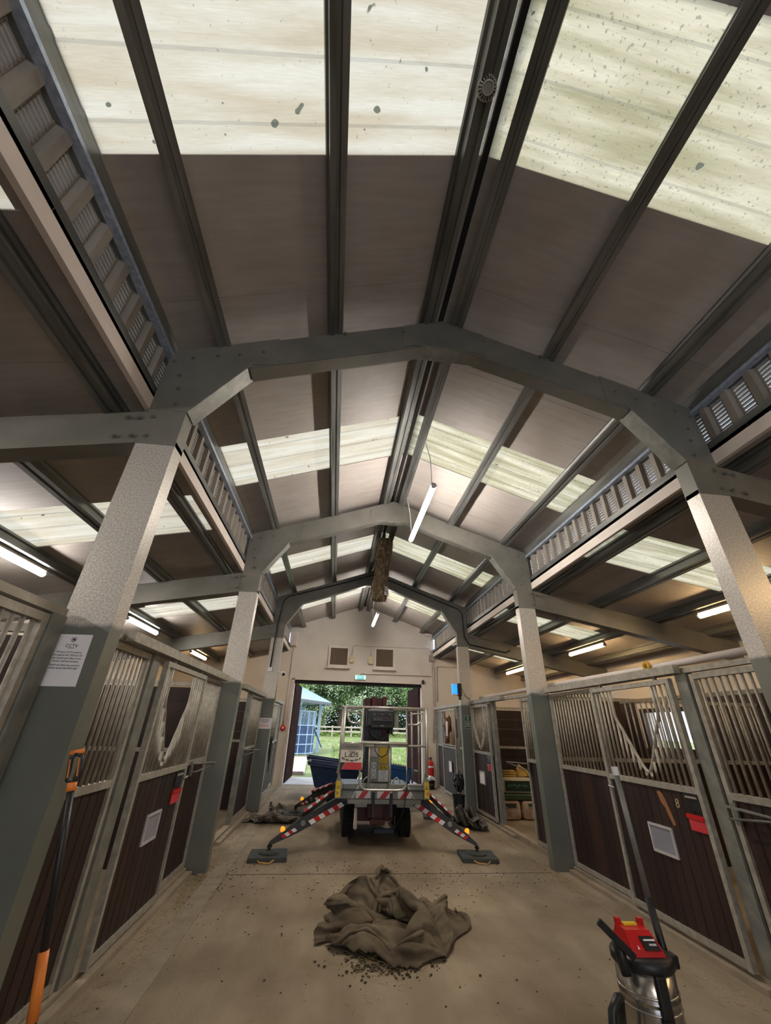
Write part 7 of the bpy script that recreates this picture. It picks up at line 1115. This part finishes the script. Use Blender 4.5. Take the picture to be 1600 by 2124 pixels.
m.build('small_print', MAT['paper'], hd); MB().prism([onf(.18,-.05,.009),onf(.25,-.05,.009),onf(.215,.15,.009)], (0,-.0005,.001)).build('warning_mark', MAT['paper'], hd)
MB().bar((hx-.27,hy-.11,.735),(hx-.115,hy-.125,.60), .034, .016, up=(0,1,.3)).build('carry_handle', MAT['black'], t, bevel=.004)
MB().tube([(hx-.165,hy-.08,.65),(hx-.165,hy-.085,.60),(hx-.158,hy-.10,.53)], .026, 12).build('spare_nozzle', MAT['black'], t, smooth=True)
MB().tube([(hx-.29,hy-.12,.05),(hx-.32,hy-.16,.2),(hx-.335,hy-.19,.36),(hx-.32,hy-.19,.45),(hx-.27,hy-.17,.485),(hx-.235,hy-.13,.47),(hx-.22,hy-.08,.36),(hx-.17,hy-.02,.2)], .02, 10).build('hose', MAT['black'], t, smooth=True)
MB().box(hx-.045,hy-.160,.12,hx+.01,hy-.140,.545).build('accessory_rail', MAT['black'], t, bevel=.008)
MB().tube([(hx-.03,hy-.175,.15),(hx-.035,hy-.175,.40)], .022, 12).build('crevice_tool', MAT['black'], t, smooth=True)
m = MB(); 
for k in range(14): m.lathe([(.03,0),(.03,.012)], (hx-.03,hy-.178,.12+k*.016), 12)
m.build('hose_cuff', MAT['black'], t)
MB().box(hx+.115,hy-.07,.53,hx+.165,hy-.01,.585).build('wand_clip', MAT['black'], t, bevel=.01)
MB().tube([(hx+.15,hy-.01,.05),(hx+.157,hy+.03,.55),(hx+.145,hy+.05,.78)], .020, 12).build('lower_wand', MAT['black'], t, smooth=True)
MB().tube([(hx+.145,hy+.05,.78),(hx+.115,hy+.06,1.40)], .0165, 12).build('upper_wand', MAT['galvd'], t, smooth=True)
MB().tube([(hx+.117,hy+.06,1.365),(hx+.1145,hy+.06,1.41)], .020, 12).build('wand_end', MAT['white'], t)
# ------------------------------------------------------------------ shovel by the nearest column
t = thing('shovel', 'long black and orange handled shovel standing before the nearest column', 'shovel', (-1.0,2.5,0))
MO = mt('orange_plastic', (.72,.20,.03), (.8,.25,.04), rough=.45, scale=7)
a, b = V3((-.985,2.47,.02)), V3((-1.285,2.52,1.45)); at = lambda s: a+(b-a)*s
MB().tube([at(.06), at(.40)], .017, 12).build('lower_shaft', MAT['black'], t, smooth=True); MB().tube([at(.36), at(.50)], .020, 12).build('orange_sleeve', MO, t, smooth=True)
MB().tube([at(.50), at(.91)], .0155, 12).build('shaft', MAT['black'], t, smooth=True); MB().tube([at(.885), at(.91)], .021, 12).build('orange_collar', MO, t, smooth=True)
up = (b-a).normalized(); sx_ = V3((1,0,0)); sx_ = (sx_-up*sx_.dot(up)).normalized(); g0 = at(.905); W2 = .023
MB().tube([g0, g0+up*.02+sx_*W2, g0+up*.115+sx_*W2, g0+up*.135], .011, 8).tube([g0, g0+up*.02-sx_*W2, g0+up*.115-sx_*W2, g0+up*.135], .011, 8).build('grip', MAT['black'], t, smooth=True)
MB().tube([g0+up*.137-sx_*.03, g0+up*.137+sx_*.03], .012, 8).build('grip_end', MO, t, smooth=True); m = MB()
for s in (-1, 1): m.tube([g0+up*.03+sx_*s*.021+V3((0,-.012,0)), g0+up*.11+sx_*s*.021+V3((0,-.012,0))], .003, 5)
m.build('grip_trim', MO, t)
MB().prism([(-1.06,2.44,.03),(-.90,2.44,.03),(-.89,2.40,.0),(-1.07,2.40,.0)], (0,.006,.16)).build('blade', MAT['black'], t, fix=True)

# ------------------------------------------------------------------ bales in the open stall
MBl = mt('bale_wrap', (.42,.30,.21), (.52,.39,.29), rough=.5, scale=9, c3=(.30,.18,.11), s3=7, l3=(.45,.65), bump=.3, bscale=18)
MGr = mt('bag_green', (.03,.055,.03), (.05,.08,.045), rough=.4, scale=5)
MCr = mt('bag_cream', (.50,.43,.30), (.58,.50,.36), rough=.45, scale=6)
def bag(name, label, x0, x1, y0, y1, z0, z1, mat, puff=.05, seed=0, group=None):
    t = thing(name, label, 'bale', ((x0+x1)/2,(y0+y1)/2,z0), group); cx, cy, cz = (x0+x1)/2, (y0+y1)/2, (z0+z1)/2
    m = MB(); e = .22
    sg = lambda q, p: math.copysign(abs(q)**p, q)
    m.grid(lambda u, v: (cx+(x1-x0)/2*sg(math.sin(math.pi*v), e)*sg(math.cos(2*math.pi*u), e)+.012*noise.noise(V3((u*9,v*9,seed))), cy+(y1-y0)/2*sg(math.sin(math.pi*v), e)*sg(math.sin(2*math.pi*u), e)+.015*noise.noise(V3((u*9,v*9,seed+4))), cz-(z1-z0)/2*sg(math.cos(math.pi*v), e+.1)), 40, 24)
    m.build('wrap', mat, t, smooth=True); return t
b1 = bag('shavings_bale', 'pink wrapped bale on the stall floor, the one nearer the pulled back door', 3.25, 3.83, 9.62, 10.2, 0, .33, MBl, seed=1, group='wrapped bales on the floor'); b2 = bag('shavings_bale', 'pink wrapped bale on the stall floor, the one farther from the pulled back door', 3.87, 4.5, 9.62, 10.2, 0, .33, MBl, seed=5, group='wrapped bales on the floor')
for t_, x0, x1 in ((b1,3.34,3.72),(b2,3.99,4.42)):
    MB().box(x0,9.603,.215,x1,9.63,.285).build('green_print', MGr, t_); MB().box(x0,9.600,.222,x1*.5+x0*.5,9.604,.232).build('print_line', MCr, t_)
bag('bale', 'flat dull green bale lying across the two pink bales', 3.25, 4.46, 9.64, 10.2, .33, .44, MGr, seed=7)
t_ = bag('feed_bag', 'cream bag with a dark green printed panel on top of the bales', 3.50, 4.22, 9.70, 10.15, .44, .72, MCr, seed=9)
MB().box(3.56,9.684,.485,4.12,9.71,.665).build('dark_panel', mt('panel_dark',(.012,.025,.016),(.02,.035,.022),rough=.4), t_); MF = mt('faded_green',(.07,.16,.10),(.09,.19,.12)); m = MB()
for k in range(8): m.box(3.62+k*.058,9.682,.55+.012*(k%3),3.655+k*.058,9.6835,.60+.014*((k+1)%2))
m.build('faded_print', MF, t_)
MYd = mt('yellow_foam', (.50,.33,.08), (.58,.40,.12), rough=.7, scale=6)
t_ = thing('yellow_pad', 'curved yellow plastic piece leaning on top of the cream bag', 'pad', (3.98,9.9,.72))
MB().tube([(3.92,9.85,.75),(3.93,9.86,.86),(3.98,9.87,.93),(4.04,9.88,.88),(4.13,9.88,.84),(4.17,9.88,.78),(4.17,9.88,.74)], .03, 8).build('curved_rim', MYd, t_, smooth=True); MB().prism([(3.93,9.87,.735),(4.17,9.87,.735),(4.16,9.87,.82),(4.03,9.87,.88),(3.97,9.87,.92),(3.93,9.87,.85)], (0,.05,0)).build('shell', MYd, t_, fix=True)
t_ = thing('yellow_pad', 'yellow slatted plastic piece lying on the cream bag beside the curved one', 'pad', (3.75,9.85,.72))
for k in range(3): MB().tube([(3.58,9.84,.74+k*.045),(3.84,9.84,.74+k*.045),(3.885,9.86,.735+k*.03)], .02, 8).build('rail', MYd, t_, smooth=True)

for o in scn.objects:
    if o.parent is None and o.name.split('.')[0] in ('shavings_bale','bale','feed_bag','yellow_pad'): o.location.x += .16
# ------------------------------------------------------------------ tipping tubs
MT_ = mt('navy_plastic', (.012,.028,.075), (.02,.04,.10), rough=.4, scale=5); MT2 = mt('blue_plastic', (.012,.075,.23), (.02,.10,.30), rough=.4, scale=5)
def tub(label, c, L, Wd, h0, h1, mat, rot=0, fill=None):
    t = thing('tipping_tub', label, 'barrow', (c[0],c[1],0), 'tipping tubs by the doorway'); ca, sa = math.cos(rot), math.sin(rot)
    T = lambda x, y, z: (c[0]+ca*x-sa*y, c[1]+sa*x+ca*y, z)
    lo = [(-L*.30,-Wd*.34),(L*.36,-Wd*.34),(L*.36,Wd*.34),(-L*.30,Wd*.34)]; hi = [(-L*.5,-Wd*.5),(L*.5,-Wd*.46),(L*.5,Wd*.46),(-L*.5,Wd*.5)]; zt = [h1,h1*.86,h1*.86,h1]
    ro = [(x*1.05,y*1.06) for x, y in hi]; m = MB()
    for i in range(4):
        j = (i+1)%4
        m.poly([T(*lo[i],h0),T(*lo[j],h0),T(*hi[j],zt[j]),T(*hi[i],zt[i])]); m.poly([T(*hi[i],zt[i]),T(*hi[j],zt[j]),T(*ro[j],zt[j]),T(*ro[i],zt[i])]); m.poly([T(*ro[i],zt[i]),T(*ro[j],zt[j]),T(*ro[j],zt[j]-.05),T(*ro[i],zt[i]-.05)])
    m.poly([T(*p,h0) for p in lo]); m.build('tub', mat, t, solid=.012)
    m = MB().tube([T(*ro[0],zt[0]+.005),T(*ro[1],zt[1]+.005),T(*ro[2],zt[2]+.005),T(*ro[3],zt[3]+.005),T(*ro[0],zt[0]+.005)], .017, 8); m.build('rolled_rim', mat, t, smooth=True)
    for s in (-1, 1): MB().lathe([(.12,-.05),(.19,-.045),(.20,0),(.19,.045),(.12,.05)], T(L*.05,s*Wd*.40,.20), 20, (-sa,ca,0)).build('wheel', LM['rub'], t, smooth=True)
    MB().tube([T(L*.05,-Wd*.42,.2),T(L*.05,Wd*.42,.2)], .018, 8).tube([T(L*.05,0,.2),T(L*.4,0,.16),T(L*.44,0,.02)], .02, 8).build('axle_and_leg', MAT['galvd'], t, smooth=True)
    MB().tube([T(L*.5,-Wd*.3,h1*.8),T(L*.75,-Wd*.3,h1*.8),T(L*.75,Wd*.3,h1*.8),T(L*.5,Wd*.3,h1*.8)], .016, 8).build('push_handle', MAT['galvd'], t, smooth=True)
    if fill:
        m = MB()
        for _ in range(260):
            x, y = R.uniform(-L*.42,L*.4), R.uniform(-Wd*.38,Wd*.38); a_ = R.random()*3.14; z = h1*.86+.05*math.cos(x*3/L)*math.cos(y*3/Wd)+R.uniform(-.02,.03); m.bar(T(x,y,z), T(x+.07*math.cos(a_),y+.07*math.sin(a_),z+R.uniform(-.02,.03)), .008, .006)
        m.grid(lambda u, v: T((u-.5)*L*.86,(v-.5)*Wd*.84,h1*.84+.05*math.cos((u-.5)*3)*math.cos((v-.5)*3)), 6, 6)
        o = m.build('straw_load', MSt, t); o['kind'] = 'stuff'
tub('navy tipping tub with a rubber wheel standing behind the lift sign board', (.12,11.0), 1.15, .75, .26, .86, MT_, .0)
tub('second navy tipping tub nested behind the first, nearer the doorway', (-.02,12.3), 1.1, .78, .26, .88, MT_, .06)
tub('bright blue tub filled with straw seen through the basket rails', (1.48,10.9), .78, .62, .24, .88, MT2, .15, fill=True)

# ------------------------------------------------------------------ horse
MHo = mt('chestnut_coat', (.085,.026,.012), (.13,.042,.018), rough=.45, scale=5)
hs = thing('horse', 'chestnut horse with a white blaze looking over the half door', 'horse', (4.0,12.3,0)); hs.location = (4.11,12.74,.06)
m = MB()
def ell(path, n=14):
    # rings: (centre, half width along side axis, half depth along front axis, side, front)
    rings = []
    for (c, w, d, s, f) in path:
        c, s, f = V3(c), V3(s).normalized(), V3(f).normalized(); b0 = len(m.v)
        for k in range(n):
            a = 2*math.pi*k/n; m.v.append(tuple(c+s*w*math.cos(a)+f*d*math.sin(a)))
        rings.append(b0)
    for i in range(len(rings)-1):
        for k in range(n): m.f.append((rings[i]+k, rings[i]+(k+1)%n, rings[i+1]+(k+1)%n, rings[i+1]+k))
    m.f.append(tuple(rings[0]+k for k in range(n-1,-1,-1))); m.f.append(tuple(rings[-1]+k for k in range(n)))
hf = V3((-.25,-.93,.25)).normalized(); hsd = V3((.965,-.26,0)).normalized()   # face normal, sideways axis
F_ = lambda z, y, x: (x, y, z)
ell([((3.175,12.20,1.80),.045,.05,hsd,hf),((3.165,12.16,1.76),.085,.10,hsd,hf),((3.150,12.12,1.68),.105,.125,hsd,hf),((3.140,12.10,1.58),.110,.135,hsd,hf),((3.128,12.07,1.48),.090,.12,hsd,hf),((3.118,12.045,1.39),.070,.09,hsd,hf),((3.112,12.03,1.31),.062,.075,hsd,hf),((3.112,12.02,1.245),.068,.072,hsd,hf),((3.118,12.02,1.205),.060,.06,hsd,hf),((3.122,12.03,1.185),.035,.035,hsd,hf)])
ell([((3.17,12.20,1.74),.07,.13,(0,1,0),(.4,0,1)),((3.34,12.26,1.66),.10,.19,(0,1,0),(.55,0,1)),((3.62,12.32,1.52),.13,.25,(0,1,0),(.7,0,1)),((3.95,12.34,1.38),.19,.32,(0,1,0),(.6,0,1)),((4.25,12.34,1.22),.25,.36,(0,1,0),(.2,0,1)),((4.7,12.34,1.15),.29,.36,(0,1,0),(0,0,1)),((5.2,12.34,1.17),.29,.35,(0,1,0),(0,0,1)),((5.6,12.34,1.24),.26,.32,(0,1,0),(0,0,1)),((5.85,12.34,1.28),.14,.22,(0,1,0),(0,0,1))])
for sy in (-.14,.14):
    m.tube([(4.25,12.34+sy,1.1),(4.22,12.34+sy,.85),(4.22,12.34+sy,.52),(4.22,12.34+sy,.30),(4.22,12.34+sy,.10),(4.18,12.34+sy,.01)], [.13,.10,.055,.04,.045,.06], 10)
    m.tube([(5.62,12.34+sy,1.15),(5.55,12.34+sy,.85),(5.72,12.34+sy,.55),(5.68,12.34+sy,.28),(5.66,12.34+sy,.10),(5.62,12.34+sy,.01)], [.19,.14,.06,.045,.05,.06], 10)
for s in (-1, 1):
    e0 = V3((3.165,12.17,1.80))+hsd*s*.062; m.tube([e0-V3((0,0,.04)), e0+V3((0,-.005,.03)), e0+hsd*s*.008+V3((0,-.005,.075)), e0+hsd*s*.004+V3((0,0,.115))], [.025,.034,.024,.004], 8)
m.tube([(5.9,12.34,1.35),(6.02,12.34,1.1),(6.03,12.34,.6)], [.05,.07,.02], 8)
hb = m.build('body', MHo, hs, smooth=True, fix=True); rm = hb.modifiers.new('skin', 'REMESH'); rm.mode = 'VOXEL'; rm.voxel_size = .016; rm.use_smooth_shade = True; sm = hb.modifiers.new('soft', 'SMOOTH'); sm.iterations = 5
fp = lambda c, d: V3(c)+hf*(d+.004)
spine = [((3.150,12.12,1.70),.123,.022),((3.145,12.11,1.64),.131,.034),((3.140,12.10,1.58),.134,.030),((3.128,12.07,1.48),.119,.026),((3.118,12.045,1.39),.089,.028),((3.112,12.03,1.31),.074,.040)]
m = MB()
def bl(u, v):
    i = min(int(v*(len(spine)-1)), len(spine)-2); f = v*(len(spine)-1)-i
    c = V3(spine[i][0]).lerp(V3(spine[i+1][0]), f); d = spine[i][1]*(1-f)+spine[i+1][1]*f; w = spine[i][2]*(1-f)+spine[i+1][2]*f
    s = (u-.5)*2*w; return c+hsd*s+hf*(d*math.sqrt(max(0,1-(s/.1)**2))+.002)
m.grid(bl, 6, 18); m.build('blaze', MAT['white'], hs, smooth=True, label='white blaze down the face')
for s in (-1, 1):
    c = V3((3.143,12.105,1.60))+hsd*s*.098+hf*.055; MB().lathe([(.001,-.018),(.014,-.012),(.018,0),(.014,.012),(.001,.018)], c, 10, tuple(hsd)).build('eye', MAT['black'], hs, smooth=True)
    c = V3((3.112,12.02,1.235))+hsd*s*.036+hf*.058; MB().lathe([(.001,-.008),(.011,0),(.001,.008)], c, 8, tuple(hf)).build('nostril', MAT['black'], hs, smooth=True)
pts = [V3((3.113,12.032,1.335))+hsd*.071*math.cos(a)+hf*.086*math.sin(a) for a in [2*math.pi*k/16 for k in range(17)]]
MB().tube(pts, .009, 6, cap=False).build('noseband', MAT['black'], hs, smooth=True)
m = MB()
for k in range(40): 
    x = 3.17+k*.018; z = 1.84-k*.006; m.tube([(x,12.22+.002*k,z),(x+.01,12.15+.002*k,z-.06),(x+.02,12.12,z-.16)], .009, 4)
o = m.build('mane', mt('dark_mane',(.045,.015,.008),(.07,.025,.012),rough=.6), hs); o['kind'] = 'stuff'
m = MB().tube([(3.165,12.12,1.80),(3.160,12.03,1.77),(3.150,11.995,1.72)], [.022,.02,.004], 6); m.build('forelock', bpy.data.materials['dark_mane'], hs, smooth=True)

# ------------------------------------------------------------------ outside
SL = .02
gz = lambda y: max(0, (y-17))*SL
MGr2 = mt('lawn_green', (.17,.22,.08), (.27,.31,.13), rough=.95, scale=.5, detail=8, c3=(.33,.28,.14), s3=.22, l3=(.56,.7), bump=.5, bscale=25)
m = MB().grid(lambda u, v: (-40+90*u, YB+.32+75*v**1.3, gz(YB+.32+75*v**1.3)-.03), 12, 40); o = m.build('lawn', MGr2); o['kind'] = 'structure'
MPa = mt('path_concrete', (.50,.47,.45), (.60,.57,.55), rough=.9, scale=2, c3=(.42,.36,.32), s3=.7)
m = MB().prism([(-3.0,YB+.28,-.1),(4.4,YB+.28,-.1),(4.4,YB+2.3,-.1),(-3.0,YB+2.3,-.1)], (0,0,.10)); o = m.build('path', MPa); o['kind'] = 'structure'
m = MB().grid(lambda u, v: (-8.5+7.6*u-(.25*v if u > .9 else 0), 17.6+6.6*v, gz(17.6+6.6*v)+.02), 4, 8); o = m.build('path', mt('paved_pink', (.50,.38,.33), (.58,.45,.39), rough=.9, scale=1.5)); o['kind'] = 'structure'
MKe = mt('edging_brick', (.22,.17,.15), (.3,.23,.2), rough=.9, scale=4); par = o
for k in range(9): MB().box(-5.4+k*.50, 17.42, -.02, -4.93+k*.50, 17.58, .09).build('brick', MKe, par)
litter('grass', 'tufts of green grass standing in the lawn beyond the doorway', 2600, lambda: (lambda y_: (R.uniform(.1 if y_ < 32 else -6, 9), y_, gz(y_)-.03))(R.choice([R.uniform(17,32), R.uniform(18,47.5)])), mt('grass_blade',(.16,.25,.06),(.27,.35,.12),rough=.9,scale=2), 'blade', (.04,.10))
# fence
MFe = mt('fence_wood', (.34,.29,.24), (.45,.40,.34), rough=.9, scale=3)
fe = thing('paddock_fence', 'low wooden post and rail fence in front of the trees', 'fence', (0,48,gz(48)))
for k in range(16):
    x = -16+k*2.0; MB().box(x-.08,47.92,gz(48)-.1,x+.08,48.08,gz(48)+1.0).build('post', MFe, fe)
    for z in (.45,.85): MB().box(x,47.88,gz(48)+z-.07,x+2.0,47.93,gz(48)+z+.07).build('rail', MFe, fe)
# pavilion with round pen
MBp = mt('pale_blue_paint', (.42,.56,.75), (.50,.64,.82), rough=.5, scale=4); MBr = mt('blue_roof', (.24,.37,.47), (.32,.46,.56), rough=.4, scale=3); MNb = mt('navy_board', (.03,.06,.15), (.045,.085,.20), rough=.5, scale=4)
pv = thing('pavilion', 'open sided pavilion with a blue sheet roof and pale blue posts', 'pavilion', (-3.6,26.5,gz(26)))
zt = 2.78
for x, y in ((-2.06,24.6),(-.82,27.4),(-4.6,24.2),(-6.2,26.5),(-5.2,29.4),(-2.2,29.8)):
    MB().box(x-.085,y-.085,gz(y)-.1,x+.085,y+.085,zt+.02).build('post', MBp, pv)
    MB().bar((x,y,zt-.45),(x+.35*(1 if x > -3.4 else -1),y-.1,zt-.02),.06,.06).build('brace', MBp, pv)
ring6 = [(-1.85,23.6),(-.20,27.0),(-1.6,30.6),(-5.6,30.6),(-7.2,27.0),(-5.2,23.4)]
for i in range(6):
    a, b = ring6[i], ring6[(i+1)%6]
    for k in range(8):
        p, q = k/8, (k+1)/8; P0 = V3((a[0]+(b[0]-a[0])*p, a[1]+(b[1]-a[1])*p, zt)); P1_ = V3((a[0]+(b[0]-a[0])*q, a[1]+(b[1]-a[1])*q, zt)); ap = V3((-3.6,27.0,4.25))
        MB().prism([P0, P1_, ap], (0,0,.05)).build('roof_sheet', MBr, pv, fix=True)
        mid_ = (P0+P1_)/2; MB().bar(P0+V3((0,0,.05)), P0.lerp(ap,.97)+V3((0,0,.06)), .03, .04).build('sheet_rib', MBr, pv)
    MB().bar((a[0],a[1],zt-.03),(b[0],b[1],zt-.03),.10,.14).build('fascia', mt('grey_fascia',(.12,.12,.14),(.16,.16,.18)) if 'grey_fascia' not in bpy.data.materials else bpy.data.materials['grey_fascia'], pv)
pc = V3((-2.6,27.0,0)); pr_ = 1.55; pg = gz(26)
pn = thing('round_pen', 'round pen of navy boards and pale blue mesh frames under the pavilion', 'pen', (pc.x,pc.y,pg))
for k in range(18):
    a0, a1_ = 2*math.pi*k/18, 2*math.pi*(k+1)/18
    p = lambda a, z: (pc.x+pr_*math.cos(a), pc.y+pr_*math.sin(a), z)
    for j in range(3): MB().prism([p(a0,pg+.02+j*.47),p(a1_,pg+.02+j*.47),p(a1_,pg+.45+j*.47),p(a0,pg+.45+j*.47)], (-.03*math.cos(a0),-.03*math.sin(a0),0)).build('board', MNb, pn, fix=True)
    MB().tube([p(a0,pg-.05),p(a0,pg+2.15)], .03, 6).build('frame_post', MBp, pn)
    fr = MB()
    for z in (.02,.46,.93,1.40,2.12): fr.bar(p(a0,pg+z),p(a1_,pg+z),.05,.05)
    fr.build('frame_rail', MBp, pn); mh = MB()
    for j in range(1,7): mh.bar(p(a0+(a1_-a0)*j/7,pg+1.42),p(a0+(a1_-a0)*j/7,pg+2.12),.012,.012); mh.bar(p(a0,pg+1.42+j*.1),p(a1_,pg+1.42+j*.1),.012,.012)
    o = mh.build('mesh_wires', MBp, pn); o['kind'] = 'stuff'
MB().bar((-1.05,26.9,pg+1.2),(-.55,26.5,pg+.3),.05,.05).build('prop', MNb, pn)
# trees
ML = []
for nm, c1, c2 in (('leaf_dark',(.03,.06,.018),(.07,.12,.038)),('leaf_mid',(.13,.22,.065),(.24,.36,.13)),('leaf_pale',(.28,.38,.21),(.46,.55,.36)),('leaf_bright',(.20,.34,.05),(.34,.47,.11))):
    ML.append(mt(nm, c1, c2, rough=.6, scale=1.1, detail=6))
MTk = mt('bark', (.10,.075,.05), (.16,.125,.09), rough=.95, scale=6, stretch=(1,1,.2))
def leaves(n, c, rad, size, seed, shell=.45):
    q = random.Random(seed); m = MB(); cl = [(V3((q.gauss(0,1),q.gauss(0,1),q.gauss(0,1))).normalized(), q.uniform(.55,1.05)) for _ in range(34)]
    n = int(n*1.7); size *= .74
    for _ in range(n):
        d, f = q.choice(cl); p = V3((d.x*rad[0]*f, d.y*rad[1]*f, d.z*rad[2]*f))+V3((q.gauss(0,1)*rad[0],q.gauss(0,1)*rad[1],q.gauss(0,1)*rad[2]))*.17
        p += V3(c); a = V3((q.gauss(0,1),q.gauss(0,1),q.gauss(0,1))).normalized()*size*q.uniform(.6,1.3); b = a.orthogonal().normalized()*size*q.uniform(.3,.6)
        m.poly([p-a, p+b, p+a, p-b])
    return m
def tree(label, x, y, h, rad, zc, mi, seed, n=2600, ivy=False, size=.16, mi2=None):
    t = thing('tree', label, 'tree', (x,y,gz(y)), 'trees beyond the paddock fence'); z0 = gz(y)
    MB().tube([(x,y,z0-.1),(x+.1,y,z0+h*.25),(x-.05,y,z0+h*.55),(x,y,z0+h*.8)], [.32,.26,.18,.06], 10).build('trunk', MTk, t, smooth=True)
    m = MB()
    for k in range(6): a = k*1.05+seed; m.tube([(x,y,z0+h*.3+k*.3),(x+rad[0]*.5*math.cos(a),y+rad[1]*.5*math.sin(a),zc+z0-.2+k*.25)], [.09,.03], 6)
    m.build('branches', MTk, t, smooth=True)
    o = leaves(n, (x,y,z0+zc), rad, size, seed).build('crown', ML[mi], t); o['kind'] = 'stuff'
    o = leaves(n//2, (x,y,z0+zc), (rad[0]*.72,rad[1]*.72,rad[2]*.72), size*1.3, seed+50).build('shaded_inner_crown', ML[mi2 if mi2 is not None else 0], t); o['kind'] = 'stuff'  # dark inner leaves: shade inside the crown put into their colour
    if ivy: o = leaves(900, (x,y,z0+1.5), (.42,.42,1.7), .10, seed+99).build('ivy', ML[3], t); o['kind'] = 'stuff'
tree('bright green tree behind the pavilion roof', -5.2, 50, 9, (3.6,3,3.2), 5.2, 3, 1)
tree('pale leaved tree with an ivy covered trunk right of the pavilion', -1.35, 50, 9, (2.6,2.6,2.5), 4.6, 2, 2, ivy=True, n=3600)
tree('slim pale trunked tree between the pavilion and the lift', .75, 51, 10, (2.4,2.4,2.6), 5.0, 1, 3, n=3000)
tree('pale leaved spreading tree seen above the lift basket', 3.4, 50, 9, (3.0,2.6,2.6), 4.6, 2, 4, ivy=True, n=3800)
tree('mid green tree seen between the lift and the maroon door', 7.2, 51, 10, (3.2,3,2.9), 4.9, 1, 5, n=3400)
tree('dark green tree hidden mostly by the maroon door', 11.5, 52, 10, (3.4,3,3.2), 5.2, 1, 6)
tree('dark tree far behind the pavilion', -10, 53, 11, (4,3,3.6), 5.6, 1, 7)
tree('tall dark backing tree behind the ivy trunk', -2.6, 57, 14, (4.6,3,5.0), 7.0, 0, 8, n=3400, size=.22)
tree('tall dark backing tree behind the lift', 4.5, 58, 14, (5.0,3,5.0), 7.0, 0, 9, n=3600, size=.22)
tree('tall dark backing tree toward the horse side', 12, 59, 14, (5,3,5), 7, 0, 10, size=.22)
m = MB(); q = random.Random(5)  # undergrowth behind the fence, tree shade put into its dark leaf colour
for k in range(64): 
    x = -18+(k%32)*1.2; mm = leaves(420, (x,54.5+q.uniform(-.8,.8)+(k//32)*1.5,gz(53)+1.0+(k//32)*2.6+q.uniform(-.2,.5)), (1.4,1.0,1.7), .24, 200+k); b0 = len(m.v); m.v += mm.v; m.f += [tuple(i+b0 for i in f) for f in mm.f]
o = m.build('undergrowth', ML[0]); tag(o, 'undergrowth coloured dark for tree shade, between the fence and the trees', 'undergrowth', None, 'stuff')
m = MB()
for k in range(20):
    x = -14+k*1.5; mm = leaves(120, (x,48.9+q.uniform(-.3,.3),gz(49)+.2), (.9,.4,.35), .12, 300+k); b0 = len(m.v); m.v += mm.v; m.f += [tuple(i+b0 for i in f) for f in mm.f]
o = m.build('undergrowth', ML[3]); tag(o, 'bright long grass and nettles along the foot of the fence', 'undergrowth', None, 'stuff')

# ------------------------------------------------------------------ lettering to meshes
bpy.context.view_layer.update(); dg = bpy.context.evaluated_depsgraph_get()
for o in [o for o in scn.objects if o.type == 'FONT']:
    me = bpy.data.meshes.new_from_object(o.evaluated_get(dg)); n = bpy.data.objects.new('tmp', me); COL.objects.link(n)
    n.parent = o.parent; n.location = o.location; n.rotation_euler = o.rotation_euler; n.scale = o.scale
    nm = o.name; bpy.data.objects.remove(o); n.name = nm
